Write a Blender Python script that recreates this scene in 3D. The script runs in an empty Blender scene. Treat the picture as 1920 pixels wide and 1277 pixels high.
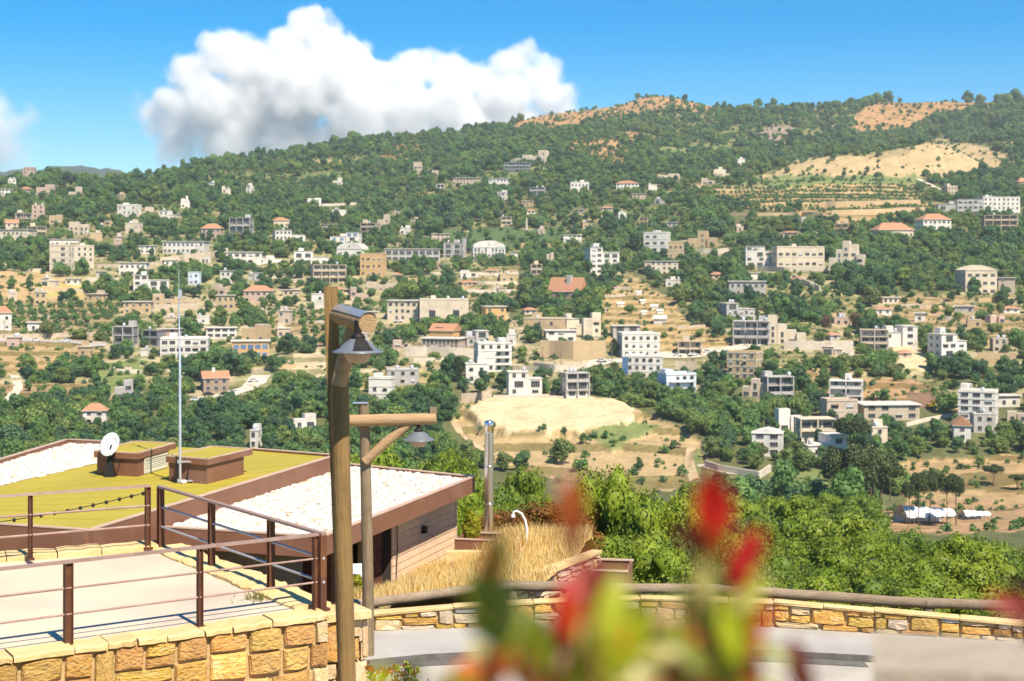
import bpy, math, random
import numpy as np
from mathutils import Vector, Matrix

# ------------------------------------------------------------------ camera, sky, sun, exposure
F, CX, HY, CZ = 2800.0, 960.0, 500.0, 5.8      # focal length in photo pixels, centre column, horizon row, eye height
sc = bpy.context.scene
C = sc.collection
cam_d = bpy.data.cameras.new('camera')
cam = bpy.data.objects.new('camera', cam_d); C.objects.link(cam)
cam.location = (0, 0, CZ); cam.rotation_euler = (math.radians(90), 0, 0)
cam_d.sensor_width = 36.0; cam_d.lens = 36.0 * F / 1920.0
cam_d.shift_y = -(638.5 - HY) / 1920.0
cam_d.clip_start = 0.05; cam_d.clip_end = 40000
cam_d.dof.use_dof = True; cam_d.dof.focus_distance = 27.0; cam_d.dof.aperture_fstop = 2.5
sc.camera = cam

SUN = Vector((0.33, -0.52, 0.79)).normalized()
world = bpy.data.worlds.new('World'); sc.world = world; world.use_nodes = True
wn = world.node_tree; wn.nodes.clear()
w_out = wn.nodes.new('ShaderNodeOutputWorld'); w_bg = wn.nodes.new('ShaderNodeBackground')
w_sky = wn.nodes.new('ShaderNodeTexSky'); w_sky.sky_type = 'NISHITA'; w_sky.sun_disc = False
w_sky.sun_elevation = math.asin(SUN.z); w_sky.sun_rotation = math.atan2(SUN.x, SUN.y)
w_sky.altitude = 900; w_sky.air_density = 0.9; w_sky.dust_density = 0.2; w_sky.ozone_density = 2.2
w_tc = wn.nodes.new('ShaderNodeTexCoord')
w_mul = wn.nodes.new('ShaderNodeVectorMath'); w_mul.operation = 'MULTIPLY'; w_mul.inputs[1].default_value = (1, 1, 1.0)
w_nrm = wn.nodes.new('ShaderNodeVectorMath'); w_nrm.operation = 'NORMALIZE'
w_hsv = wn.nodes.new('ShaderNodeHueSaturation'); w_hsv.inputs['Saturation'].default_value = 1.70; w_hsv.inputs['Hue'].default_value = 0.498
wn.links.new(w_tc.outputs['Generated'], w_mul.inputs[0]); wn.links.new(w_mul.outputs[0], w_nrm.inputs[0])
wn.links.new(w_nrm.outputs[0], w_sky.inputs['Vector']); wn.links.new(w_sky.outputs[0], w_hsv.inputs['Color'])
wn.links.new(w_hsv.outputs[0], w_bg.inputs['Color']); wn.links.new(w_bg.outputs[0], w_out.inputs['Surface'])
w_bg.inputs['Strength'].default_value = 0.094

sun_d = bpy.data.lights.new('sun', 'SUN'); sun_d.energy = 5.0; sun_d.angle = math.radians(0.53); sun_d.color = (1.0, 0.90, 0.75)
sun = bpy.data.objects.new('sun', sun_d); C.objects.link(sun)
sun.rotation_euler = SUN.to_track_quat('Z', 'Y').to_euler(); sun.location = (-60, -80, 180)

sc.view_settings.view_transform = 'Standard'; sc.view_settings.look = 'None'
sc.view_settings.gamma = 1.0; sc.view_settings.use_curve_mapping = False
sc.view_settings.exposure = 0.74
sc.render.engine = 'CYCLES'
sc.cycles.use_denoising = True
sc.cycles.max_bounces = 10; sc.cycles.diffuse_bounces = 3; sc.cycles.glossy_bounces = 2
sc.cycles.transmission_bounces = 4; sc.cycles.transparent_max_bounces = 8; sc.cycles.volume_bounces = 14
sc.cycles.sample_clamp_indirect = 6.0

CLOUD_G, CLOUD_D, HAZE = -0.1, 0.019, 0.00010

# ------------------------------------------------------------------ helpers
rnd = random.Random(11)
nrng = np.random.default_rng(5)

def P(px, py, D):
    """the point that stands D metres ahead and shows at photo pixel (px, py)"""
    return Vector(((px - CX) / F * D, D, CZ - (py - HY) / F * D))

def G(px, py, z):
    """the point of the level z that shows at photo pixel (px, py)"""
    D = (CZ - z) * F / (py - HY)
    return Vector(((px - CX) / F * D, D, z))

def tag(o, label=None, cat=None, group=None, kind=None):
    if label: o['label'] = label
    if cat: o['category'] = cat
    if group: o['group'] = group
    if kind: o['kind'] = kind
    return o

def empty(name, loc=(0, 0, 0), rz=0.0, label=None, cat=None, group=None):
    o = bpy.data.objects.new(name, None); C.objects.link(o)
    o.location = loc; o.rotation_euler = (0, 0, rz); o.empty_display_size = 0.3
    return tag(o, label, cat, group)

def link(name, me, parent=None, loc=None, rot=None, scale=None):
    o = bpy.data.objects.new(name, me); C.objects.link(o)
    if parent is not None: o.parent = parent
    if loc is not None: o.location = loc
    if rot is not None: o.rotation_euler = rot
    if scale is not None: o.scale = scale
    return o

class MB:
    """collects shapes and links them as one mesh object"""
    def __init__(self): self.v = []; self.f = []; self.m = []; self.mats = []; self.sm = []
    def mi(self, m):
        if m not in self.mats: self.mats.append(m)
        return self.mats.index(m)
    def poly(self, vs, fs, m=None, smooth=False):
        b = len(self.v); self.v += [tuple(p) for p in vs]
        k = self.mi(m) if m is not None else 0
        for f in fs:
            self.f.append(tuple(b + i for i in f)); self.m.append(k); self.sm.append(smooth)
        return self
    def box(self, x0, x1, y0, y1, z0, z1, m=None, M=None):
        vs = [Vector(p) for p in ((x0,y0,z0),(x1,y0,z0),(x1,y1,z0),(x0,y1,z0),(x0,y0,z1),(x1,y0,z1),(x1,y1,z1),(x0,y1,z1))]
        if M is not None: vs = [M @ p for p in vs]
        return self.poly(vs, ((0,3,2,1),(4,5,6,7),(0,1,5,4),(1,2,6,5),(2,3,7,6),(3,0,4,7)), m)
    def tube(self, pts, rad, n=10, m=None, smooth=True, caps=True):
        pts = [Vector(p) for p in pts]
        if not hasattr(rad, '__len__'): rad = [rad] * len(pts)
        vs = []; fs = []
        ref = None
        for i, p in enumerate(pts):
            d = (pts[min(i+1, len(pts)-1)] - pts[max(i-1, 0)]).normalized()
            if ref is None: ref = Vector((0, 0, 1)) if abs(d.z) < .9 else Vector((1, 0, 0))
            a = d.cross(ref).normalized(); b = d.cross(a).normalized()
            ref = -b if False else a.cross(d)
            for k in range(n):
                t = 2 * math.pi * k / n
                vs.append(p + (a * math.cos(t) + b * math.sin(t)) * rad[i])
        for i in range(len(pts) - 1):
            for k in range(n):
                k2 = (k + 1) % n
                fs.append((i*n+k, i*n+k2, (i+1)*n+k2, (i+1)*n+k))
        self.poly(vs, fs, m, smooth)
        if caps:
            self.poly(vs[:n], [tuple(range(n))], m); self.poly(vs[-n:], [tuple(reversed(range(n)))], m)
        return self
    def lathe(self, prof, n=20, m=None, M=None, smooth=True):
        vs = []; fs = []
        for r, z in prof:
            for k in range(n):
                t = 2 * math.pi * k / n
                p = Vector((r * math.cos(t), r * math.sin(t), z)); vs.append(M @ p if M is not None else p)
        for i in range(len(prof) - 1):
            for k in range(n):
                k2 = (k + 1) % n
                fs.append((i*n+k, i*n+k2, (i+1)*n+k2, (i+1)*n+k))
        return self.poly(vs, fs, m, smooth)
    def prism(self, poly, z0, z1, m=None, mtop=None):
        n = len(poly); vs = [(p[0], p[1], z0) for p in poly] + [(p[0], p[1], z1) for p in poly]
        self.poly(vs, [(i, (i+1) % n, n+(i+1) % n, n+i) for i in range(n)] + [tuple(reversed(range(n)))], m)
        return self.poly([(p[0], p[1], z1) for p in poly], [tuple(range(n))], mtop or m)
    def mesh(self, name):
        me = bpy.data.meshes.new(name); me.from_pydata(self.v, [], self.f)
        for m in self.mats: me.materials.append(m)
        if self.f:
            me.polygons.foreach_set('material_index', self.m); me.polygons.foreach_set('use_smooth', self.sm)
        me.update(); return me
    def build(self, name, parent=None, **k): return link(name, self.mesh(name), parent, **k)

def np_mesh(name, V, FQ, mats=(), midx=None, smooth=False):
    """mesh from numpy arrays: V (n,3), FQ (m,k) faces of one size"""
    me = bpy.data.meshes.new(name)
    k = FQ.shape[1]; nf = len(FQ)
    me.vertices.add(len(V)); me.vertices.foreach_set('co', np.ascontiguousarray(V, np.float32).ravel())
    me.loops.add(nf * k); me.loops.foreach_set('vertex_index', np.ascontiguousarray(FQ, np.int32).ravel())
    me.polygons.add(nf); me.polygons.foreach_set('loop_start', np.arange(0, nf * k, k, dtype=np.int32))
    for m in mats: me.materials.append(m)
    if midx is not None: me.polygons.foreach_set('material_index', np.ascontiguousarray(midx, np.int32))
    if smooth: me.polygons.foreach_set('use_smooth', np.ones(nf, bool))
    me.update(calc_edges=True); return me

# ------------------------------------------------------------------ materials
def nodes_of(name):
    m = bpy.data.materials.new(name); m.use_nodes = True
    t = m.node_tree; t.nodes.clear()
    return m, t, t.nodes, t.links

def pmat(name, c1, c2=None, scale=3.0, rough=0.8, bump=0.0, bscale=None, rand=0.12, metal=0.0, spec=0.3,
         stretch=(1, 1, 1), detail=6, hue=0.0, coord='Object', stain=None, stain_amt=0.3, stain_scale=1.2):
    """a surface with grain between two colours, a slight change from piece to piece, stains and fine relief"""
    m, t, N, L = nodes_of(name)
    out = N.new('ShaderNodeOutputMaterial'); b = N.new('ShaderNodeBsdfPrincipled')
    b.inputs['Roughness'].default_value = rough; b.inputs['Metallic'].default_value = metal
    b.inputs['Specular IOR Level'].default_value = spec
    tc = N.new('ShaderNodeTexCoord'); mp = N.new('ShaderNodeMapping'); mp.inputs['Scale'].default_value = stretch
    oi = N.new('ShaderNodeObjectInfo')
    add = N.new('ShaderNodeVectorMath'); add.operation = 'ADD'
    off = N.new('ShaderNodeMath'); off.operation = 'MULTIPLY'; off.inputs[1].default_value = 37.0
    L.new(oi.outputs['Random'], off.inputs[0]); L.new(tc.outputs[coord], add.inputs[0]); L.new(off.outputs[0], add.inputs[1])
    L.new(add.outputs[0], mp.inputs['Vector'])
    nz = N.new('ShaderNodeTexNoise'); nz.inputs['Scale'].default_value = scale; nz.inputs['Detail'].default_value = detail
    nz.inputs['Roughness'].default_value = 0.62
    L.new(mp.outputs[0], nz.inputs['Vector'])
    if c2 is None: c2 = tuple(c * 0.8 for c in c1)
    mx = N.new('ShaderNodeMix'); mx.data_type = 'RGBA'
    rp = N.new('ShaderNodeMapRange'); rp.inputs['From Min'].default_value = 0.33; rp.inputs['From Max'].default_value = 0.67
    L.new(nz.outputs['Fac'], rp.inputs['Value']); L.new(rp.outputs[0], mx.inputs['Factor'])
    mx.inputs['A'].default_value = (*c1, 1); mx.inputs['B'].default_value = (*c2, 1)
    col = mx.outputs['Result']
    if stain is not None:
        n2 = N.new('ShaderNodeTexNoise'); n2.inputs['Scale'].default_value = stain_scale; n2.inputs['Detail'].default_value = 8
        L.new(add.outputs[0], n2.inputs['Vector'])
        r2 = N.new('ShaderNodeMapRange'); r2.inputs['From Min'].default_value = 0.5; r2.inputs['From Max'].default_value = 0.72
        r2.inputs['To Max'].default_value = stain_amt
        L.new(n2.outputs['Fac'], r2.inputs['Value'])
        m2 = N.new('ShaderNodeMix'); m2.data_type = 'RGBA'; L.new(r2.outputs[0], m2.inputs['Factor'])
        L.new(col, m2.inputs['A']); m2.inputs['B'].default_value = (*stain, 1); col = m2.outputs['Result']
    hs = N.new('ShaderNodeHueSaturation')
    vr = N.new('ShaderNodeMapRange'); vr.inputs['To Min'].default_value = 1 - rand; vr.inputs['To Max'].default_value = 1 + rand
    L.new(oi.outputs['Random'], vr.inputs['Value']); L.new(vr.outputs[0], hs.inputs['Value'])
    if hue:
        wnn = N.new('ShaderNodeTexWhiteNoise'); wnn.noise_dimensions = '1D'; L.new(oi.outputs['Random'], wnn.inputs['W'])
        hr = N.new('ShaderNodeMapRange'); hr.inputs['To Min'].default_value = 0.5 - hue; hr.inputs['To Max'].default_value = 0.5 + hue
        L.new(wnn.outputs['Value'], hr.inputs['Value']); L.new(hr.outputs[0], hs.inputs['Hue'])
    L.new(col, hs.inputs['Color']); L.new(hs.outputs[0], b.inputs['Base Color'])
    if bump:
        nb = N.new('ShaderNodeTexNoise'); nb.inputs['Scale'].default_value = bscale or scale * 4; nb.inputs['Detail'].default_value = 5
        L.new(mp.outputs[0], nb.inputs['Vector'])
        bp = N.new('ShaderNodeBump'); bp.inputs['Strength'].default_value = min(1.0, bump); bp.inputs['Distance'].default_value = 0.05
        L.new(nb.outputs['Fac'], bp.inputs['Height']); L.new(bp.outputs[0], b.inputs['Normal'])
    L.new(b.outputs[0], out.inputs['Surface']); m.diffuse_color = (*c1, 1)
    return m

def leafmat(name, ca, cb, cc=None, trans=0.28, rough=0.55, nscale=0.35, rand=0.22, spec=0.25):
    """foliage: three greens mixed by plant and by clump, some light through the leaf"""
    m, t, N, L = nodes_of(name)
    out = N.new('ShaderNodeOutputMaterial'); b = N.new('ShaderNodeBsdfPrincipled')
    b.inputs['Roughness'].default_value = rough; b.inputs['Specular IOR Level'].default_value = spec
    tc = N.new('ShaderNodeTexCoord'); oi = N.new('ShaderNodeObjectInfo'); ge = N.new('ShaderNodeNewGeometry')
    nz = N.new('ShaderNodeTexNoise'); nz.inputs['Scale'].default_value = nscale; nz.inputs['Detail'].default_value = 3
    ad = N.new('ShaderNodeVectorMath'); ad.operation = 'ADD'; L.new(tc.outputs['Object'], ad.inputs[0]); 
    sc_ = N.new('ShaderNodeMath'); sc_.operation = 'MULTIPLY'; sc_.inputs[1].default_value = 91.0
    L.new(oi.outputs['Random'], sc_.inputs[0]); L.new(sc_.outputs[0], ad.inputs[1]); L.new(ad.outputs[0], nz.inputs['Vector'])
    r = N.new('ShaderNodeMapRange'); r.inputs['From Min'].default_value = 0.35; r.inputs['From Max'].default_value = 0.65
    L.new(nz.outputs['Fac'], r.inputs['Value'])
    m1 = N.new('ShaderNodeMix'); m1.data_type = 'RGBA'; m1.inputs['A'].default_value = (*ca, 1); m1.inputs['B'].default_value = (*cb, 1)
    L.new(r.outputs[0], m1.inputs['Factor'])
    wt = N.new('ShaderNodeTexWhiteNoise'); wt.noise_dimensions = '1D'; L.new(oi.outputs['Random'], wt.inputs['W'])
    pw = N.new('ShaderNodeMath'); pw.operation = 'POWER'; pw.inputs[1].default_value = 2.2; L.new(wt.outputs['Value'], pw.inputs[0])
    m2 = N.new('ShaderNodeMix'); m2.data_type = 'RGBA'; L.new(pw.outputs[0], m2.inputs['Factor']); L.new(m1.outputs['Result'], m2.inputs['A'])
    m2.inputs['B'].default_value = (*(cc or cb), 1)
    hs = N.new('ShaderNodeHueSaturation'); vr = N.new('ShaderNodeMapRange')
    vr.inputs['To Min'].default_value = 1 - rand; vr.inputs['To Max'].default_value = 1 + rand
    ri = N.new('ShaderNodeMath'); ri.operation = 'ADD'; ri.use_clamp = False
    hf = N.new('ShaderNodeMath'); hf.operation = 'MULTIPLY'; hf.inputs[1].default_value = 0.5
    h2 = N.new('ShaderNodeMath'); h2.operation = 'MULTIPLY'; h2.inputs[1].default_value = 0.5
    L.new(ge.outputs['Random Per Island'], hf.inputs[0]); L.new(oi.outputs['Random'], h2.inputs[0])
    L.new(hf.outputs[0], ri.inputs[0]); L.new(h2.outputs[0], ri.inputs[1]); L.new(ri.outputs[0], vr.inputs['Value'])
    L.new(vr.outputs[0], hs.inputs['Value']); L.new(m2.outputs['Result'], hs.inputs['Color']); L.new(hs.outputs[0], b.inputs['Base Color'])
    tr = N.new('ShaderNodeBsdfTranslucent'); L.new(hs.outputs[0], tr.inputs['Color'])
    ms = N.new('ShaderNodeMixShader'); ms.inputs[0].default_value = trans
    L.new(b.outputs[0], ms.inputs[1]); L.new(tr.outputs[0], ms.inputs[2]); L.new(ms.outputs[0], out.inputs['Surface'])
    return m
# ------------------------------------------------------------------ the hillside as a height field over (column, distance)
Y_OF_D = np.array([(430,900),(468,850),(505,800),(548,750),(595,700),(650,650),(715,600),(790,550),(880,500),(985,450),
                   (1110,400),(1270,350),(1400,320),(1620,280),(1820,250),(2000,220),(2300,180),(2600,150)], float)
Z_NEAR = np.array([(1,-1.8),(5,-1.8),(12,-6.1),(26,-6.4),(30,-7.6),(36,-10),(45,-14.5),(60,-19),(100,-27),(150,-35),(200,-42),
                   (300,-53),(370,-60.5),(400,-62.0),(430,-61.43)], float)
SKY = np.array([(-3000,330),(-600,345),(0,340),(60,339),(130,336),(200,337),(270,331),(300,327),(330,319),(400,306),(437,301),(544,286),
                (600,276),(669,264),(731,260),(800,258),(838,256),(888,247),(938,238),(980,226),(1025,214),(1094,207),(1180,195),(1210,187),
                (1235,181),(1262,184),(1290,192),(1330,198),(1365,205),(1440,207),(1510,202),(1600,196),(1640,190),(1680,190),(1790,191),
                (1920,190),(2200,200),(3200,260),(8000,330)], float)

def fbm(X, Y, s, seed, octv=4):
    r = np.random.default_rng(seed); v = np.zeros_like(X); a = 1.0
    for o in range(octv):
        for k in range(5):
            th = r.uniform(0, 2 * np.pi); w = 2 * np.pi / (s * r.uniform(.7, 1.4)); ph = r.uniform(0, 6.28)
            v += a * np.sin((X * np.cos(th) + Y * np.sin(th)) * w + ph)
        a *= 0.5; s *= 0.5
    return v / 5.0

def inpoly(px, py, poly):
    c = np.zeros(px.shape, bool); n = len(poly); j = n - 1
    for i in range(n):
        xi, yi = poly[i]; xj, yj = poly[j]
        if yi != yj:
            k = ((yi > py) != (yj > py)) & (px < (xj - xi) * (py - yi) / (yj - yi) + xi)
            c ^= k
        j = i
    return c

def polydist(px, py, poly):
    d = np.full(px.shape, 1e9)
    for i in range(len(poly)):
        (ax, ay), (bx, by) = poly[i - 1], poly[i]
        vx, vy = bx - ax, by - ay
        t = np.clip(((px - ax) * vx + (py - ay) * vy) / (vx * vx + vy * vy + 1e-9), 0, 1)
        d = np.minimum(d, np.hypot(px - ax - t * vx, py - ay - t * vy))
    return d

COLS = np.concatenate([np.linspace(-2600, -700, 12)[:-1], np.arange(-700, -100, 30), np.arange(-100, 2020, 4.0),
                       np.arange(2020, 2620, 30), np.linspace(2650, 4600, 12)])
_yr = np.arange(899, 168, -1.5)
ROWS = np.concatenate([np.geomspace(1.0, 26, 40)[:-1], np.geomspace(26, 200, 110)[:-1], np.geomspace(200, 430, 110),
                       np.interp(-_yr, -Y_OF_D[:, 1], Y_OF_D[:, 0]), np.geomspace(2440, 3600, 14)])
PXg, Dg = np.meshgrid(COLS, ROWS)
Xg = (PXg - CX) / F * Dg
def base_rel(D):
    return np.where(D < 430, np.interp(D, Z_NEAR[:, 0], Z_NEAR[:, 1]), -(np.interp(D, Y_OF_D[:, 0], Y_OF_D[:, 1]) - HY) / F * D)
sky_y = np.interp(COLS, SKY[:, 0], SKY[:, 1])
D_ridge = np.interp(-sky_y, -Y_OF_D[:, 1], Y_OF_D[:, 0])
DRg = np.broadcast_to(D_ridge, Dg.shape)
Zg = base_rel(np.minimum(Dg, DRg)) - 0.24 * np.maximum(0, Dg - DRg)
# undulation, none near the house and none along the crest
amp = np.interp(Dg, [90, 300, 500, 1000, 2400], [0, 1.2, 3.2, 6.5, 10]) * np.clip((DRg - Dg) / (0.12 * DRg), 0, 1)
Zg = Zg + amp * fbm(Xg, Dg, 320, 3, 4)
# side ridges and dells running down the slope
amp2 = np.interp(Dg, [500, 900, 2200], [0, 5, 11]) * np.clip((DRg - Dg) / (0.15 * DRg), 0, 1)
Zg = Zg + amp2 * np.sin(Xg / np.interp(Dg, [500, 2200], [60, 130]) + 1.5 * np.sin(Dg / 210.0))
# the earth mounds below the crest on the right
for (mx, my, h, rx, ry) in ((1765, 318, 26, 48, 60), (1580, 328, 15, 60, 55), (1680, 322, 8, 50, 45), (1235, 196, 9, 40, 80)):
    D0 = np.interp(-my, -Y_OF_D[:, 1], Y_OF_D[:, 0]); X0 = (mx - CX) / F * D0
    Zg = Zg + h * np.exp(-((Xg - X0) / rx) ** 2 - ((Dg - D0) / ry) ** 2)
Zg = np.maximum(Zg, -170.0)
PYg = HY - Zg / Dg * F                                        # photo row of each vertex
PYg = np.where(Dg > DRg, np.minimum(PYg, HY - (base_rel(DRg) / DRg) * F), PYg)

# ---- land use: outline in photo pixels, colour of the soil or sward, share of trees, share of shrubs, terrace step in metres
TAN, PALE, ORANGE, BROWN = (.44, .30, .145), (.60, .47, .28), (.42, .235, .105), (.30, .175, .10)
GRASS, SCRUB, BEIGE, DRYG = (.19, .22, .075), (.16, .16, .065), (.50, .395, .28), (.34, .26, .10)
WOOD = (.12, .125, .05)
LAND = [
 ('wood',   [(-200,900),(-200,320),(2200,150),(2200,900)], WOOD, .93, .5, 0),
 ('belt',   [(-200,505),(230,470),(700,470),(1000,505),(1350,480),(1700,520),(2100,560),(2100,760),(1300,700),(700,720),(-200,720)], (.31,.26,.13), .62, .8, 2.6),
 ('town',   [(230,555),(500,540),(700,520),(980,560),(1130,640),(1140,690),(700,690),(480,640),(230,640)], (.42,.33,.20), .60, .65, 2.6),
 ('dense',  [(950,500),(1020,480),(1110,500),(1120,590),(950,600)], WOOD, .95, .5, 0),
 ('dense',  [(1170,480),(1300,470),(1400,520),(1390,560),(1300,560),(1200,540)], WOOD, .9, .5, 0),
 ('summit', [(930,240),(1040,205),(1180,180),(1235,165),(1300,180),(1380,196),(1320,214),(1250,208),(1180,222),(1080,240),(1000,250)], ORANGE, .05, .45, 0),
 ('scrub',  [(990,252),(1180,222),(1320,214),(1440,196),(1600,180),(1600,262),(1450,275),(1300,270),(1150,262)], (.22,.18,.08), .5, .9, 0),
 ('earth',  [(1606,214),(1640,195),(1680,175),(1790,175),(1862,180),(1885,222),(1800,226),(1730,228),(1690,254),(1600,258),(1600,244)], ORANGE, .08, .2, 5),
 ('dense',  [(1480,262),(1600,258),(1700,246),(1740,222),(1920,190),(2100,180),(2100,345),(1900,330),(1880,296),(1745,268),(1650,290),(1500,300)], WOOD, 1., .5, 0),
 ('mound',  [(1420,334),(1500,304),(1580,290),(1650,298),(1700,290),(1745,262),(1800,266),(1880,284),(1895,318),(1830,330),(1760,334),(1560,332)], (.46,.33,.17), .03, .22, 0),
 ('green',  [(1380,338),(1500,328),(1720,328),(1740,345),(1560,345),(1440,352)], GRASS, .04, .5, 0),
 ('rows',   [(1270,345),(1440,352),(1560,345),(1725,345),(1732,402),(1580,408),(1530,400),(1370,384)], TAN, .0, .25, 4.0),
 ('tan',    [(1540,402),(1735,372),(1790,388),(1640,412),(1600,428),(1545,418)], TAN, .06, .3, 4),
 ('brown',  [(690,305),(745,268),(802,262),(785,288),(705,314)], (.24,.16,.075), .22, .8, 0),
 ('earth',  [(1050,268),(1150,262),(1192,285),(1150,320),(1120,300),(1060,296)], ORANGE, .28, .5, 0),
 ('earth',  [(1150,258),(1180,245),(1250,270),(1200,275)], ORANGE, .2, .5, 0),
 ('rock',   [(1400,262),(1450,228),(1490,240),(1470,275)], (.30,.22,.17), .25, .5, 0),
 ('green',  [(1190,282),(1330,272),(1400,285),(1290,296)], GRASS, .2, .6, 0),
 ('green',  [(820,432),(1060,428),(1070,445),(960,462),(830,446)], (.085,.13,.05), .06, .2, 0),
 ('field',  [(-60,505),(88,510),(172,535),(152,556),(60,562),(-60,552)], TAN, .06, .3, 0),
 ('field',  [(60,540),(160,520),(172,536),(150,556),(88,558)], (.42,.34,.12), .0, .1, 0),
 ('rows2',  [(0,560),(230,560),(205,628),(-60,628)], (.34,.25,.13), .02, .2, 2.6),
 ('rows2',  [(490,585),(612,572),(622,646),(510,652)], (.40,.29,.16), .02, .2, 3.0),
 ('terr',   [(-60,630),(205,634),(190,664),(130,692),(-60,702)], TAN, .03, .22, 2.4),
 ('terr',   [(-60,712),(60,720),(172,714),(165,748),(60,775),(-60,780)], (.36,.24,.125), .1, .4, 2.2),
 ('green',  [(175,692),(255,668),(275,722),(190,742)], GRASS, .15, .6, 0),
 ('bank',   [(512,694),(556,662),(625,648),(625,722),(540,716)], (.56,.44,.27), .0, .15, 3),
 ('pale',   [(640,700),(720,692),(850,690),(860,710),(730,730),(645,730)], (.42,.33,.15), .15, .5, 2.5),
 ('terr',   [(878,498),(972,500),(975,572),(866,578)], (.40,.31,.17), .22, .6, 3.2),
 ('field',  [(1120,575),(1135,550),(1185,520),(1260,558),(1285,602),(1410,640),(1300,664),(1236,650),(1135,645)], (.47,.32,.15), .02, .22, 2.5),
 ('dense',  [(1095,700),(1160,690),(1250,740),(1390,715),(1425,760),(1400,870),(1312,852),(1232,792),(1112,764)], WOOD, .97, .5, 0),
 ('dense',  [(-200,775),(170,762),(330,742),(480,740),(620,712),(620,880),(-200,890)], WOOD, .97, .5, 0),
 ('dense',  [(630,770),(740,740),(868,702),(862,800),(905,862),(862,905),(630,905)], WOOD, .95, .5, 0),
 ('bank',   [(842,788),(868,760),(905,742),(1060,742),(1195,765),(1250,790),(1318,826),(1312,905),(1190,932),(1050,898),(900,862)], (.45,.32,.16), .02, .16, 3.2),
 ('plateau',[(878,776),(900,758),(950,748),(1060,746),(1150,758),(1196,774),(1186,796),(1130,814),(1040,822),(960,820),(905,808)], (.60,.475,.28), .0, .0, 0),
 ('green',  [(1105,822),(1200,792),(1250,795),(1190,820),(1150,838)], GRASS, .03, .6, 0),
 ('green',  [(1290,850),(1312,840),(1316,905),(1300,905)], GRASS, .1, .6, 0),
 ('earth',  [(1472,684),(1560,702),(1690,702),(1798,742),(1800,766),(1650,762),(1500,716)], (.42,.255,.13), .04, .3, 3.2),
 ('earth',  [(1700,730),(1790,738),(1800,762),(1710,765)], (.22,.125,.08), .02, .4, 0),
 ('terr',   [(1645,592),(1690,545),(1780,550),(1960,600),(1960,642),(1760,642),(1740,612),(1660,612)], (.40,.275,.145), .1, .5, 2.6),
 ('field',  [(1648,662),(1696,642),(1742,668),(1742,692),(1670,692)], (.58,.45,.26), .0, .1, 0),
 ('scrub',  [(1440,525),(1620,556),(1645,592),(1560,600),(1450,570)], (.32,.26,.12), .35, .8, 2.6),
 ('dense',  [(1605,440),(2100,430),(2100,520),(1900,540),(1790,500),(1800,545),(1700,552),(1590,545),(1588,500)], WOOD, 1., .5, 0),
 ('dense',  [(1750,692),(1960,680),(1960,722),(1760,716)], WOOD, .95, .5, 0),
 ('terr',   [(1660,872),(1720,858),(1960,850),(1960,935),(1830,945),(1700,935),(1668,905)], (.42,.28,.14), .05, .35, 2.2),
 ('earth',  [(1630,1000),(1660,955),(1715,932),(1960,940),(1960,992),(1810,1000)], (.38,.235,.125), .04, .4, 1.5),
 ('scrub',  [(1320,880),(1440,900),(1640,900),(1660,950),(1400,940)], (.17,.18,.07), .75, .8, 0),
 ('green',  [(1440,885),(1530,880),(1560,915),(1470,915)], GRASS, .25, .6, 0),
]
near_flat = [(700, 1115), (1180, 1040)]
soil = np.empty(PXg.shape + (3,)); soil[:] = WOOD
clump = fbm(Xg, Dg, 62, 77, 3)
DENS = np.full(PXg.shape, .9); SHRUB = np.full(PXg.shape, .5); STEP = np.where((PYg > 430) & (PYg < 770), 3.0, 0.0)
wob = 7 * fbm(PXg, PYg * 2.2, 90, 9, 3); wob2 = 5 * fbm(PXg, PYg * 2.2, 70, 21, 3)
FLATS = []
for (nm, poly, col, dn, sh, st) in LAND:
    k = inpoly(PXg + wob, PYg + wob2, poly)
    soil[k] = col; DENS[k] = dn; SHRUB[k] = sh; STEP[k] = st
    if nm == 'wood': STEP[k & (PYg > 430) & (PYg < 770)] = 3.0
    if nm == 'plateau': FLATS.append(poly)
for poly in FLATS:                                            # a level field cut into the slope
    k = inpoly(PXg, PYg, poly); d = polydist(PXg, PYg, poly)
    zt = base_rel(Dg) + 1.7                                   # even fill, raised over the bank in front
    w = np.where(k, 1.0, np.clip(1 - d / 7.0, 0, 1)) ** 1.0
    w = w * w * (3 - 2 * w)
    Zg = Zg * (1 - w) + zt * w
# terraces: treads with a steep riser
clear = (DENS > .8) & (PYg < 470) & (fbm(Xg * .45, Dg, 95, 57, 4) > .27)    # clearings and strips in the upper woods
DENS = np.where(clear, .30, DENS); SHRUB = np.where(clear, .6, SHRUB); STEP = np.where(clear & (PYg > 320), 3.2, STEP)
soil = np.where(clear[..., None], np.where((fbm(Xg, Dg, 150, 63, 2) > .1)[..., None], np.array((.34, .26, .13)), np.array(GRASS) * .9), soil)
mid = (DENS > .31) & (DENS < .8)                               # loosely wooded ground: groves and clearings
DENS = np.where(mid, np.where(clump > .62 - 1.25 * DENS, .95, .16), DENS)
soil = np.where((mid & (clump > .55 - 1.25 * .5))[..., None], soil * .62 + np.array(GRASS) * .38, soil)
s = np.where(STEP > 0, STEP, 1.0)
wz = Zg + 0.8 * fbm(Xg, Dg, 90, 17, 3)
fr = wz / s - np.floor(wz / s)
r = np.clip((fr - 0.72) / 0.28, 0, 1); r = r * r * (3 - 2 * r)
zt = (np.floor(wz / s) + 0.25 * fr + 0.75 * r) * s - (wz - Zg)
Zg = np.where(STEP > 0, zt, Zg)
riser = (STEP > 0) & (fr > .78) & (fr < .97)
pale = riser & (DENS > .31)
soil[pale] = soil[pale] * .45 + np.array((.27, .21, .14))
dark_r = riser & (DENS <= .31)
soil[dark_r] = soil[dark_r] * np.array((.46, .50, .40))
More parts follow.
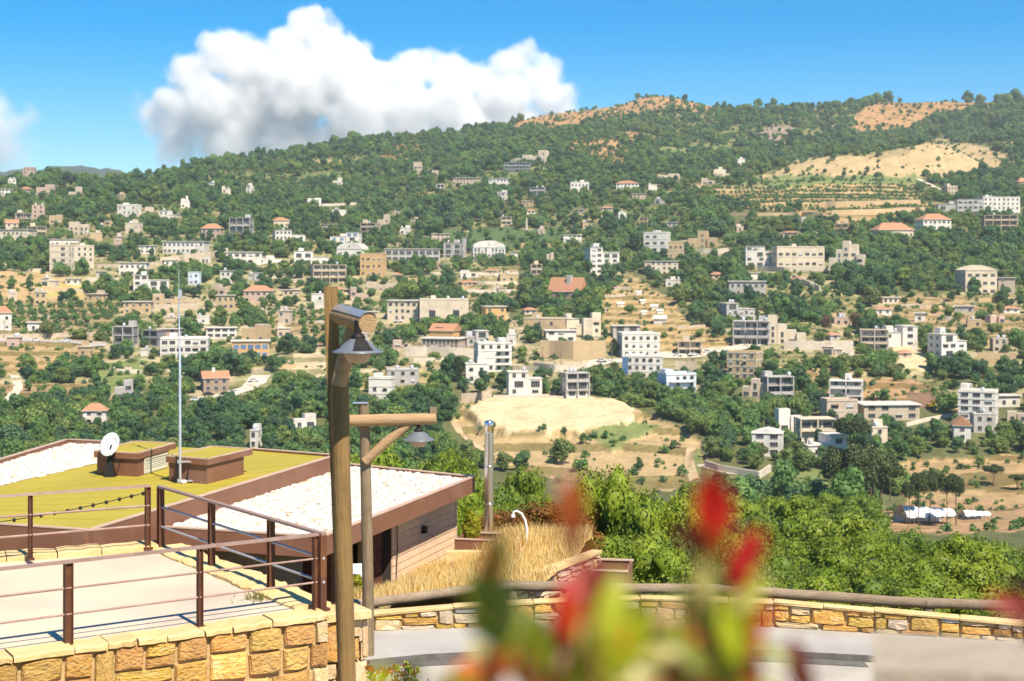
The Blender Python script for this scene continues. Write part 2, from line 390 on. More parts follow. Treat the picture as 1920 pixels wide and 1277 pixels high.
# the pad the timber-clad house stands on
pad = np.clip(np.minimum((2.4 - Xg + 0.10 * (Dg - 30)) / 2.5, np.minimum((Dg - 25.5) / 1.0, (46 - Dg) / 4.0)), 0, 1) * (Xg > -40)
Zg = Zg * (1 - pad) + pad * (-7.85)
soil[(Dg < 60)] = (.30, .23, .10)
# patchy ground: two scales of grass and bare soil
pn = fbm(Xg, Dg, 28, 31, 4); pn2 = fbm(Xg, Dg, 9, 33, 3)
mixg = np.clip(0.28 + 0.55 * pn + 0.35 * pn2, 0, 1)[..., None] * np.clip(SHRUB * .75, 0, .6)[..., None]
soil = soil * (1 - mixg) + np.array((.13, .145, .052)) * mixg
soil *= (1 + 0.16 * fbm(Xg, Dg, 14, 41, 4))[..., None]
ZW = Zg + CZ
SY = HY - Zg / Dg * F                                          # where each vertex shows in the photo

nR, nC = PXg.shape
ii = np.arange(nR * nC).reshape(nR, nC)
FQ = np.stack([ii[:-1, :-1], ii[:-1, 1:], ii[1:, 1:], ii[1:, :-1]], -1).reshape(-1, 4)
m_land, t, N, L = nodes_of('hillside_soil')
_o = N.new('ShaderNodeOutputMaterial'); _b = N.new('ShaderNodeBsdfPrincipled'); _b.inputs['Roughness'].default_value = .95
_b.inputs['Specular IOR Level'].default_value = .1
_a = N.new('ShaderNodeAttribute'); _a.attribute_name = 'soil'
_g = N.new('ShaderNodeNewGeometry')
_n1 = N.new('ShaderNodeTexNoise'); _n1.inputs['Scale'].default_value = .55; _n1.inputs['Detail'].default_value = 6; _n1.inputs['Roughness'].default_value = .7
_n2 = N.new('ShaderNodeTexNoise'); _n2.inputs['Scale'].default_value = .16; _n2.inputs['Detail'].default_value = 4
L.new(_g.outputs['Position'], _n1.inputs['Vector']); L.new(_g.outputs['Position'], _n2.inputs['Vector'])
_r = N.new('ShaderNodeMapRange'); _r.inputs['From Min'].default_value = .3; _r.inputs['From Max'].default_value = .7
_r.inputs['To Min'].default_value = .72; _r.inputs['To Max'].default_value = 1.24
L.new(_n1.outputs['Fac'], _r.inputs['Value'])
_h = N.new('ShaderNodeHueSaturation'); L.new(_a.outputs['Color'], _h.inputs['Color']); L.new(_r.outputs[0], _h.inputs['Value'])
_r2 = N.new('ShaderNodeMapRange'); _r2.inputs['From Min'].default_value = .56; _r2.inputs['From Max'].default_value = .66; _r2.inputs['To Max'].default_value = .5
L.new(_n2.outputs['Fac'], _r2.inputs['Value'])
_m = N.new('ShaderNodeMix'); _m.data_type = 'RGBA'; L.new(_r2.outputs[0], _m.inputs['Factor']); L.new(_h.outputs[0], _m.inputs['A'])
_d = N.new('ShaderNodeHueSaturation'); _d.inputs['Value'].default_value = .74; _d.inputs['Saturation'].default_value = 1.1; L.new(_h.outputs[0], _d.inputs['Color'])
L.new(_d.outputs[0], _m.inputs['B']); L.new(_m.outputs['Result'], _b.inputs['Base Color'])
_bp = N.new('ShaderNodeBump'); _bp.inputs['Strength'].default_value = .5; _bp.inputs['Distance'].default_value = .4
L.new(_n1.outputs['Fac'], _bp.inputs['Height']); L.new(_bp.outputs[0], _b.inputs['Normal']); L.new(_b.outputs[0], _o.inputs['Surface'])
me = np_mesh('terrain', np.stack([Xg, Dg, ZW], -1).reshape(-1, 3), FQ, (m_land,), smooth=True)
ca = me.attributes.new('soil', 'FLOAT_COLOR', 'POINT')
ca.data.foreach_set('color', np.concatenate([np.clip(soil, .01, .8), np.ones(PXg.shape + (1,))], -1).astype(np.float32).ravel())
tag(link('terrain', me), 'green and tan hillside with woods and terraced fields across the valley', None, None, 'structure')

def colmix(px):
    i = int(np.clip(np.searchsorted(COLS, px) - 1, 0, nC - 2)); return i, (px - COLS[i]) / (COLS[i+1] - COLS[i])
R0 = int(np.searchsorted(ROWS, 60.0))
def cast(px, py, dmin=60.0):
    """distance at which the sight line through photo pixel (px, py) first meets the ground"""
    i, f = colmix(px); col = SY[:, i] * (1 - f) + SY[:, i+1] * f
    r0 = int(np.searchsorted(ROWS, dmin)); w = np.nonzero(col[r0:] <= py)[0]
    if len(w) == 0: return float(ROWS[np.argmin(col)])
    k = r0 + int(w[0])
    if k == r0: return float(ROWS[k])
    a, b = col[k-1], col[k]; t = (a - py) / (a - b + 1e-9)
    return float(ROWS[k-1] + t * (ROWS[k] - ROWS[k-1]))
def zat(x, y):
    """height of the ground at (x, y)"""
    y = max(y, 1.01); i, f = colmix(x / y * F + CX); k = int(np.clip(np.searchsorted(ROWS, y) - 1, 0, nR - 2))
    g = (y - ROWS[k]) / (ROWS[k+1] - ROWS[k])
    return float((ZW[k, i] * (1-f) + ZW[k, i+1] * f) * (1-g) + (ZW[k+1, i] * (1-f) + ZW[k+1, i+1] * f) * g)
def on_ground(px, py, dmin=60.0):
    D = cast(px, py, dmin); x = (px - CX) / F * D
    return Vector((x, D, zat(x, D)))

# hazy hills far off on the left, past the crest
fh = np.array([(-700,325),(-200,318),(0,322),(30,317),(60,321),(95,313),(130,310),(165,313),(200,316),(235,322),(300,330),(500,345)], float)
_px = np.arange(-700, 500, 12.0); _tp = np.interp(_px, fh[:, 0], fh[:, 1]) + 1.6 * np.sin(_px / 9.0) + 1.2 * np.sin(_px / 4.1)
_V = []; _rows = ((3000, 30, 0), (3150, 12, 0), (3300, 0, 0), (3450, 14, 1), (3600, 40, 1))
for (d_, dy_, q_) in _rows:
    for x_, y_ in zip(_px, _tp): _V.append(((x_ - CX) / F * d_, d_, CZ - (y_ + dy_ - HY) / F * d_))
_n = len(_px); _ii = np.arange(5 * _n).reshape(5, _n)
m_fh = pmat('distant_hill', (.05, .075, .05), (.10, .10, .075), .012, .95, 0, rand=0)
tag(link('far_hills', np_mesh('far_hills', np.array(_V), np.stack([_ii[:-1, :-1], _ii[:-1, 1:], _ii[1:, 1:], _ii[1:, :-1]], -1).reshape(-1, 4), (m_fh,), smooth=True)), 'hazy blue hills beyond the left end of the ridge', None, None, 'structure')
# ------------------------------------------------------------------ buildings on the slope
def plaster(name, c, stain=(.30, .23, .16), amt=.45):
    return pmat(name, c, tuple(x * .88 for x in c), .35, .9, .25, 3.0, .07, stain=stain, stain_amt=amt, stain_scale=.22)
M_W = dict(
    white=plaster('white_plaster', (.72, .67, .59)), cream=plaster('cream_plaster', (.66, .55, .40)),
    beige=plaster('beige_stone', (.55, .44, .32)), tan=plaster('tan_plaster', (.52, .375, .21)),
    orange=plaster('orange_plaster', (.60, .37, .15)), grey=plaster('grey_concrete', (.46, .43, .40)),
    dgrey=plaster('dark_grey_render', (.22, .22, .225)), pink=plaster('pinkish_stone', (.50, .36, .28)),
    brown=plaster('brown_stone', (.33, .235, .17)), blue=plaster('pale_blue_render', (.60, .68, .76)))
m_glass = pmat('dark_window_glass', (.015, .018, .024), (.03, .036, .045), .5, .12, rand=.4, spec=.6)
m_blueglass = pmat('blue_glass', (.08, .16, .30), (.12, .22, .38), .5, .12, rand=.2, spec=.6)
m_frame = pmat('pale_window_frame', (.62, .60, .56), None, 2, .6)
m_tile = pmat('clay_tiles', (.46, .235, .13), (.36, .17, .09), 1.1, .85, .5, 2.5, .1, stretch=(1, 3, 3))
m_slab = pmat('roof_slab', (.66, .60, .51), (.54, .48, .41), .5, .9, .2, 3, .08, stain=(.3, .26, .22), stain_amt=.3, stain_scale=.3)
m_tank = pmat('water_tank_plastic', (.55, .57, .60), None, 1, .5)
m_railing = pmat('painted_railing', (.35, .34, .33), None, 2, .6)
m_solar = pmat('solar_panel', (.06, .10, .20), (.10, .16, .30), 1, .15, spec=.6)

def win_mesh(name, w, h, glass, mull=1, sill=True):
    b = MB(); t = .055
    b.box(-w/2, w/2, -.02, .02, 0, h, glass)
    b.box(-w/2 - t, -w/2, -.11, .02, -t, h + t, m_frame); b.box(w/2, w/2 + t, -.11, .02, -t, h + t, m_frame)
    b.box(-w/2, w/2, -.11, .02, h, h + t, m_frame)
    b.box(-w/2, w/2, -.16 if sill else -.11, .02, -t, 0, m_frame)
    for k in range(mull): 
        x = -w/2 + w * (k + 1) / (mull + 1); b.box(x - .03, x + .03, -.05, .0, 0, h, m_frame)
    return b.mesh(name)
m_shut = pmat('painted_shutter', (.30, .24, .17), (.24, .19, .13), 2, .7, rand=.35)
WIN = dict(std=win_mesh('window', 1.25, 1.45, m_glass), wide=win_mesh('window', 2.3, 1.5, m_glass, 2), tall=win_mesh('window', 1.1, 2.2, m_glass),
           big=win_mesh('window', 3.2, 2.4, m_glass, 3), blue=win_mesh('window', 2.4, 1.9, m_blueglass, 2), bay=win_mesh('window', 3.0, 5.0, m_glass, 2))
WDIM = dict(std=(1.25, 1.45), wide=(2.3, 1.5), tall=(1.1, 2.2), big=(3.2, 2.4), blue=(2.4, 1.9), bay=(3.0, 5.0))
_a = MB(); _a.poly([(-.5,0,0),(.5,0,0),(.5,-.8,-.35),(-.5,-.8,-.35),(-.5,0,-.06),(.5,0,-.06),(.5,-.8,-.41),(-.5,-.8,-.41)], [(3,2,1,0),(4,5,6,7),(2,3,7,6),(0,4,7,3),(1,2,6,5)], m_shut); AWN = _a.mesh('awning')
_a = MB(); _a.box(-.5, .5, -.05, -.022, -1, 0, m_frame); BLIND = _a.mesh('roller_blind')
BBOX = []            # what the trees must leave in view: x0, x1, y0, y1, distance
BOUND = []
tank_me = None

def windows_on(root, x0, x1, y, z0, n, kind, rz=0, xc=None, skip=.08, storey_h=3.0, r=rnd):
    w, h = WDIM[kind]; sp = (x1 - x0) / n
    for k in range(n):
        if r.random() < skip: continue
        x = x0 + sp * (k + .5)
        zz = z0 + (.95 if kind in ('std', 'wide') else .25)
        sc_ = (min(1.0, sp * .82 / (w + .2)), 1, min(1.0, (storey_h - .35) / (h + (.95 if kind in ('std', 'wide') else .25))))
        if rz == 0: loc, rot = (x, y, zz), (0, 0, 0)
        else: loc, rot = (y, x, zz), (0, 0, rz)
        link('window', WIN[kind], root, loc, rot, sc_)
        q = r.random()
        if rz == 0 and q < .16 and kind in ('std', 'wide'): link('awning', AWN, root, loc, rot, (w * 1.15 * sc_[0], 1, 1)).location.z += h * sc_[2] + .1
        elif rz == 0 and q < .34 and kind in ('std', 'tall', 'wide'): link('roller_blind', BLIND, root, loc, rot, (w * sc_[0] * .98, 1, h * sc_[2] * r.uniform(.3, .75))).location.z += h * sc_[2]

def block(root, x0, x1, y0, y1, z0, z1, mat, name='wall'):
    b = MB(); b.box(x0, x1, y0, y1, z0, z1, mat); return b.build(name, root)

def roof_flat(root, x0, x1, y0, y1, z, mat=None, over=.25, th=.25, par=.0, wall=None):
    b = MB(); b.box(x0 - over, x1 + over, y0 - over, y1 + over, z, z + th, mat or m_slab)
    if par:
        e = .18
        for (a, c, d, f) in ((x0, x1, y0, y0 + e), (x0, x1, y1 - e, y1), (x0, x0 + e, y0 + e, y1 - e), (x1 - e, x1, y0 + e, y1 - e)):
            b.box(a, c, d, f, z + th, z + th + par, wall)
    return b.build('roof', root)

def roof_hip(root, x0, x1, y0, y1, z, rise, mat=None, over=.6, gable=False):
    b = MB(); m = mat or m_tile
    x0 -= over; x1 += over; y0 -= over; y1 += over
    w, d = x1 - x0, y1 - y0; ins = 0 if gable else min(w, d) * .45
    if w >= d: r0, r1 = (x0 + ins, (y0+y1)/2, z + rise), (x1 - ins, (y0+y1)/2, z + rise)
    else: r0, r1 = ((x0+x1)/2, y0 + ins, z + rise), ((x0+x1)/2, y1 - ins, z + rise)
    vs = [(x0,y0,z),(x1,y0,z),(x1,y1,z),(x0,y1,z), r0, r1]
    if w >= d: fs = [(0,1,5,4),(1,2,5),(2,3,4,5),(3,0,4)]
    else: fs = [(0,1,4),(1,2,5,4),(2,3,5),(3,0,4,5)]
    b.poly(vs, fs, m); b.poly([(v[0], v[1], v[2] - .16) for v in vs[:4]] + vs[:4], [(0,3,2,1),(0,1,5,4),(1,2,6,5),(2,3,7,6),(3,0,4,7)], m_slab)
    return b.build('roof', root)

def extras(root, x0, x1, y0, y1, z, wall, r):
    global tank_me
    if r.random() < .65:
        sx = r.uniform(x0 + .2, max(x0 + .3, x1 - 3.2)); block(root, sx, min(x1, sx + r.uniform(2.2, 3.4)), y0 + (y1-y0)*.45, y1 - .4, z, z + r.uniform(1.6, 2.5), wall, 'stair_tower')
    if tank_me is None:
        b = MB(); b.lathe([(0, 1.5), (.35, 1.5), (.62, 1.3), (.66, .25), (.6, .2), (0, .2)], 12, m_tank)
        for a in ((-.5,-.5),(.4,-.5),(-.5,.4),(.4,.4)): b.box(a[0], a[0]+.1, a[1], a[1]+.1, 0, .3, m_railing)
        tank_me = b.mesh('water_tank')
    for k in range(r.choice((0, 1, 1, 2))):
        link('water_tank', tank_me, root, (r.uniform(x0 + .8, x1 - .8), r.uniform(y0 + 1, (y0 + y1) / 2), z))

NAMES = dict(apt='apartment_block', frame='concrete_frame_house', villa='villa', low='low_house', hip='tiled_house', gable='gabled_house',
             box='small_house', ruin='stepped_stone_house', vault='vaulted_house', pediment='pediment_house')
def house(x0, x1, y0, y1, style, col, label, cat=None, yaw=None, dep=None, win='std', st=None, **kw):
    r = random.Random(int(x0 * 7 + y0 * 13 + x1))
    xc = (x0 + x1) / 2
    D = cast(xc, y1, 300); k = D / F
    W = (x1 - x0) * k; H = (y1 - y0) * k
    th = math.radians(yaw if yaw is not None else r.uniform(-22, 22))
    dp = dep or min(max(W * .62, 4.5), 12)
    W = max((W - abs(math.sin(th)) * dp) / math.cos(th), W * .45)
    loc = P(xc, y1, D); loc.y += 0
    root = empty(kw.get('name', NAMES[style]), loc, -th, label, cat or ('apartment building' if style == 'apt' else 'house'), 'houses on the hillside')
    BBOX.append((x0, x1, y0, y1, D)); BOUND.append((loc.x, D, max(W, dp)))
    wall = M_W[col]; a, b_ = -W / 2, W / 2; base = -3.5
    yo = 0.0
    n = st or max(1, int(round(H / 3.2))); hs = H / n
    seen = -1 if th > 0 else 1                                   # which end shows to the viewer (yaw > 0 turns the right end to us)
    def ends(z, num, kind='std', y_a=0.6, y_b=None):
        yb = (y_b or dp) - .6
        if abs(th) < .06 or yb - y_a < 1.6: return
        s_ = 1 if th < 0 else -1
        s_ = 1 if -th > 0 else -1
        x = b_ if loc.x < 0 and abs(th) < .1 else (b_ if -th < 0 else a)
        rz = math.pi / 2 if x > 0 else -math.pi / 2
        windows_on(root, y_a, yb, x, z, num, kind, rz, storey_h=hs, skip=.15, r=r)
    if style in ('apt', 'villa', 'box', 'low', 'hip', 'gable', 'pediment', 'vault'):
        top = H
        if style in ('hip', 'gable'): top = H * kw.get('eave', .68)
        if style == 'pediment': top = H * .82
        if style == 'vault': top = H * .66
        if style == 'low': top = H - .3
        nst = st or max(1, int(round(top / 3.2))); hs = top / nst
        if style == 'villa' and W > 7:
            cut = a + W * kw.get('split', r.choice((.42, .55, .6)))
            h2 = top - hs * (.9 if nst > 1 else .3); lowleft = kw.get('lowleft', r.random() < .5)
            (hl, hr) = (h2, top) if lowleft else (top, h2)
            block(root, a, cut, 0 if not lowleft else .9, dp, base, hl, wall); block(root, cut + .01, b_, .7 if not lowleft else 0, dp - .3, base, hr, wall)
            roof_flat(root, a, cut - .3, 0 if not lowleft else .9, dp, hl, None, .35, .22); roof_flat(root, cut + .36, b_, .7 if not lowleft else 0, dp - .3, hr, None, .3, .25)
            for f in range(nst):
                z = f * hs
                for (p, q, yy, ht) in ((a, cut, 0 if not lowleft else .9, hl), (cut, b_, .7 if not lowleft else 0, hr)):
                    if z + hs * .8 > ht: continue
                    kd = r.choice((win, win, 'wide', 'big')); windows_on(root, p + .3, q - .3, yy - .01, z, max(1, int((q - p) / (WDIM[kd][0] + 1.3))), kd, storey_h=hs, r=r)
                ends(z, max(1, int(dp / 3.6)))
            extras(root, a + .4, cut - .4, 1.2, dp - .4, hl + .22, wall, r)
        else:
            if kw.get('two'):                                    # ground floor of another stone
                block(root, a - .12, b_ + .12, -.12, dp + .1, base, hs, M_W[kw['two']]); block(root, a, b_, 0, dp, hs + .003, top, wall)
            else: block(root, a, b_, 0, dp, base, top, wall)
            per = WDIM[win][0] + kw.get('gap', 1.5)
            for f in range(nst):
                z = f * hs; ncol = max(1, int((W - .6) / per))
                windows_on(root, a + .3, b_ - .3, -.01 - (.12 if kw.get('two') and f == 0 else 0), z, ncol, win, storey_h=hs, skip=kw.get('skip', .1), r=r)
                ends(z, max(1, int(dp / 3.4)))
                if f and style == 'apt':
                    s_ = MB(); s_.box(a - .1, b_ + .1, -.14, dp + .08, z - .14, z + .14, m_slab); s_.build('floor_slab', root)
                if kw.get('balc') and f:
                    bx0 = a + W * kw['balc'][0]; bx1 = a + W * kw['balc'][1]
                    s_ = MB(); s_.box(bx0, bx1, -1.5, -.142, z - .12, z + .1, m_slab); sl = s_.build('balcony', root)
                    g = MB(); g.box(bx0, bx1, -1.5, -1.44, z + .95, z + 1.02, m_railing)
                    nb = max(2, int((bx1 - bx0) / .5))
                    for q in range(nb + 1):
                        xx = bx0 + .03 + (bx1 - bx0 - .06) * q / nb; g.box(xx - .02, xx + .02, -1.49, -1.45, z + .1, z + .95, m_railing)
                    g.build('railing', sl)
            if style in ('apt', 'box'):
                roof_flat(root, a, b_, 0, dp, top, None, .18, .2, .55 if style == 'apt' else .25, wall); extras(root, a, b_, .3, dp, top + .2, wall, r)
            elif style == 'villa': roof_flat(root, a, b_, 0, dp, top, None, .45, .28); extras(root, a, b_, .3, dp, top + .28, wall, r)
            elif style == 'low': roof_flat(root, a, b_, 0, dp, top, None, .7, .3)
            elif style == 'hip': roof_hip(root, a, b_, 0, dp, top, H - top)
            elif style == 'gable':
                g = MB(); g.poly([(a,.0,top),(a,dp,top),(a,dp/2,H-.2)], [(0,2,1)], wall); g.poly([(b_,.0,top),(b_,dp,top),(b_,dp/2,H-.2)], [(0,1,2)], wall)
                if W < dp: g = MB(); g.poly([(a,0,top),(b_,0,top),(0,0,H-.2),(a,dp,top),(b_,dp,top),(0,dp,H-.2)], [(0,1,2),(3,5,4)], wall)
                g.build('gable', root); roof_hip(root, a, b_, 0, dp, top, H - top, None, .5, True)
            elif style == 'pediment':
                roof_flat(root, a, b_, 0, dp, top, None, .3, .2)
                g = MB(); vs = [(a, .2, top+.2), (b_, .2, top+.2), (b_-.2*W, .2, H*.93), ((a+b_)/2, .2, H), (a+.2*W, .2, H*.93)]
                vs += [(v[0], dp, v[2]) for v in vs]
                g.poly(vs, [(0,1,2,3,4),(9,8,7,6,5),(1,6,7,2),(2,7,8,3),(3,8,9,4),(4,9,5,0)], wall); g.build('pediment', root)
            elif style == 'vault':
                g = MB(); n_ = 14; vs = []
                for q in range(n_ + 1):
                    t_ = math.pi * q / n_; vs.append((-W/2*math.cos(t_), -.25, top + (H-top)*math.sin(t_)))
                vs += [(v[0], dp+.2, v[2]) for v in vs]
                g.poly(vs, [(q, q+n_+1, q+n_+2, q+1) for q in range(n_)], m_slab, True)
                g.poly(vs, [tuple(range(n_+1)), tuple(reversed(range(n_+1, 2*n_+2)))], wall); g.build('roof', root)
                link('window', WIN['std'], root, (0, -.27, top + (H-top)*.35), None, (.6, 1, .6))
    elif style == 'frame':
        for f in range(n + 1):
            s_ = MB(); s_.box(a, b_, -.02 * f, dp, f*hs - .28, f*hs, wall); s_.build('floor_slab', root)
        s_ = MB(); s_.box(a, b_, 0, dp, base, -.28, wall); s_.build('footing', root)
        nc = max(2, int(W / 4.2))
        for q in range(nc + 1):
            x = a + .2 + (W - .4) * q / nc
            for yy in (.2, dp - .2):
                s_ = MB(); s_.box(x - .19, x + .19, yy - .18, yy + .18, 0, n*hs - .28, wall); s_.build('column', root)
        rec = kw.get('rec', 1.5)
        for f in range(n):
            block(root, a + .42, b_ - .42, rec, dp - .5, f*hs + .001, (f+1)*hs - .281, M_W[kw.get('inner', col)])
            windows_on(root, a + .5, b_ - .5, rec - .01, f*hs, max(1, int(W / 3.4)), r.choice(('wide', 'big', 'std')), storey_h=hs, r=r)
            if f and r.random() < .6:
                s_ = MB(); s_.box(a + .05, b_ - .05, .02, .12, f*hs, f*hs + .85, wall); s_.build('parapet', root)
            ends(f * hs, max(1, int(dp / 4)), 'std', rec + .2)
        extras(root, a, b_, .4, dp, n*hs, wall, r)
    elif style == 'ruin':
        nb = kw.get('nb', max(2, min(6, int(W / 5)))); x = a
        hts = kw.get('hts') or [r.uniform(.4, 1) for _ in range(nb)]
        if not kw.get('hts'): hts[r.randrange(nb)] = 1.0
        nb = len(hts)
        for q in range(nb):
            w = W / nb; hh = H * hts[q]; y_ = r.uniform(0, 2.0) + (1 - hts[q]) * -1.0 + 1
            block(root, x, x + w - .01, y_, y_ + dp * r.uniform(.5, .8), base, hh, wall)
            roof_flat(root, x + .2, x + w - .23, y_ + .2, y_ + dp * .4, hh, None, .15, .18)
            for f in range(max(1, int(hh / 3.4))):
                windows_on(root, x + .3, x + w - .3, y_ - .01, f * 3.1, max(1, int(w / 3.2)), r.choice(('std', 'std', 'tall', 'wide')), storey_h=3.1, skip=.2, r=r)
            x += w
    return root

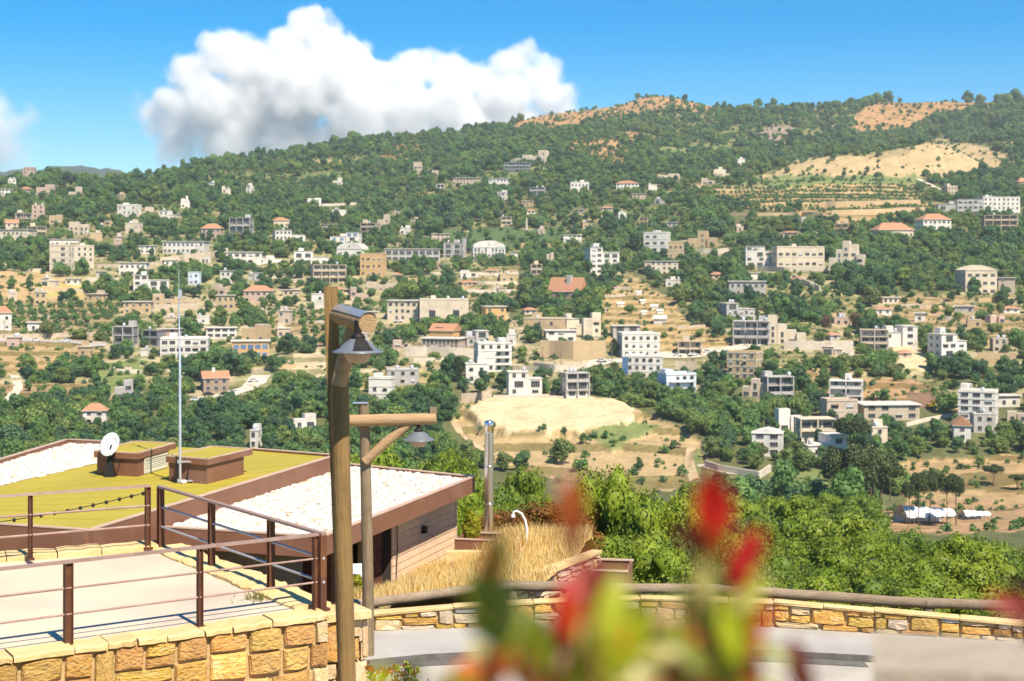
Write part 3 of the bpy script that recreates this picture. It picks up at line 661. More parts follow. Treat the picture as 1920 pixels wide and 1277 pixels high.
HOUSES = [
 # far ridge and upper left
 (43,64,314,334,'box','pink','hazy pinkish tower block on the far left ridge'),
 (14,31,336,350,'box','white','small white house low on the far left ridge'),
 (0,26,354,367,'low','white','low white house at the left edge below the ridge'),
 (36,55,350,364,'hip','pink','brown-roofed house between trees under the left ridge'),
 (66,101,346,366,'ruin','pink','wide brownish stone house under the left ridge'),
 (127,153,350,374,'ruin','beige','stacked pale houses in dark trees under the left ridge'),
 (59,84,385,409,'box','pink','tall plain pinkish block above the balconied beige house'),
 (27,62,399,420,'frame','beige','beige house with long balconies on the upper left'),
 (9,36,411,434,'gable','cream','cream gabled house on the upper left above the long pale hall'),
 (-8,57,430,453,'low','cream','long pale flat-roofed hall at the left edge'),
 (48,90,424,445,'frame','beige','pale open-sided house beside the long pale hall'),
 (90,151,448,462,'low','white','white house with broad flat roof above the left apartment blocks'),
 (89,131,461,516,'apt','cream','tall cream apartment block with orange-banded base on the left',dict(win='wide',yaw=12,two='pink',st=5)),
 (129,179,462,503,'apt','cream','second cream apartment block, plain walled, joined to the banded one',dict(win='std',yaw=-16,st=4)),
 (232,262,419,440,'box','cream','cream cube house among trees right of the left apartments',dict(skip=.6)),
 (217,258,385,412,'apt','white','white stepped apartment block in the upper left wood',dict(yaw=10)),
 (256,284,388,410,'ruin','cream','cream houses attached to the white upper left apartment block'),
 (296,333,395,413,'villa','white','white villa right of the upper left apartment block'),
 (338,357,378,390,'box','white','white chapel-like house with slim tower in the wood',dict(skip=.5)),
 (158,194,437,455,'box','tan','plain tan house with bare walls left of the long white hall',dict(skip=.7)),
 (127,166,416,442,'ruin','beige','unfinished beige columns and walls among trees'),
 (377,414,419,447,'hip','pink','pinkish house with tiled roof next to the dark-balconied block'),
 (428,470,408,454,'frame','grey','grey modern house with three dark balcony floors',dict(inner='dgrey',yaw=6,st=3)),
 (260,292,460,476,'low','white','small white flat-roofed house above the beige ramp wall'),
 (303,384,452,475,'low','white','very long white flat-roofed hall on the left slope',dict(yaw=4)),
 (423,491,472,495,'low','white','long white low house with a row of dark windows',dict(yaw=-5,win='wide')),
 (222,275,492,517,'low','white','white flat-roofed house half behind trees left of the mast'),
 (247,320,516,547,'villa','white','broad white modern villa left of the mast',dict(yaw=-14,win='big')),
 (352,374,511,534,'box','blue','small bluish white house right of the mast'),
 (411,435,508,531,'villa','white','white house half hidden by trees right of the mast'),
 (386,425,533,554,'ruin','beige','beige ruined walls with openings below the bluish house'),
 (455,515,535,567,'hip','pink','pinkish grey house with low hipped roof above the orchard'),
 (284,368,549,577,'ruin','tan','row of plain tan walls and houses by the mast',dict(hts=[.9,.55,.7,.45])),
 (405,441,553,580,'low','tan','tan house with brown slab roof and dark porch'),
 (230,284,565,588,'low','tan','tan house with four small windows on the left slope'),
 (-14,24,574,619,'hip','white','white house with red tiled roof at the left edge',dict(eave=.72)),
 (207,252,612,645,'frame','grey','grey white modern house with dark openings above the tan terraces',dict(inner='dgrey')),
 (259,301,619,648,'frame','dgrey','dark glazed modern house beside the grey white one',dict(inner='dgrey')),
 (299,334,616,637,'low','pink','pinkish low house behind the dark glazed one'),
 (298,392,636,676,'apt','white','wide white three-level house with dark ground floor behind the mast',dict(st=3,win='wide',yaw=-8,gap=.9)),
 (383,447,614,635,'low','white','long white house with a strip of windows left of the wooden lamp',dict(win='wide',gap=.6)),
 (446,501,609,642,'ruin','tan','plain tan stone block above the yellow-roofed house',dict(hts=[.8,1])),
 (432,508,639,670,'low','orange','yellow-roofed long house with a row of blue windows',dict(win='blue',gap=.5,skip=0)),
 (377,434,696,736,'gable','brown','brown stone house with pink roof and chimney by the pale lane',dict(yaw=-20)),
 (154,200,757,797,'hip','white','little white house with dark shaded front low on the left'),
 (213,250,714,752,'ruin','grey','jumble of grey white walls low on the left'),
 (261,279,656,668,'box','white','white shed on the scrub below the dark glazed house',dict(skip=1.)),
 (466,484,808,842,'box','white','narrow white house in the wood just above the olive roof'),
 (548,600,778,806,'ruin','white','white broken walls in the wood left of the leaning wooden lamp'),
 # upper middle
 (512,576,432,460,'villa','white','white stepped villa on the upper slope left of centre',dict(yaw=-18)),
 (510,546,407,426,'hip','cream','cream house with dark porch above the white stepped villa'),
 (622,650,394,407,'box','white','bare white cube in the wood above the blue-glazed house',dict(skip=.9)),
 (575,606,371,387,'ruin','white','white house at the left end of the long white wall in the wood'),
 (671,708,418,441,'frame','beige','beige pavilion with open columns on the upper slope'),
 (706,730,402,427,'ruin','beige','beige tower house beside the open pavilion',dict(hts=[.6,1])),
 (617,674,436,460,'villa','white','white house with blue glass front on the upper slope',dict(win='blue',yaw=4)),
 (626,684,455,491,'vault','white','white house with an arched gable and dark balconies',dict(yaw=14,win='wide')),
 (549,618,471,496,'villa','white','white low modern villa left of the arched house',dict(win='wide')),
 (672,720,477,518,'apt','orange','orange three-storey house with small dark windows',dict(st=3,yaw=10)),
 (721,825,466,490,'low','grey','very long low grey house with a flat slab roof',dict(win='big',yaw=-2,gap=.8)),
 (829,872,446,486,'villa','grey','grey modern house with a tall blue glass front',dict(win='blue',yaw=8,split=.9)),
 (885,950,451,490,'vault','white','white barrel-vaulted house with three tall windows',dict(yaw=-8,win='tall',gap=1.0)),
 (807,845,438,452,'low','beige','beige flat house behind the grey modern glass-fronted one'),
 (478,537,478,495,'ruin','white','scattered white low houses left of the low modern villa',dict(hts=[.6,.9,.5])),
 (583,654,496,532,'frame','beige','pale block with open columns above the wooden lamp top'),
 (583,607,552,578,'box','white','plain white cube just left of the wooden lamp top',dict(skip=.9)),
 (655,695,539,568,'ruin','pink','pinkish stepped house right of the wooden lamp top',dict(hts=[1,.6,.5])),
 (684,742,527,550,'ruin','beige','beige walled house with flat roofs right of the lamp top',dict(hts=[.9,.6,.8])),
 (722,788,563,602,'low','cream','cream low house joined left of the hall with tall dark windows'),
 (786,880,562,602,'box','cream','cream flat hall with two tall dark windows',dict(win='bay',gap=7,skip=0,yaw=-3,st=1)),
 (907,953,574,600,'low','orange','orange flat house with a dark ground floor opening'),
 (797,857,607,640,'gable','orange','orange gabled house with a solar panel on its roof',dict(yaw=24,eave=.6)),
 (783,868,634,657,'low','pink','long pink-roofed house with a columned porch',dict(win='tall',gap=.6)),
 (872,920,621,647,'villa','grey','grey white house left above the central white apartments'),
 (892,964,645,697,'apt','white','large white apartment block with stair tower in the village centre',dict(yaw=-12,st=4,balc=(.55,.95))),
 (872,915,683,718,'box','white','white cube house at the foot of the central white apartments',dict(yaw=-6)),
 (952,1019,698,742,'villa','white','white modern villa with open porch above the pale field',dict(yaw=-6)),
 (1057,1111,699,747,'frame','grey','grey white three-storey house above the right end of the pale field',dict(inner='white',yaw=-16,rec=1.0)),
 (689,736,711,752,'apt','white','plain white block with small windows between the two wooden lamps',dict(yaw=8,st=3)),
 (724,787,694,722,'box','grey','flat grey house with three square windows',dict(yaw=-6,gap=2.4,skip=0)),
 (949,968,628,648,'box','white','tiny white house left of the tan compound'),
 (1022,1082,619,642,'low','white','white low wing with a row of windows in the tan compound',dict(win='wide')),
 (1056,1112,598,626,'villa','cream','cream house with long glazed front in the tan compound',dict(win='wide')),
 (1094,1132,587,640,'ruin','cream','tall cream tower-like house at the right of the tan compound',dict(hts=[.8,1])),
 (974,1060,598,628,'box','tan','tan windowless block at the left of the tan compound',dict(skip=.85)),
 # upper and centre right
 (1102,1167,464,514,'villa','white','white and cream house with a glazed top floor',dict(win='wide',yaw=-14,lowleft=False)),
 (1202,1254,437,484,'apt','white','white four-storey block beside the tall dark conifer',dict(st=4,yaw=20,win='wide')),
 (1251,1283,454,498,'apt','tan','tan wing joined to the white four-storey block',dict(st=3,yaw=10)),
 (1209,1272,489,517,'low','cream','cream lower house below the white four-storey block'),
 (1022,1094,520,569,'gable','brown','large chalet with a broad brown tiled roof and dark loggia',dict(yaw=26,eave=.45,dep=9)),
 (1148,1202,610,632,'low','grey','dark glazed flat house above the white mansard block',dict(win='big')),
 (1163,1241,627,670,'apt','white','wide white three-storey block with a chamfered roof edge',dict(st=3,yaw=-8,gap=1.8)),
 (1171,1244,669,711,'apt','white','white block with a blue corner panel above the dense wood',dict(st=3,yaw=6,win='std')),
 (1242,1313,703,742,'apt','blue','pale blue house with white balconies in the dense wood',dict(st=3,balc=(.1,.9))),
 (1355,1425,662,713,'apt','tan','tan three-storey house with a yellow top floor',dict(st=4,yaw=26)),
 (1385,1442,712,748,'ruin','beige','beige stone base walls below the tan three-storey house',dict(hts=[.6,1,.8])),
 (1370,1447,602,648,'frame','grey','grey modern complex with dark recessed balconies',dict(inner='grey',yaw=12)),
 (1357,1422,569,604,'villa','grey','grey low house behind the modern complex'),
 (1397,1460,462,501,'villa','white','white end of the long hillside building on the right',dict(win='wide')),
 (1455,1548,464,500,'apt','cream','long cream two-storey building on the right slope',dict(st=2,win='wide',yaw=-4)),
 (1365,1438,527,555,'low','grey','grey white low house left of the stone ramp'),
 (1056,1091,440,454,'low','white','small white flat house above the dense centre trees'),
 (991,1022,351,370,'frame','grey','grey framed house alone high on the slope',dict(inner='dgrey')),
 (1069,1105,342,360,'box','white','white house alone high in the wood'),
 (1155,1198,338,356,'hip','white','white house with a pale hipped roof high on the slope'),
 (1159,1175,398,411,'box','white','plain white cube in the wood below the hipped house',dict(skip=1.)),
 (960,1025,282,310,'ruin','cream','cream ruined terrace houses below the summit',dict(hts=[.5,.7,.6,1])),
 (944,995,304,324,'frame','dgrey','dark framed house with white slabs below the summit ruins',dict(inner='white')),
 (775,822,304,330,'ruin','beige','beige broken walls high in the left wood',dict(hts=[1,.5,.4])),
 (916,958,334,350,'low','white','white flat house high on the slope left of the dark framed one'),
 (845,897,333,347,'low','beige','pale low wall-like house high on the slope'),
 (1230,1280,321,336,'ruin','beige','beige low ruin high in the wood',dict(hts=[.5,.7])),
 (1338,1370,318,337,'ruin','cream','cream ruin beside the green meadow under the mound'),
 (1312,1340,334,346,'ruin','beige','low stone hut left of the vineyard terraces'),
 (1382,1398,299,312,'box','white','lone white cube in dark wood left of the mound',dict(skip=1.)),
 (1215,1233,347,356,'box','white','tiny white hut beside the terraces, high on the slope',dict(skip=1.)),
 (1286,1347,433,464,'ruin','tan','tan ruined house with many openings on the right slope'),
 (1340,1362,318,330,'box','cream','small cream hut on the upper right meadow',dict(skip=1.)),
 # right
 (1727,1788,400,441,'hip','white','white house with an orange hipped roof and dark base',dict(eave=.72,yaw=-10)),
 (1642,1718,417,445,'hip','cream','low cream house with a wide orange hipped roof',dict(eave=.5)),
 (1759,1845,374,403,'villa','grey','grey modern long house under the tan terraces',dict(win='wide',yaw=6)),
 (1841,1915,370,402,'box','white','bright white block house at the upper right',dict(gap=2.2,yaw=-5)),
 (1845,1910,403,443,'frame','beige','beige open-framed ruin at the right edge',dict(inner='brown')),
 (1772,1800,349,365,'box','beige','small beige house above the grey long house'),
 (1909,1930,333,357,'hip','brown','orange-roofed house at the right edge below the mound'),
 (1805,1875,497,552,'pediment','cream','cream house with a stepped gable front on the right',dict(win='wide',st=3,yaw=-10)),
 (1870,1905,520,550,'low','beige','beige wing right of the stepped-gable house'),
 (1548,1624,452,515,'ruin','cream','cream stepped stone fortress-like house on the right',dict(hts=[.5,.75,1,.9,.6],dep=14)),
 (1612,1668,618,657,'frame','beige','grey beige house with open floors on the right slope',dict(inner='grey',yaw=8)),
 (1655,1724,612,650,'villa','white','white angular house with a blue-grey roof plane',dict(win='wide')),
 (1755,1825,627,684,'villa','white','white modern house with a dark glazed side and thin columns',dict(yaw=-20,win='big')),
 (1862,1890,636,661,'box','beige','beige cube house at the right edge above the terrace wall'),
 (1440,1513,592,647,'ruin','cream','pale cream stepped houses left of the brown trees',dict(hts=[1,.7,.5,.4])),
 (1434,1494,706,755,'frame','grey','grey white three-storey house with dark rounded balconies',dict(inner='dgrey',st=3,yaw=-12)),
 (1551,1621,714,756,'frame','white','white house with framed openings beside the bare brown field',dict(inner='grey',yaw=14,st=3)),
 (1547,1612,752,790,'apt','beige','beige two-storey house with dark corner balconies',dict(st=2,yaw=-8,win='wide')),
 (1618,1727,758,788,'low','beige','long low beige house with a pale roof',dict(win='wide',yaw=-3)),
 (1790,1872,736,800,'apt','white','tall white apartment block at the lower right',dict(st=5,yaw=24,win='wide')),
 (1784,1825,783,829,'gable','white','white gabled annex below the tall white apartments',dict(yaw=12,dep=9)),
 (1826,1867,777,812,'box','grey','grey flat annex right below the tall white apartments'),
 (1406,1470,804,856,'pediment','white','white house with a blue-grey pediment at the left of the lower cluster',dict(yaw=14,win='wide',st=3)),
 (1460,1512,768,812,'ruin','white','white stepped houses at the top of the lower cluster',dict(hts=[1,.7])),
 (1498,1570,785,830,'frame','cream','cream balcony house in the middle of the lower cluster',dict(inner='cream',yaw=-6)),
 (1510,1597,818,858,'villa','white','white low house with a dark window strip in front of the lower cluster',dict(yaw=-14,win='big',lowleft=True)),
 (1632,1667,802,836,'box','cream','small cream house right of the umbrella pine',dict(yaw=-10)),
 (1868,1916,741,763,'low','white','white flat-roofed shed right of the tall white apartments'),
 (1803,1830,721,738,'ruin','grey','little grey hut on the brown slope above the tall white apartments'),
 (1888,1930,773,795,'ruin','beige','beige walls at the right edge below the white shed'),
]
for h in HOUSES:
    house(*h[:7], **(h[7] if len(h) > 7 else {}))
def near_label(what, x, y, reach):
    """a label that places a small thing by the well-known house nearest to it"""
    best = None
    for h in HOUSES:
        cx_, cy_ = min(max(x, h[0]), h[1]), min(max(y, h[2]), h[3]); d = math.hypot(x - cx_, (y - cy_) * 1.3)
        if d < reach and (best is None or d < best[0]): best = (d, h)
    if best is None: return None
    h = best[1]; w = h[6].split()
    for stop in ('with', 'of', 'on', 'in', 'among', 'between', 'behind', 'below', 'above', 'under', 'at', 'right', 'left', 'beside', 'next', 'by', 'high', 'low', 'just', 'joined', 'half', 'alone', 'low', 'the'):
        if stop in w[3:] and len(w) > 8: w = w[:3 + w[3:].index(stop)]
    s_ = ' '.join(w[:10])
    dr = 'left of' if x < h[0] else 'right of' if x > h[1] else 'above' if y < h[3] - 4 else 'below'
    return what + ' ' + dr + ' the ' + s_

def find(label_part):
    for o in C.objects:
        if label_part in o.get('label', ''): return o
# the many little houses and walls between them
HR = random.Random(31); used_l = set()
tries = 0; n_small = 0
SMALL = [[(-10,560),(230,600)]]
while n_small < 78 and tries < 6000:
    tries += 1
    x = HR.uniform(5, 1905); y = HR.choice((HR.uniform(430, 690), HR.uniform(470, 640), HR.uniform(330, 470)))
    if x < 560 and y > 690: continue
    if 1120 < x < 1400 and 545 < y < 665: continue
    if 1600 < x and 430 < y < 560: continue
    if 1270 < x < 1740 and 300 < y < 400: continue
    if y < 420 and HR.random() < .55: continue
    D_ = cast(x, y, 300); w = HR.uniform(5.5, 11) * F / D_; h_ = HR.choice((3.4, 3.6, 6.4, 4.2)) * F / D_
    if any(x + w/2 + 6 > b_[0] and x - w/2 - 6 < b_[1] and y + 4 > b_[2] and y - h_ - 4 < b_[3] for b_ in BBOX): continue
    col = HR.choice(('white', 'white', 'cream', 'beige', 'beige', 'white', 'grey', 'pink', 'tan'))
    lb = near_label('small ' + {'pink': 'pinkish'}.get(col, col) + ' house', x, y, 70)
    if not lb or lb in used_l: continue
    used_l.add(lb); n_small += 1
    house(x - w/2, x + w/2, y - h_, y, HR.choice(('box', 'low', 'low', 'villa', 'ruin', 'hip') if h_ * D_ / F < 5 else ('villa', 'ruin', 'box', 'frame')), col, lb)
# touches of their own
o = find('slim tower'); block(o, .5, 1.9, 1, 2.4, 0, 9, M_W['white'], 'tower')
o = find('solar panel'); b = MB(); b.box(-3.5, .5, 1.2, 3.2, 6.2, 6.32, m_solar, Matrix.Rotation(0, 4, 'X')); b.build('solar_panel', o)
o = find('pink roof and chimney'); block(o, -1.2, 0, 3, 4.2, 4, 9.5, M_W['white'], 'chimney')
o = find('brown tiled roof'); block(o, .2, 2.6, 2.2, 4.6, 7, 14.4, M_W['grey'], 'chimney')
o = find('blue corner panel'); b = MB(); b.box(-8.6, -6.3, -.3, -.05, .5, 8.8, m_blueglass); b.build('blue_panel', o)

# ------------------------------------------------------------------ shelters on the tan field
shm = MB(); shm.box(-1.6, 1.6, 0, 2.4, -1, 1.5, M_W['white']); shm_me = shm.mesh('wall')
shr = MB(); shr.poly([(-1.9,-.3,1.45),(1.9,-.3,1.45),(1.9,2.7,1.45),(-1.9,2.7,1.45),(-1.9,1.2,2.5),(1.9,1.2,2.5)], [(0,1,5,4),(2,3,4,5),(1,2,5),(3,0,4),(3,2,1,0)], M_W['white']); shr_me = shr.mesh('roof')
for (x, y, s_) in ((1164,575,1),(1198,553,.9),(1206,569,.85),(1227,580,1),(1208,590,.8),(1238,588,.9),(1236,608,1.7)):
    p = on_ground(x, y, 300); r_ = empty('field_shelter', p, rnd.uniform(-.5, .5), 'small white shelter standing on the bare tan field below the white four-storey block', 'shelter', 'white shelters on the tan field')
    r_.scale = (s_, s_, s_); link('wall', shm_me, r_); link('roof', shr_me, r_); BBOX.append((x-7*s_, x+7*s_, y-9*s_, y, p.y))

# ------------------------------------------------------------------ roads and tracks draped on the slope
def px_path(pts, step=5.0):
    out = []
    for a, b in zip(pts[:-1], pts[1:]):
        n = max(1, int(math.hypot(b[0]-a[0], b[1]-a[1]) / step))
        out += [(a[0] + (b[0]-a[0]) * i / n, a[1] + (b[1]-a[1]) * i / n) for i in range(n)]
    return out + [pts[-1]]
KEEP = []
m_road = pmat('pale_track', (.62, .54, .43), (.5, .42, .33), .3, .95, .2, 2, .05)
m_dirt = pmat('dirt_track', (.50, .37, .21), (.42, .3, .17), .3, .95, .2, 2, .05)
m_asph = pmat('worn_asphalt', (.42, .37, .32), (.34, .3, .26), .3, .95, .2, 2, .05)
def road(name, label, pts, width, mat):
    w = [on_ground(x, y, 300) for x, y in px_path(pts)]
    for _ in range(4): w = [w[0]] + [(w[i-1] + w[i] * 2 + w[i+1]) / 4 for i in range(1, len(w)-1)] + [w[-1]]
    v = []; f = []
    for i, p in enumerate(w):
        d = (w[min(i+1, len(w)-1)] - w[max(0, i-1)]); d.z = 0; d.normalize(); nrm = Vector((-d.y, d.x, 0))
        for s_ in (-1, -.33, .33, 1):
            q = p + nrm * width / 2 * s_; v.append((q.x, q.y, max(zat(q.x, q.y), p.z - 1.0) + .22))
    for i in range(len(w) - 1):
        for k in range(3): f.append((i*4+k, i*4+k+1, (i+1)*4+k+1, (i+1)*4+k))
    b = MB(); b.poly(v, f, mat, True); tag(b.build(name), label, None, None, 'structure')
    for (x, y) in px_path(pts, 8): KEEP.append((x, y, width / 2 * F / w[0].y))
road('road', 'pale road through the village centre', [(1010,692),(1090,690),(1142,676),(1240,670),(1300,666),(1360,657),(1400,648),(1445,642)], 7, m_road)
road('path', 'white path in the left terraces', [(0,757),(20,746),(37,730),(31,712),(26,704)], 3.5, m_road)
road('road', 'pale lane by the brown stone house', [(372,752),(395,742),(432,741),(468,728),(492,704)], 8, m_road)
road('path', 'track beside the vineyard terraces', [(1722,335),(1740,345),(1762,356)], 5, m_road)
road('path', 'track under the curved white wall', [(1318,872),(1372,888),(1432,888)], 5, m_road)
road('path', 'track down the left of the pale field', [(848,792),(872,822),(900,842),(925,856)], 2.5, m_dirt)
road('road', 'grey road above the left terraces', [(-30,640),(60,640),(130,641),(200,645)], 9, m_asph)
road('path', 'dirt strip beside the green bank', [(1296,840),(1291,868),(1302,900)], 3, m_dirt)

# ------------------------------------------------------------------ retaining walls
m_wall = pmat('rubble_retaining_wall', (.56, .46, .34), (.44, .35, .25), .5, .95, .5, 2.0, .08, stain=(.3, .24, .17), stain_amt=.3, stain_scale=.3)
m_wallw = pmat('pale_retaining_wall', (.66, .57, .45), (.55, .46, .36), .5, .95, .4, 2.0, .08, stain=(.35, .28, .2), stain_amt=.3, stain_scale=.3)
m_wallt = pmat('tan_retaining_wall', (.56, .41, .23), (.48, .34, .19), .5, .95, .4, 2.0, .08)
def retaining(label, pts, hpx, mat, th=.6, keep=True):
    pp = px_path(pts, 9); w = [on_ground(x, y, 300) for x, y in pp]
    b = MB()
    for i in range(len(w) - 1):
        p, q = w[i], w[i+1]; hh = hpx * p.y / F
        d = (q - p); d.z = 0; ln = d.length
        if ln < .05: continue
        n_ = Vector((-d.y, d.x, 0)) / ln * th
        if n_.y < 0: n_ = -n_
        v = [p - Vector((0,0,3)), q - Vector((0,0,3)), q + Vector((0,0,hh)), p + Vector((0,0,hh))]
        b.poly(v + [x + n_ for x in v], [(0,1,2,3),(3,2,6,7),(5,4,7,6),(0,3,7,4),(1,5,6,2)], mat)
    o = b.build('retaining_wall'); tag(o, label, 'wall', 'retaining walls on the hillside')
    if keep:
        for (x, y) in pp: BBOX.append((x-5, x+5, y-hpx, y, w[0].y))
retaining('big tan wall with steps below the tan compound', [(1012,672),(1075,674),(1136,672)], 34, m_wallt, 1)
retaining('cream wall below the pink-roofed porch house', [(760,668),(830,668),(895,672)], 18, m_wallw)
retaining('pale curved wall along the village road', [(1000,692),(1050,698),(1100,694)], 13, m_wallw)
retaining('long pale wall under the brown trees on the right', [(1470,655),(1540,656),(1600,655)], 16, m_wallw)
retaining('beige ramp wall below the very long white hall', [(300,497),(345,491),(395,486),(428,478)], 14, m_wall)
retaining('thin beige wall right of the left apartment blocks', [(182,503),(250,500),(330,497)], 7, m_wall)
retaining('curved white wall at the left of the lower cluster', [(1321,876),(1345,884),(1390,892),(1425,898),(1446,884)], 13, m_wallw)
retaining('topmost stone terrace wall left of the dark centre trees', [(880,515),(930,517),(972,515)], 5, m_wallw)
retaining('middle stone terrace wall left of the dark centre trees', [(872,531),(930,533),(970,532)], 5, m_wallw)
retaining('lowest stone terrace wall left of the dark centre trees', [(876,548),(920,550),(966,548)], 6, m_wallw)
retaining('round pale wall of the terrace left of the long cream building', [(1308,474),(1340,477),(1366,473)], 9, m_wallw)
retaining('pale wall behind the grey road on the left', [(-20,636),(80,633),(200,630)], 8, m_wall)
retaining('stub of pale wall below the brown trees', [(1566,668),(1602,667)], 12, m_wallw)
retaining('tall tan terrace wall at the right edge', [(1834,682),(1870,684),(1905,683)], 22, m_wallt)
retaining('pale base wall under the long cream building', [(1420,508),(1480,510),(1552,508)], 9, m_wallw)
retaining('beige jumbled wall right of the blue-panel block', [(1264,704),(1306,702)], 26, m_wall)
retaining('beige wall at the left end of the pale field', [(865,754),(905,752),(922,746)], 16, m_wall)
retaining('sloping stone ramp wall on the right', [(1488,524),(1510,535),(1536,546)], 10, m_wallw)
retaining('long white wall in the upper wood', [(604,387),(640,386),(668,384)], 5, m_wallw)
retaining('beige wall behind the left house with four windows', [(285,580),(330,579),(372,577)], 9, m_wall)
retaining('pale wall beside the white low wing of the compound', [(930,690),(975,694),(1010,696)], 8, m_wallw)
retaining('low pale wall under the white modern villa and its neighbour', [(925,746),(1000,746),(1056,748)], 5, m_wallw)
retaining('pale wall under the tall white apartments', [(1700,800),(1740,790),(1785,782)], 7, m_wallw)
retaining('upper tan bank wall of the terraces below the vineyard', [(1370,404),(1450,405),(1540,403)], 6, m_wallt)
retaining('long tan wall under the vineyard terraces', [(1540,388),(1640,386),(1726,384)], 10, m_wallt)
retaining('lower tan wall under the vineyard terraces', [(1560,404),(1640,402),(1735,398)], 10, m_wallt)

WR = random.Random(41); n_w = 0; used_w = set(); tries = 0
while n_w < 70 and tries < 5000:
    tries += 1; x = WR.uniform(0, 1900); y = WR.choice((WR.uniform(450, 700), WR.uniform(500, 680)))
    if 1600 < x and 430 < y < 560: continue
    L_ = WR.uniform(22, 85)
    if any(x + L_ > b_[0] - 3 and x < b_[1] + 3 and y + 2 > b_[2] and y - 8 < b_[3] for b_ in BBOX): continue
    lb = near_label('low pale stone wall', x + L_ / 2, y, 60)
    if not lb or lb in used_w: continue
    used_w.add(lb); n_w += 1; sl = WR.uniform(-.06, .06)
    retaining(lb, [(x, y), (x + L_ * .5, y + sl * L_ * .5 + WR.uniform(-1, 1)), (x + L_, y + sl * L_)], WR.uniform(3.5, 8), WR.choice((m_wall, m_wallw, m_wallw, m_wallt)), .5, False)
# ------------------------------------------------------------------ slim uprights
m_pole = pmat('weathered_pole', (.25, .20, .15), None, 2, .9)
for (x, y, hp, lb) in ((1313,661,24,'wooden utility pole on the bare tan field, the left of two'), (1325,659,32,'taller utility pole on the bare tan field, right of its pair')):
    p = on_ground(x, y, 300); k = p.y / F; e = empty('utility_pole', p, 0, lb, 'utility pole', 'poles by the tan field')
    b = MB(); b.tube([(0,0,-1),(0,0,hp*k)], [.16,.11], 8, m_pole); b.build('pole', e)
    b = MB(); b.box(-.9,.9,-.06,.06,hp*k-.9,hp*k-.75,m_pole); b.build('crossarm', e)
p = on_ground(987, 434, 300); e = empty('stone_obelisk', p, 0, 'slim pale obelisk standing at the edge of the upper green field', 'obelisk')
b = MB(); k = p.y/F; b.tube([(0,0,-1),(0,0,26*k)], [.9,.45], 4, m_wallw, False); b.build('shaft', e); BBOX.append((983,991,408,434,p.y))
p = on_ground(1684, 190, 300); e = empty('ridge_mast', p, 0, 'thin dark mast on the ridge beside the crest trees', 'mast')
b = MB(); b.tube([(0,0,-2),(0,0,10)], [.35,.2], 6, m_pole); b.build('pole', e)
b = MB(); b.box(-.9,.9,-.2,.2,7.5,9.5,m_pole); b.build('panel_box', e)

# ------------------------------------------------------------------ marquee among the pines
m_tent = pmat('white_canvas', (.82, .80, .77), (.76, .74, .71), .6, .8, .1, 2)
def marquee(x0, x1, y0, y1, label):
    D = cast((x0+x1)/2, y1, 200); k = D/F; W = (x1-x0)*k; H = (y1-y0)*k
    p = P((x0+x1)/2, y1, D); e = empty('marquee', p, math.radians(14), label, 'marquee', 'white marquees among the pines')
    b = MB(); nx, ny = 14, 8; dp = W*.5; v = []; f = []
    for j in range(ny+1):
        for i in range(nx+1):
            u, t_ = i/nx, j/ny
            z = H*(.45 + .55*math.sin(math.pi*t_)**.8*(1-.55*u)) - .25*abs(math.sin(u*math.pi*4))
            v.append((-W/2+W*u, dp*t_, z))
    for j in range(ny):
        for i in range(nx): a_ = j*(nx+1)+i; f.append((a_, a_+1, a_+nx+2, a_+nx+1))
    b.poly(v, f, m_tent, True); b.build('canopy', e)
    for i in range(0, nx+1, 2):
        for yy in (0.02, dp-.02):
            b = MB(); b.tube([(-W/2+W*i/nx, yy, -1.5), (-W/2+W*i/nx, yy, H*.42)], .06, 6, m_pole); b.build('post', e)
    b = MB(); b.box(-W/2, W/2*.9, dp-.08, dp-.03, -.5, H*.4, m_tent); b.build('back_wall', e)
    BBOX.append((x0, x1, y0, y1, D))
marquee(1696, 1800, 948, 984, 'large white marquee roof under the thin pines at lower right')
marquee(1808, 1862, 956, 974, 'small white marquee right of the large one')

# ------------------------------------------------------------------ yellow digger
m_yel = pmat('yellow_paint', (.70, .42, .02), None, 2, .5); m_blk = pmat('black_rubber', (.03,.03,.03), None, 4, .8)
p = on_ground(1746, 767, 300); e = empty('digger', p, .3, 'yellow digger parked beside the long low beige house', 'digger')
b = MB(); b.box(-1.5,1.5,-1.2,-.7,0,.8,m_blk); b.box(-1.5,1.5,.7,1.2,0,.8,m_blk); b.build('tracks', e)
b = MB(); b.box(-1.5,1.2,-1.1,1.1,.85,1.9,m_yel); b.build('body', e)
b = MB(); b.box(.1,1.3,-1.0,.1,1.9,2.9,m_yel); b.box(.15,1.32,-1.02,.05,2.1,2.75,m_glass); b.build('cab', e)
b = MB(); b.tube([(1.1,.4,1.6),(3.0,.4,3.6),(4.6,.4,2.6)], [.22,.2,.16], 6, m_yel); b.build('boom', e)
b = MB(); b.tube([(4.6,.4,2.6),(4.9,.4,.8)], [.15,.15], 6, m_yel); b.box(4.5,5.2,0,.8,.2,.9,m_yel); b.build('bucket', e)
BBOX.append((1738, 1756, 755, 767, p.y))
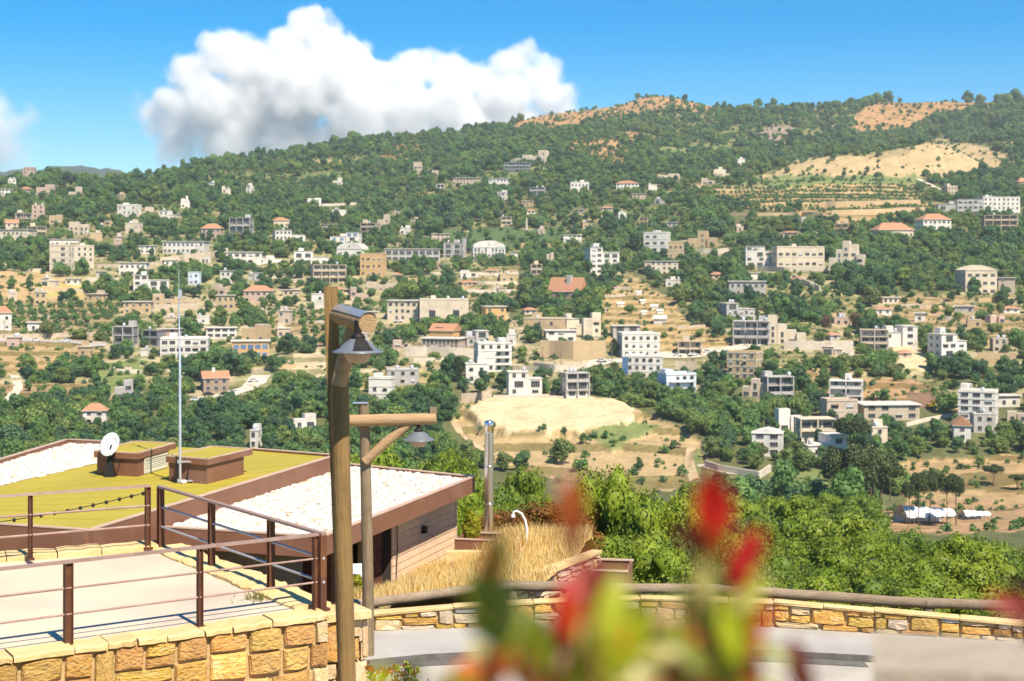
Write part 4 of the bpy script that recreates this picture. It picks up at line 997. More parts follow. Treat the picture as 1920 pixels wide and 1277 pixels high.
# ------------------------------------------------------------------ parked cars
def car(x, y, rz, paint, label):
    p = on_ground(x, y, 300); e = empty('parked_car', p, rz, label, 'car', 'cars parked between the houses')
    b = MB(); prof = [(-2.1,.35),(2.1,.35),(2.15,.75),(1.2,.92),(.65,1.42),(-1.0,1.45),(-1.75,.98),(-2.15,.85)]
    n_ = len(prof); v = [(a_,-.82,z) for a_,z in prof] + [(a_,.82,z) for a_,z in prof]
    b.poly(v, [(i,(i+1)%n_,n_+(i+1)%n_,n_+i) for i in range(n_)] + [tuple(reversed(range(n_))), tuple(range(n_,2*n_))], paint); b.build('body', e)
    b = MB(); b.box(-1.3,.75,-.84,.84,.98,1.34,m_glass); b.build('window', e)
    for a_ in (-1.35,1.35):
        for s_ in (-.8,.8):
            w_ = MB(); w_.tube([(a_,s_-.1,.33),(a_,s_+.1,.33)], .33, 10, m_blk, False); w_.build('wheel', e)
    BBOX.append((x-8, x+8, y-6, y+1, p.y))
m_cblack = pmat('black_car_paint', (.02,.02,.022), None, 1, .25, spec=.5); m_cwhite = pmat('white_car_paint', (.75,.75,.74), None, 1, .3, spec=.5)
car(1042, 741, .05, m_cblack, 'black car parked between the white porch villa and the grey three-storey house')
car(391, 742, .2, m_cblack, 'black car parked in front of the brown stone house')
car(440, 738, .3, m_cwhite, 'white car on the pale lane by the brown stone house')
car(1300, 667, .2, m_cwhite, 'white car on the village road beside the bare tan field')
car(747, 604, .0, m_cwhite, 'white car in front of the cream low house right of the wooden lamp')

CR = random.Random(17); lanes = [p for p in KEEP]; n_c = 0; used_c = set()
for _ in range(400):
    if n_c >= 12: break
    x, y, w_ = CR.choice(lanes); x += CR.uniform(-6, 6)
    if not (0 < x < 1900) or y > 840: continue
    lb = near_label(CR.choice(('white car', 'black car', 'white car')), x, y, 90)
    if not lb or lb in used_c or any(abs(x - b_[0] - 8) < 14 and abs(y - b_[3]) < 5 for b_ in BBOX[-16:]): continue
    used_c.add(lb); n_c += 1; car(x, y, CR.uniform(-.3, .3), m_cblack if lb.startswith('black') else m_cwhite, lb.replace('car', 'car parked on the road', 1) if len(lb.split()) < 13 else lb)
for _ in range(300):
    if n_c >= 24: break
    x, y, w_ = CR.choice(lanes); y -= 4; x += CR.uniform(-40, 40)
    lb = near_label('slim wooden utility pole', x, y, 90)
    if not (0 < x < 1900) or y > 840 or not lb or lb in used_c: continue
    used_c.add(lb); n_c += 1; p = on_ground(x, y, 300); e = empty('utility_pole', p, CR.uniform(-1, 1), lb, 'utility pole', 'poles along the roads')
    b = MB(); b.tube([(0,0,-1),(0,0,8.5)], [.17,.11], 8, m_pole); b.build('pole', e)
    b = MB(); b.box(-.8,.8,-.06,.06,7.7,7.85,m_pole); b.build('crossarm', e)

# ------------------------------------------------------------------ the air
m_haze, t, N, L = nodes_of('haze_air')
_o = N.new('ShaderNodeOutputMaterial'); _v = N.new('ShaderNodeVolumePrincipled'); _v.inputs['Color'].default_value = (.80, .91, .98, 1); _v.inputs['Density'].default_value = HAZE
_v.inputs['Anisotropy'].default_value = 0.2; L.new(_v.outputs[0], _o.inputs['Volume'])
if HAZE > 0:
    b = MB(); b.box(-5200, 5200, -60, 3800, -172, 330, m_haze); tag(b.build('haze'), 'pale summer haze in the valley air', None, None, 'stuff')
# ------------------------------------------------------------------ clouds beyond the ridge
def cloud(name, label, puffs, D, dens, seed, soft=60.0, res=7.5):
    r = random.Random(seed); k = D / F; ps = []
    for (x, y, rr) in puffs:
        ps.append(((x - CX) * k, r.uniform(-.35, .35) * rr * k, -(y - HY) * k, rr * k))
    x0 = min(p[0] - p[3] for p in ps) - 130; x1 = max(p[0] + p[3] for p in ps) + 130
    z0 = min(p[2] - p[3] for p in ps) - 90; z1 = max(p[2] + p[3] for p in ps) + 130
    yr = max(p[3] for p in ps) * 1.35 + 110; cx, cz = (x0 + x1) / 2, (z0 + z1) / 2
    me = bpy.data.meshes.new(name); o = link(name, me); o.location = (cx, D, cz + CZ); tag(o, label, None, None, 'stuff')
    ng = bpy.data.node_groups.new(name, 'GeometryNodeTree'); ng.interface.new_socket('Geometry', in_out='OUTPUT', socket_type='NodeSocketGeometry')
    N = ng.nodes; L = ng.links; go = N.new('NodeGroupOutput'); vc = N.new('GeometryNodeVolumeCube'); pos = N.new('GeometryNodeInputPosition')
    vc.inputs['Min'].default_value = (x0 - cx, -yr, z0 - cz); vc.inputs['Max'].default_value = (x1 - cx, yr, z1 - cz)
    vc.inputs['Resolution X'].default_value = int((x1 - x0) / res); vc.inputs['Resolution Y'].default_value = int(2 * yr / res); vc.inputs['Resolution Z'].default_value = int((z1 - z0) / res)
    def math_(op, a, b=None, c=None, clamp=False):
        n = N.new('ShaderNodeMath'); n.operation = op; n.use_clamp = clamp
        for i, v in enumerate((a, b, c)):
            if v is None: continue
            if isinstance(v, (int, float)): n.inputs[i].default_value = v
            else: L.new(v, n.inputs[i])
        return n.outputs[0]
    def noise(scale, det, ro=.55, warp=None):
        n = N.new('ShaderNodeTexNoise'); n.inputs['Scale'].default_value = scale; n.inputs['Detail'].default_value = det; n.inputs['Roughness'].default_value = ro
        L.new(pos.outputs[0] if warp is None else warp, n.inputs['Vector']); return n
    # warp the position a little so the puffs lose their roundness
    nw = noise(1 / 170., 3); sub = N.new('ShaderNodeVectorMath'); sub.operation = 'SUBTRACT'; L.new(nw.outputs['Color'], sub.inputs[0]); sub.inputs[1].default_value = (.5, .5, .5)
    scl = N.new('ShaderNodeVectorMath'); scl.operation = 'SCALE'; L.new(sub.outputs[0], scl.inputs[0]); scl.inputs['Scale'].default_value = 110
    add = N.new('ShaderNodeVectorMath'); add.operation = 'ADD'; L.new(pos.outputs[0], add.inputs[0]); L.new(scl.outputs[0], add.inputs[1])
    cur = None
    for (px, py, pz, pr) in ps:
        d = N.new('ShaderNodeVectorMath'); d.operation = 'DISTANCE'; L.new(add.outputs[0], d.inputs[0]); d.inputs[1].default_value = (px - cx, py, pz - cz)
        v = math_('SUBTRACT', d.outputs['Value'], pr)
        cur = v if cur is None else math_('SMOOTH_MIN', cur, v, 40.0)
    v1 = N.new('ShaderNodeTexVoronoi'); v1.inputs['Scale'].default_value = 1 / 120.; L.new(add.outputs[0], v1.inputs['Vector'])
    n1 = noise(1 / 100., 9, .66)
    e = math_('MULTIPLY_ADD', math_('SUBTRACT', v1.outputs['Distance'], .45), 75.0, cur)
    e = math_('MULTIPLY_ADD', math_('SUBTRACT', n1.outputs['Fac'], .5), 175.0, e)
    # softer, thinner towards the base
    sep = N.new('ShaderNodeSeparateXYZ'); L.new(pos.outputs[0], sep.inputs[0])
    hfac = N.new('ShaderNodeMapRange'); L.new(sep.outputs[2], hfac.inputs['Value']); hfac.inputs['From Min'].default_value = z0 - cz; hfac.inputs['From Max'].default_value = (z0 - cz) * .05
    hfac.inputs['To Min'].default_value = 0.10; hfac.inputs['To Max'].default_value = 1.0
    sf = N.new('ShaderNodeMapRange'); L.new(sep.outputs[2], sf.inputs['Value']); sf.inputs['From Min'].default_value = z0 - cz; sf.inputs['From Max'].default_value = 0; sf.inputs['To Min'].default_value = soft * 3.4; sf.inputs['To Max'].default_value = soft * .95
    dn = math_('DIVIDE', math_('MULTIPLY', e, -1.0), sf.outputs[0], clamp=True)
    dn = math_('MULTIPLY', math_('MULTIPLY', dn, hfac.outputs[0]), dens)
    L.new(dn, vc.inputs['Density'])
    sm = N.new('GeometryNodeSetMaterial'); sm.inputs['Material'].default_value = m_cloud; L.new(vc.outputs[0], sm.inputs[0]); L.new(sm.outputs[0], go.inputs[0])
    md = o.modifiers.new('cloud', 'NODES'); md.node_group = ng
    return o
m_cloud, t, N, L = nodes_of('cloud_vapour')
_o = N.new('ShaderNodeOutputMaterial'); _v = N.new('ShaderNodeVolumePrincipled'); _v.inputs['Color'].default_value = (1, 1, 1, 1); _v.inputs['Density'].default_value = 1.0
_v.inputs['Anisotropy'].default_value = CLOUD_G; L.new(_v.outputs[0], _o.inputs['Volume'])
cloud('cloud', 'tall white cumulus bank behind the ridge', [(420,105,55),(360,150,55),(330,200,50),(470,130,65),(545,105,62),(575,55,44),(592,30,24),(610,90,55),(640,140,75),(560,170,85),(480,200,85),(400,205,75),
      (700,165,62),(760,150,55),(800,128,40),(840,145,48),(900,155,48),(955,125,44),(985,115,34),(1010,150,52),(1040,185,45),(1065,212,34),(940,195,75),(850,205,75),(760,215,75),(680,225,75),(300,235,38),(345,245,45),(430,265,80),(540,280,90),(660,285,90),(780,285,90),(890,270,80),(980,255,70),(1060,240,50),(330,275,55),(285,215,30)], 7500, CLOUD_D, 3)
cloud('cloud', 'thin pale cloud at the left edge', [(-30,240,70),(20,232,42),(62,214,26),(-10,290,70),(30,290,30),(-90,200,90)], 7000, CLOUD_D * .5, 5, 90, 14.0)
cloud('cloud', 'soft white veil under the cumulus bank', [(330,235,60),(430,262,60),(540,268,60),(660,262,65),(780,258,65),(880,245,60),(980,232,50),(280,215,36),(250,190,22),(1040,215,40),(700,190,50),(480,230,60)], 7900, CLOUD_D * .30, 9, 140, 14.0)
# ------------------------------------------------------------------ trees
m_leaf_far = leafmat('hill_foliage', (.115, .22, .06), (.20, .32, .085), (.10, .18, .08), .36, .6, .25, .30)
m_leaf_far2 = leafmat('dark_hill_foliage', (.07, .15, .06), (.12, .22, .075), (.065, .13, .07), .32, .6, .25, .3)
m_leaf_far3 = leafmat('light_hill_foliage', (.14, .215, .05), (.235, .31, .075), (.18, .22, .07), .32, .6, .25, .3)
m_leaf_near = leafmat('grove_foliage', (.145, .215, .018), (.255, .315, .028), (.19, .24, .025), .3, .5, .45, .35)
m_leaf_oak = leafmat('oak_foliage', (.095, .165, .02), (.18, .25, .03), (.13, .18, .028), .3, .5, .45, .32)
m_leaf_pine = leafmat('pine_needles', (.05, .075, .025), (.085, .11, .035), None, .15, .65, .4, .25)
m_leaf_dark = leafmat('cypress_foliage', (.02, .042, .016), (.035, .06, .02), None, .12, .6, .5, .25)
m_leaf_gold = leafmat('golden_conifer', (.24, .27, .015), (.34, .33, .02), None, .3, .5, 1.2, .25)
m_leaf_brown = leafmat('dry_brown_foliage', (.14, .09, .05), (.20, .12, .06), None, .2, .7, .5, .3)
m_leaf_red = leafmat('reddish_foliage', (.20, .075, .02), (.28, .12, .025), (.16, .12, .02), .3, .55, .8, .3)
m_bark = pmat('bark', (.16, .11, .07), (.09, .065, .045), 3, .95, .6, 8, .15, stretch=(1, 1, .2))

def ico(sub):
    b = bpy.data.meshes.new('t'); import bmesh
    m = bmesh.new(); bmesh.ops.create_icosphere(m, subdivisions=sub, radius=1.0)
    v = np.array([x.co[:] for x in m.verts]); f = np.array([[x.index for x in q.verts] for q in m.faces]); m.free(); bpy.data.meshes.remove(b)
    return v, f
ICO1 = ico(1); ICO2 = ico(2)

def crown(name, seed, R, z0, z1, nl, nleaf, ls, mat, shape='round', up=.25, core=.70, spread=.78, lobe=.46):
    """a crown: uneven lobes, each with a shell of small leaf faces and an inner mass of twigs"""
    r = np.random.default_rng(seed); H = z1 - z0
    cs = []; rs = []
    for i in range(nl):
        t = (i + r.uniform(0, 1)) / nl
        if shape == 'round': prof = math.sin(math.pi * (.14 + .80 * t)) ** .7
        elif shape == 'cone': prof = max(.12, (1 - t) ** .8)
        elif shape == 'column': prof = (math.sin(math.pi * (.12 + .8 * t))) ** .5 * (1 - .35 * t)
        elif shape == 'umbrella': prof = .95
        a = r.uniform(0, 6.28) + i * 2.4
        rad = R * prof * ((r.uniform(.35, .85) if lobe > .4 else r.uniform(.15, 1.0) ** .6) if shape != 'column' else r.uniform(.1, .4))
        lr = R * {'round': lobe, 'cone': .44 * (1 - .55 * t), 'column': .62 * prof + .1, 'umbrella': .36}[shape] * r.uniform(.75, 1.2)
        cs.append((rad * math.cos(a), rad * math.sin(a), z0 + lr * .6 + (H - lr * 1.3) * t)); rs.append(lr)
    cs = np.array(cs); rs = np.array(rs)
    w = rs ** 2; w /= w.sum()
    n = int(nleaf * 1.9); li = r.choice(nl, n, p=w)
    d = r.normal(size=(n, 3)); d[:, 2] += up; d /= np.linalg.norm(d, axis=1)[:, None]
    p = cs[li] + d * (rs[li] * (spread + .34 * r.random(n) ** 1.5))[:, None] * np.array((1, 1, .85))
    inside = np.zeros(n, bool)
    for k in range(nl): inside |= (((p - cs[k]) / rs[k]) ** 2).sum(1) < (.74 ** 2)
    keep = np.nonzero(~inside | (r.random(n) < .06))[0][:nleaf]; p = p[keep]; d = d[keep]; n = len(p)
    nr = d * .75 + r.normal(size=(n, 3)) * .55 + np.array((0, 0, .25)); nr /= np.linalg.norm(nr, axis=1)[:, None]
    tg = np.cross(nr, r.normal(size=(n, 3))); tg /= np.linalg.norm(tg, axis=1)[:, None]; bt = np.cross(nr, tg)
    s1 = (ls * r.uniform(.6, 1.25, n))[:, None]; s2 = s1 * r.uniform(.5, .8, n)[:, None]
    V = np.stack([p - tg * s1, p - bt * s2 + nr * s1 * .2, p + tg * s1, p + bt * s2 + nr * s1 * .2], 1).reshape(-1, 3)
    T = np.arange(4 * n).reshape(n, 4); FQ = np.concatenate([T[:, [0, 1, 2]], T[:, [0, 2, 3]]])
    iv, if_ = ICO1 if nl > 9 else ICO2
    VV = [V]; FF = [FQ]; o = len(V)
    for k in range(nl):
        jit = 1 + .22 * r.normal(size=(len(iv), 1)); VV.append(cs[k] + iv * rs[k] * core * jit * np.array((1, 1, .85))); FF.append(if_ + o); o += len(iv)
    return np_mesh(name, np.concatenate(VV), np.concatenate(FF), (mat,))

def trunk(name, h, r0, top, limbs=4, seed=1, bend=.15):
    r = random.Random(seed); b = MB(); pts = []; x = y = 0
    for k in range(6):
        pts.append((x, y, -1.2 + (h + 1.2) * k / 5)); x += r.uniform(-bend, bend); y += r.uniform(-bend, bend)
    b.tube(pts, [r0 * (1 - .6 * k / 5) for k in range(6)], 7, m_bark)
    for k in range(limbs):
        q = Vector(pts[3 + k % 3]); a = r.uniform(0, 6.28); e = q + Vector((math.cos(a) * top * .5, math.sin(a) * top * .5, top * r.uniform(.35, .8)))
        b.tube([q, (q + e) / 2 + Vector((0, 0, -.1 * top)), e], [r0 * .4, r0 * .28, r0 * .12], 5, m_bark)
    return b.mesh(name)

# unit forms: about 8 m tall, crown 3.6 m in radius
FAR = []
FM = (m_leaf_far, m_leaf_far2, m_leaf_far, m_leaf_far2, m_leaf_far3, m_leaf_far3, m_leaf_far)
for s_ in range(7):
    h0 = (1.1, 1.5, 1.0, 1.9, 1.3, 1.0, 1.6)[s_]; h1 = (7.6, 8.2, 6.8, 9.0, 7.8, 6.2, 8.6)[s_]
    FAR.append((crown('crown', 100 + s_, (3.5, 3.3, 3.9, 3.1, 3.6, 4.1, 3.3)[s_], h0, h1, (13, 11, 15, 12, 14, 15, 12)[s_], 760, .46, FM[s_]), trunk('trunk', h0 + 2.5, .22, 3.0, 4, s_)))
NEAR = []
for s_ in range(6):
    NEAR.append((crown('crown', 200 + s_, (3.4, 3.7, 3.2, 3.9, 3.5, 3.0)[s_], 1.0, (7.8, 7.2, 8.4, 7.0, 7.9, 8.2)[s_], (50, 56, 52, 60, 48, 46)[s_], 12500, .085, m_leaf_near if s_ % 3 else m_leaf_oak, core=.80, lobe=.29),
                 trunk('trunk', 3.6, .22, 3.0, 6, 30 + s_)))
MIDG = []
for s_ in range(4):
    MIDG.append((crown('crown', 260 + s_, (3.5, 3.9, 3.3, 3.7)[s_], 1.0, (7.6, 7.0, 8.4, 7.4)[s_], (40, 44, 38, 46)[s_], 4600, .15, m_leaf_oak if s_ % 2 else m_leaf_near, core=.80, lobe=.30),
                 trunk('trunk', 3.4, .22, 3.0, 5, 60 + s_)))
CONE = (crown('crown', 301, 2.6, .5, 9.2, 22, 1500, .26, m_leaf_dark, 'column', .1), trunk('trunk', 3, .2, 2, 2, 70))
PINE = [(crown('crown', 310 + s_, 3.8, 6.6, 10.2, 13, 2100, .27, m_leaf_pine, 'umbrella', .5, .66), trunk('trunk', 7.8, .26, 2.6, 6, 80 + s_, .3)) for s_ in range(3)]
BROWN = (crown('crown', 330, 3.3, 1.2, 8.4, 12, 900, .36, m_leaf_brown, core=.5), trunk('trunk', 4, .2, 3, 5, 90))
SHRUBP = [crown('crown', 340 + s_, 1.0, .05, 1.5, 6, 110, .24, m_leaf_far, core=.62) for s_ in range(3)]

def plant(proto, p, s, rz, name, label, cat='tree', group=None, sz=None):
    e = empty(name, p, rz, label, cat, group); e.scale = (s, s, sz or s)
    link('crown', proto[0], e); link('trunk', proto[1], e)
    return e

# ---- trees and shrubs scattered over the slope
bb = np.array(BBOX); kp = np.array(KEEP); bw = np.array(BOUND)
def dens_at(px, D, A):
    i = np.clip(np.searchsorted(COLS, px) - 1, 0, nC - 2); k = np.clip(np.searchsorted(ROWS, D) - 1, 0, nR - 2)
    return A[k, i]
def zat_np(px, D):
    i = np.clip(np.searchsorted(COLS, px) - 1, 0, nC - 2); k = np.clip(np.searchsorted(ROWS, D) - 1, 0, nR - 2)
    f = (px - COLS[i]) / (COLS[i+1] - COLS[i]); g = (D - ROWS[k]) / (ROWS[k+1] - ROWS[k])
    return (ZW[k, i]*(1-f) + ZW[k, i+1]*f)*(1-g) + (ZW[k+1, i]*(1-f) + ZW[k+1, i+1]*f)*g
def scatter(spacing, dmin, dmax, seed, use):
    r = np.random.default_rng(seed); px_, D_ = [], []
    D = dmin
    while D < dmax:
        s_ = spacing(D); step = s_ * F / D
        x = np.arange(-260, 2180, step); x = x + r.uniform(-.5, .5, len(x)) * step; d = D + r.uniform(-.5, .5, len(x)) * s_
        px_.append(x); D_.append(d); D += s_ * .9
    px = np.concatenate(px_); D = np.concatenate(D_)
    rid = np.interp(px, COLS, D_ridge)
    k = (D < rid * 1.012) & (r.random(len(px)) < use(px, D))
    px, D = px[k], D[k]; z = zat_np(px, D); py = HY - (z - CZ) / D * F
    return px, D, z, py, r
def clear_of(px, py, D, hw, hh, low=.46):
    ok = np.ones(len(px), bool)
    for (x0, x1, y0, y1, Db) in bb:
        front = (px + hw > x0 + 1) & (px - hw < x1 - 1) & (py - hh < y1 - (low if x1 - x0 > 34 else max(low, .5)) * (y1 - y0)) & (py > y0 + 1) & (D < Db + 14)
        ok &= ~front
    for (x, y, d, W) in [(b[0], b[1], 0, b[2]) for b in bw]:
        ok &= ~((np.abs((px - CX) / F * D - x) < W * .6 + 1.5) & (D > y - 1.5) & (D < y + W * .9 + 2))
    for (x, y, w) in kp: ok &= ~((np.abs(px - x) < w + hw * .5 + 3) & (py - hh * .6 < y + 2) & (py > y - 2))
    return ok
tx, tD, tz, ty, r = scatter(lambda D: np.interp(D, [300, 700, 1200, 2300], [5.0, 5.4, 6.6, 8.6]), 300, 2320, 77, lambda x, d: dens_at(x, d, DENS))
patch = fbm((tx - CX) / F * tD, tD, 130, 91, 3); ts = r.uniform(.5, 1.15, len(tx)) ** 1.2 * (1 + .45 * (r.random(len(tx)) < .07)) * (1 + .22 * fbm((tx - CX) / F * tD, tD, 60, 93, 2)) * np.interp(tD, [300, 800, 2300], [.78, .86, 1.12]) * np.where(dens_at(tx, tD, DENS) > .6, 1, .72)
ok = clear_of(tx, ty, tD, 3.3 * ts * F / tD, 7.6 * ts * F / tD)
ok &= ~((tD < 432) & (tx > 1640) & (ty > 930))
ok &= ~((tD < 445) & (tx > 880) & (tx < 1330))
tx, tD, tz, ty, ts, patch = tx[ok], tD[ok], tz[ok], ty[ok], ts[ok], patch[ok]
tk = np.where(patch + .45 * r.normal(size=len(tx)) > .55, r.integers(4, 6, len(tx)), np.where(patch + .45 * r.normal(size=len(tx)) < -.35, r.choice([1, 3], len(tx)), r.choice([0, 2, 6, 6, 0, 2, 4], len(tx))))
print('trees', len(tx))

ZONES = [('wood beyond the olive roof', lambda x, y: x < 640, 'round green tree in the wood beyond the olive flat roof'),
         ('valley wood', lambda x, y: x < 900, 'round green tree in the valley wood behind the second wooden lamp'),
         ('field bank', lambda x, y: x < 1320 and y > 735, 'green tree on the banks around the pale bare field'),
         ('lower right wood', lambda x, y: x >= 1300, 'green tree in the valley wood under the lower right houses'),
         ('village trees', lambda x, y: True, 'green tree among the village houses above the pale field')]
vis = (tx > 5) & (tx < 1915) & (ty < 905) & ~((ty > 845) & (tx < 610)) & (ty - 7 * ts * F / tD < np.interp(tx, [0, 180, 340, 615, 880], [860, 828, 830, 850, 890]) )
order = np.nonzero(vis)[0][np.argsort(-(ts / tD)[vis])][:230]
single = np.zeros(len(tx), bool); single[order] = True
for i in order:
    zn = next(z for z in ZONES if z[1](tx[i], ty[i]))
    k = int(tk[i])
    nl_ = near_label('green tree', tx[i], ty[i], 40)
    plant(FAR[k], ((tx[i] - CX) / F * tD[i], tD[i], tz[i] - .2), ts[i], r.uniform(0, 6.28), 'broadleaf_tree', nl_ or zn[2], 'tree', 'trees beside the hillside houses' if nl_ else 'trees of the ' + zn[0])

def instances(name, label, pts, scl, rot, idx, protos, kind='stuff'):
    """one object that stands a copy of one of the forms on each of its points"""
    me = bpy.data.meshes.new(name); me.vertices.add(len(pts)); me.vertices.foreach_set('co', np.ascontiguousarray(pts, np.float32).ravel())
    for nm, ty_, val in (('size', 'FLOAT', scl), ('turn', 'FLOAT', rot), ('tall', 'FLOAT', np.random.default_rng(6).uniform(.72, 1.3, len(pts))), ('wide', 'FLOAT', np.random.default_rng(8).uniform(.8, 1.3, len(pts))), ('form', 'INT', idx)):
        at = me.attributes.new(nm, ty_, 'POINT'); at.data.foreach_set('value', np.ascontiguousarray(val, np.float32 if ty_ == 'FLOAT' else np.int32))
    o = link(name, me); tag(o, label, None, None, kind)
    ng = bpy.data.node_groups.new(name, 'GeometryNodeTree')
    ng.interface.new_socket('Geometry', in_out='INPUT', socket_type='NodeSocketGeometry'); ng.interface.new_socket('Geometry', in_out='OUTPUT', socket_type='NodeSocketGeometry')
    N = ng.nodes; L = ng.links; gi = N.new('NodeGroupInput'); go = N.new('NodeGroupOutput')
    jo = N.new('GeometryNodeJoinGeometry'); g2 = []
    for objs in protos:
        j1 = N.new('GeometryNodeJoinGeometry')
        for ob in objs:
            oi = N.new('GeometryNodeObjectInfo'); oi.inputs['Object'].default_value = ob; oi.transform_space = 'ORIGINAL'; L.new(oi.outputs['Geometry'], j1.inputs[0])
        t2 = N.new('GeometryNodeGeometryToInstance'); L.new(j1.outputs[0], t2.inputs[0]); g2.append(t2)
    for t2 in reversed(g2): L.new(t2.outputs[0], jo.inputs[0])
    ip = N.new('GeometryNodeInstanceOnPoints'); L.new(gi.outputs[0], ip.inputs['Points']); L.new(jo.outputs[0], ip.inputs['Instance'])
    ip.inputs['Pick Instance'].default_value = True
    def attr(nm, ty_):
        a = N.new('GeometryNodeInputNamedAttribute'); a.data_type = ty_; a.inputs['Name'].default_value = nm; return a.outputs['Attribute']
    L.new(attr('form', 'INT'), ip.inputs['Instance Index'])
    cr = N.new('ShaderNodeCombineXYZ'); L.new(attr('turn', 'FLOAT'), cr.inputs[2])
    L.new(cr.outputs[0], ip.inputs['Rotation']); sv = N.new('ShaderNodeVectorMath'); sv.operation = 'SCALE'; cs_ = N.new('ShaderNodeCombineXYZ'); L.new(attr('wide', 'FLOAT'), cs_.inputs[0]); cs_.inputs[1].default_value = 1.0; L.new(attr('tall', 'FLOAT'), cs_.inputs[2])
    L.new(cs_.outputs[0], sv.inputs[0]); L.new(attr('size', 'FLOAT'), sv.inputs['Scale']); L.new(sv.outputs[0], ip.inputs['Scale'])
    L.new(ip.outputs[0], go.inputs[0])
    md = o.modifiers.new('planting', 'NODES'); md.node_group = ng
    return o
# the forms are the crowns and trunks of trees that stand in the scene
def form_objs(protos):
    out = []
    for (cm, tm) in protos:
        out.append([next(o for o in C.objects if o.data == cm), next(o for o in C.objects if o.data == tm)])
    return out
rest = ~single
n = int(rest.sum())
instances('hillside_forest', 'woods covering the far slope', np.stack([(tx - CX) / F * tD, tD, tz - .2], 1)[rest], ts[rest], r.uniform(0, 6.28, n), tk[rest], form_objs(FAR))

# scrub
sx, sD, sz, sy, r = scatter(lambda D: np.interp(D, [300, 700, 1200, 2300], [3.2, 3.6, 5.0, 7.5]), 300, 2300, 78, lambda x, d: dens_at(x, d, SHRUB) * .55 * (dens_at(x, d, DENS) < .8))
ss = r.uniform(.5, 1.5, len(sx)) ** 1.4 * np.interp(sD, [300, 2300], [.8, 1.7])
ok = clear_of(sx, sy, sD, ss * F / sD, 1.4 * ss * F / sD, .12)
sx, sD, sz, ss = sx[ok], sD[ok], sz[ok], ss[ok]
# shrubs in rows on the orchard and vineyard terraces
for (nm, poly, col, dn, sh, st) in LAND:
    if nm not in ('rows', 'rows2'): continue
    xs = [q[0] for q in poly]; yy = [q[1] for q in poly]
    dl = cast((min(xs)+max(xs))/2, max(yy), 300); dh = cast((min(xs)+max(xs))/2, min(yy), 300)
    gap, row = (5.2, 8.0) if nm == 'rows2' else (3.4, 9.0)
    D = dl - 30
    while D < dh + 30:
        x = np.arange((min(xs) - CX) / F * D, (max(xs) - CX) / F * D, gap); x = x + r.normal(size=len(x)) * .35; d = D + r.normal(size=len(x)) * .5
        px = x / d * F + CX; z = zat_np(px, d); py = HY - (z - CZ) / d * F
        k = inpoly(px, py, poly) & (r.random(len(px)) < .88)
        k &= clear_of(px, py, d, 1.2 * F / d, 2.4 * F / d, .1)
        sx = np.concatenate([sx, px[k]]); sD = np.concatenate([sD, d[k]]); sz = np.concatenate([sz, z[k]])
        ss = np.concatenate([ss, r.uniform(1.0, 1.6, k.sum()) * (1.35 if nm == 'rows2' else 1.0)]); D += row
print('shrubs', len(sx))
first = on_ground(1098, 832, 300); lone = []
for j, (x, y, s_, lb) in enumerate(((1098, 832, 2.1, 'round bush alone on the tan bank below the pale field'), (1037, 857, 1.7, 'dark bush on the tan bank left of the round one'),
                     (1096, 858, 1.5, 'grey green bush on the tan bank right below the round one'), (1197, 882, 1.6, 'upright bush low on the tan bank'), (1058, 812, 1.2, 'small bush just under the edge of the pale field'),
                     (1083, 884, 1.6, 'narrow bush near the foot of the tan bank'), (1203, 908, 1.3, 'small bush at the foot of the tan bank'),
                     (1246, 850, 1.6, 'bush beside the dirt strip on the tan bank'), (1655, 752, 2.9, 'pale green bush alone on the bare brown field'), (1280, 893, 1.6, 'bush at the right foot of the tan bank'),
                     (1462, 792, 1.9, 'dark bush at the left of the lower cluster'), (1748, 893, 1.7, 'bush on the lower right terraces, the left of two'), (1770, 890, 1.4, 'bush on the lower right terraces, the right of two'),
                     (1785, 500, 1.5, 'small bush above the stepped-gable house'), (1050, 905, 1.4, 'small bush left at the foot of the tan bank'))):
    p = on_ground(x, y, 300); e = empty('bush', p, j * 1.3, lb, 'bush'); e.scale = (s_, s_, s_ * (1.6 if 'narrow' in lb or 'upright' in lb else 1.1)); c_ = link('foliage', SHRUBP[j % 3], e)
    t_ = MB(); t_.tube([(0, 0, -.4), (.05, 0, .7)], [.08, .04], 6, m_bark); t_.build('stem', e); lone.append(c_)
instances('hillside_scrub', 'shrubs and planted rows over the far slope', np.stack([(sx - CX) / F * sD, sD, sz - .1], 1), ss, r.uniform(0, 6.28, len(sx)), r.integers(0, 3, len(sx)), [[lone[0]], [lone[1]], [lone[2]]])

# ---- trees that stand out
for (x, y, hp, lb) in ((858, 716, 50, 'dark cone-shaped cypress left of the white cube house'), (1188, 476, 40, 'dark pointed conifer beside the white four-storey block'),
                       (1357, 536, 40, 'dark slim cypress on the centre right slope'), (980, 575, 42, 'dark conifer at the right end of the stone terraces'), (1003, 566, 40, 'broad dark conifer below the stone terraces'),
                       (1152, 667, 34, 'dark bushy tree at the left corner of the wide white block'), (1010, 640, 30, 'dark conifer left of the tan compound')):
    p = on_ground(x, y, 300); s_ = hp * p.y / F / 9.2; plant(CONE, p, s_ * (1.0 if 'slim' not in lb else .6), x, 'conifer', lb, 'tree', None, s_)
for j, (x, y, tp, wid) in enumerate(((1596, 862, 784, 74), (1862, 912, 872, 40), (1908, 918, 890, 40))):
    p = on_ground(x, y, 200); s_ = (y - tp) * p.y / F / 10.2
    plant(PINE[j % 3], p, wid * p.y / F / 7.6, j, 'umbrella_pine', ('umbrella pine with wide flat crown in front of the lower cluster of white houses', 'umbrella pine over its own shade on the lower right terraces', 'umbrella pine at the right edge on the lower right terraces')[j], 'tree', 'umbrella pines', s_)
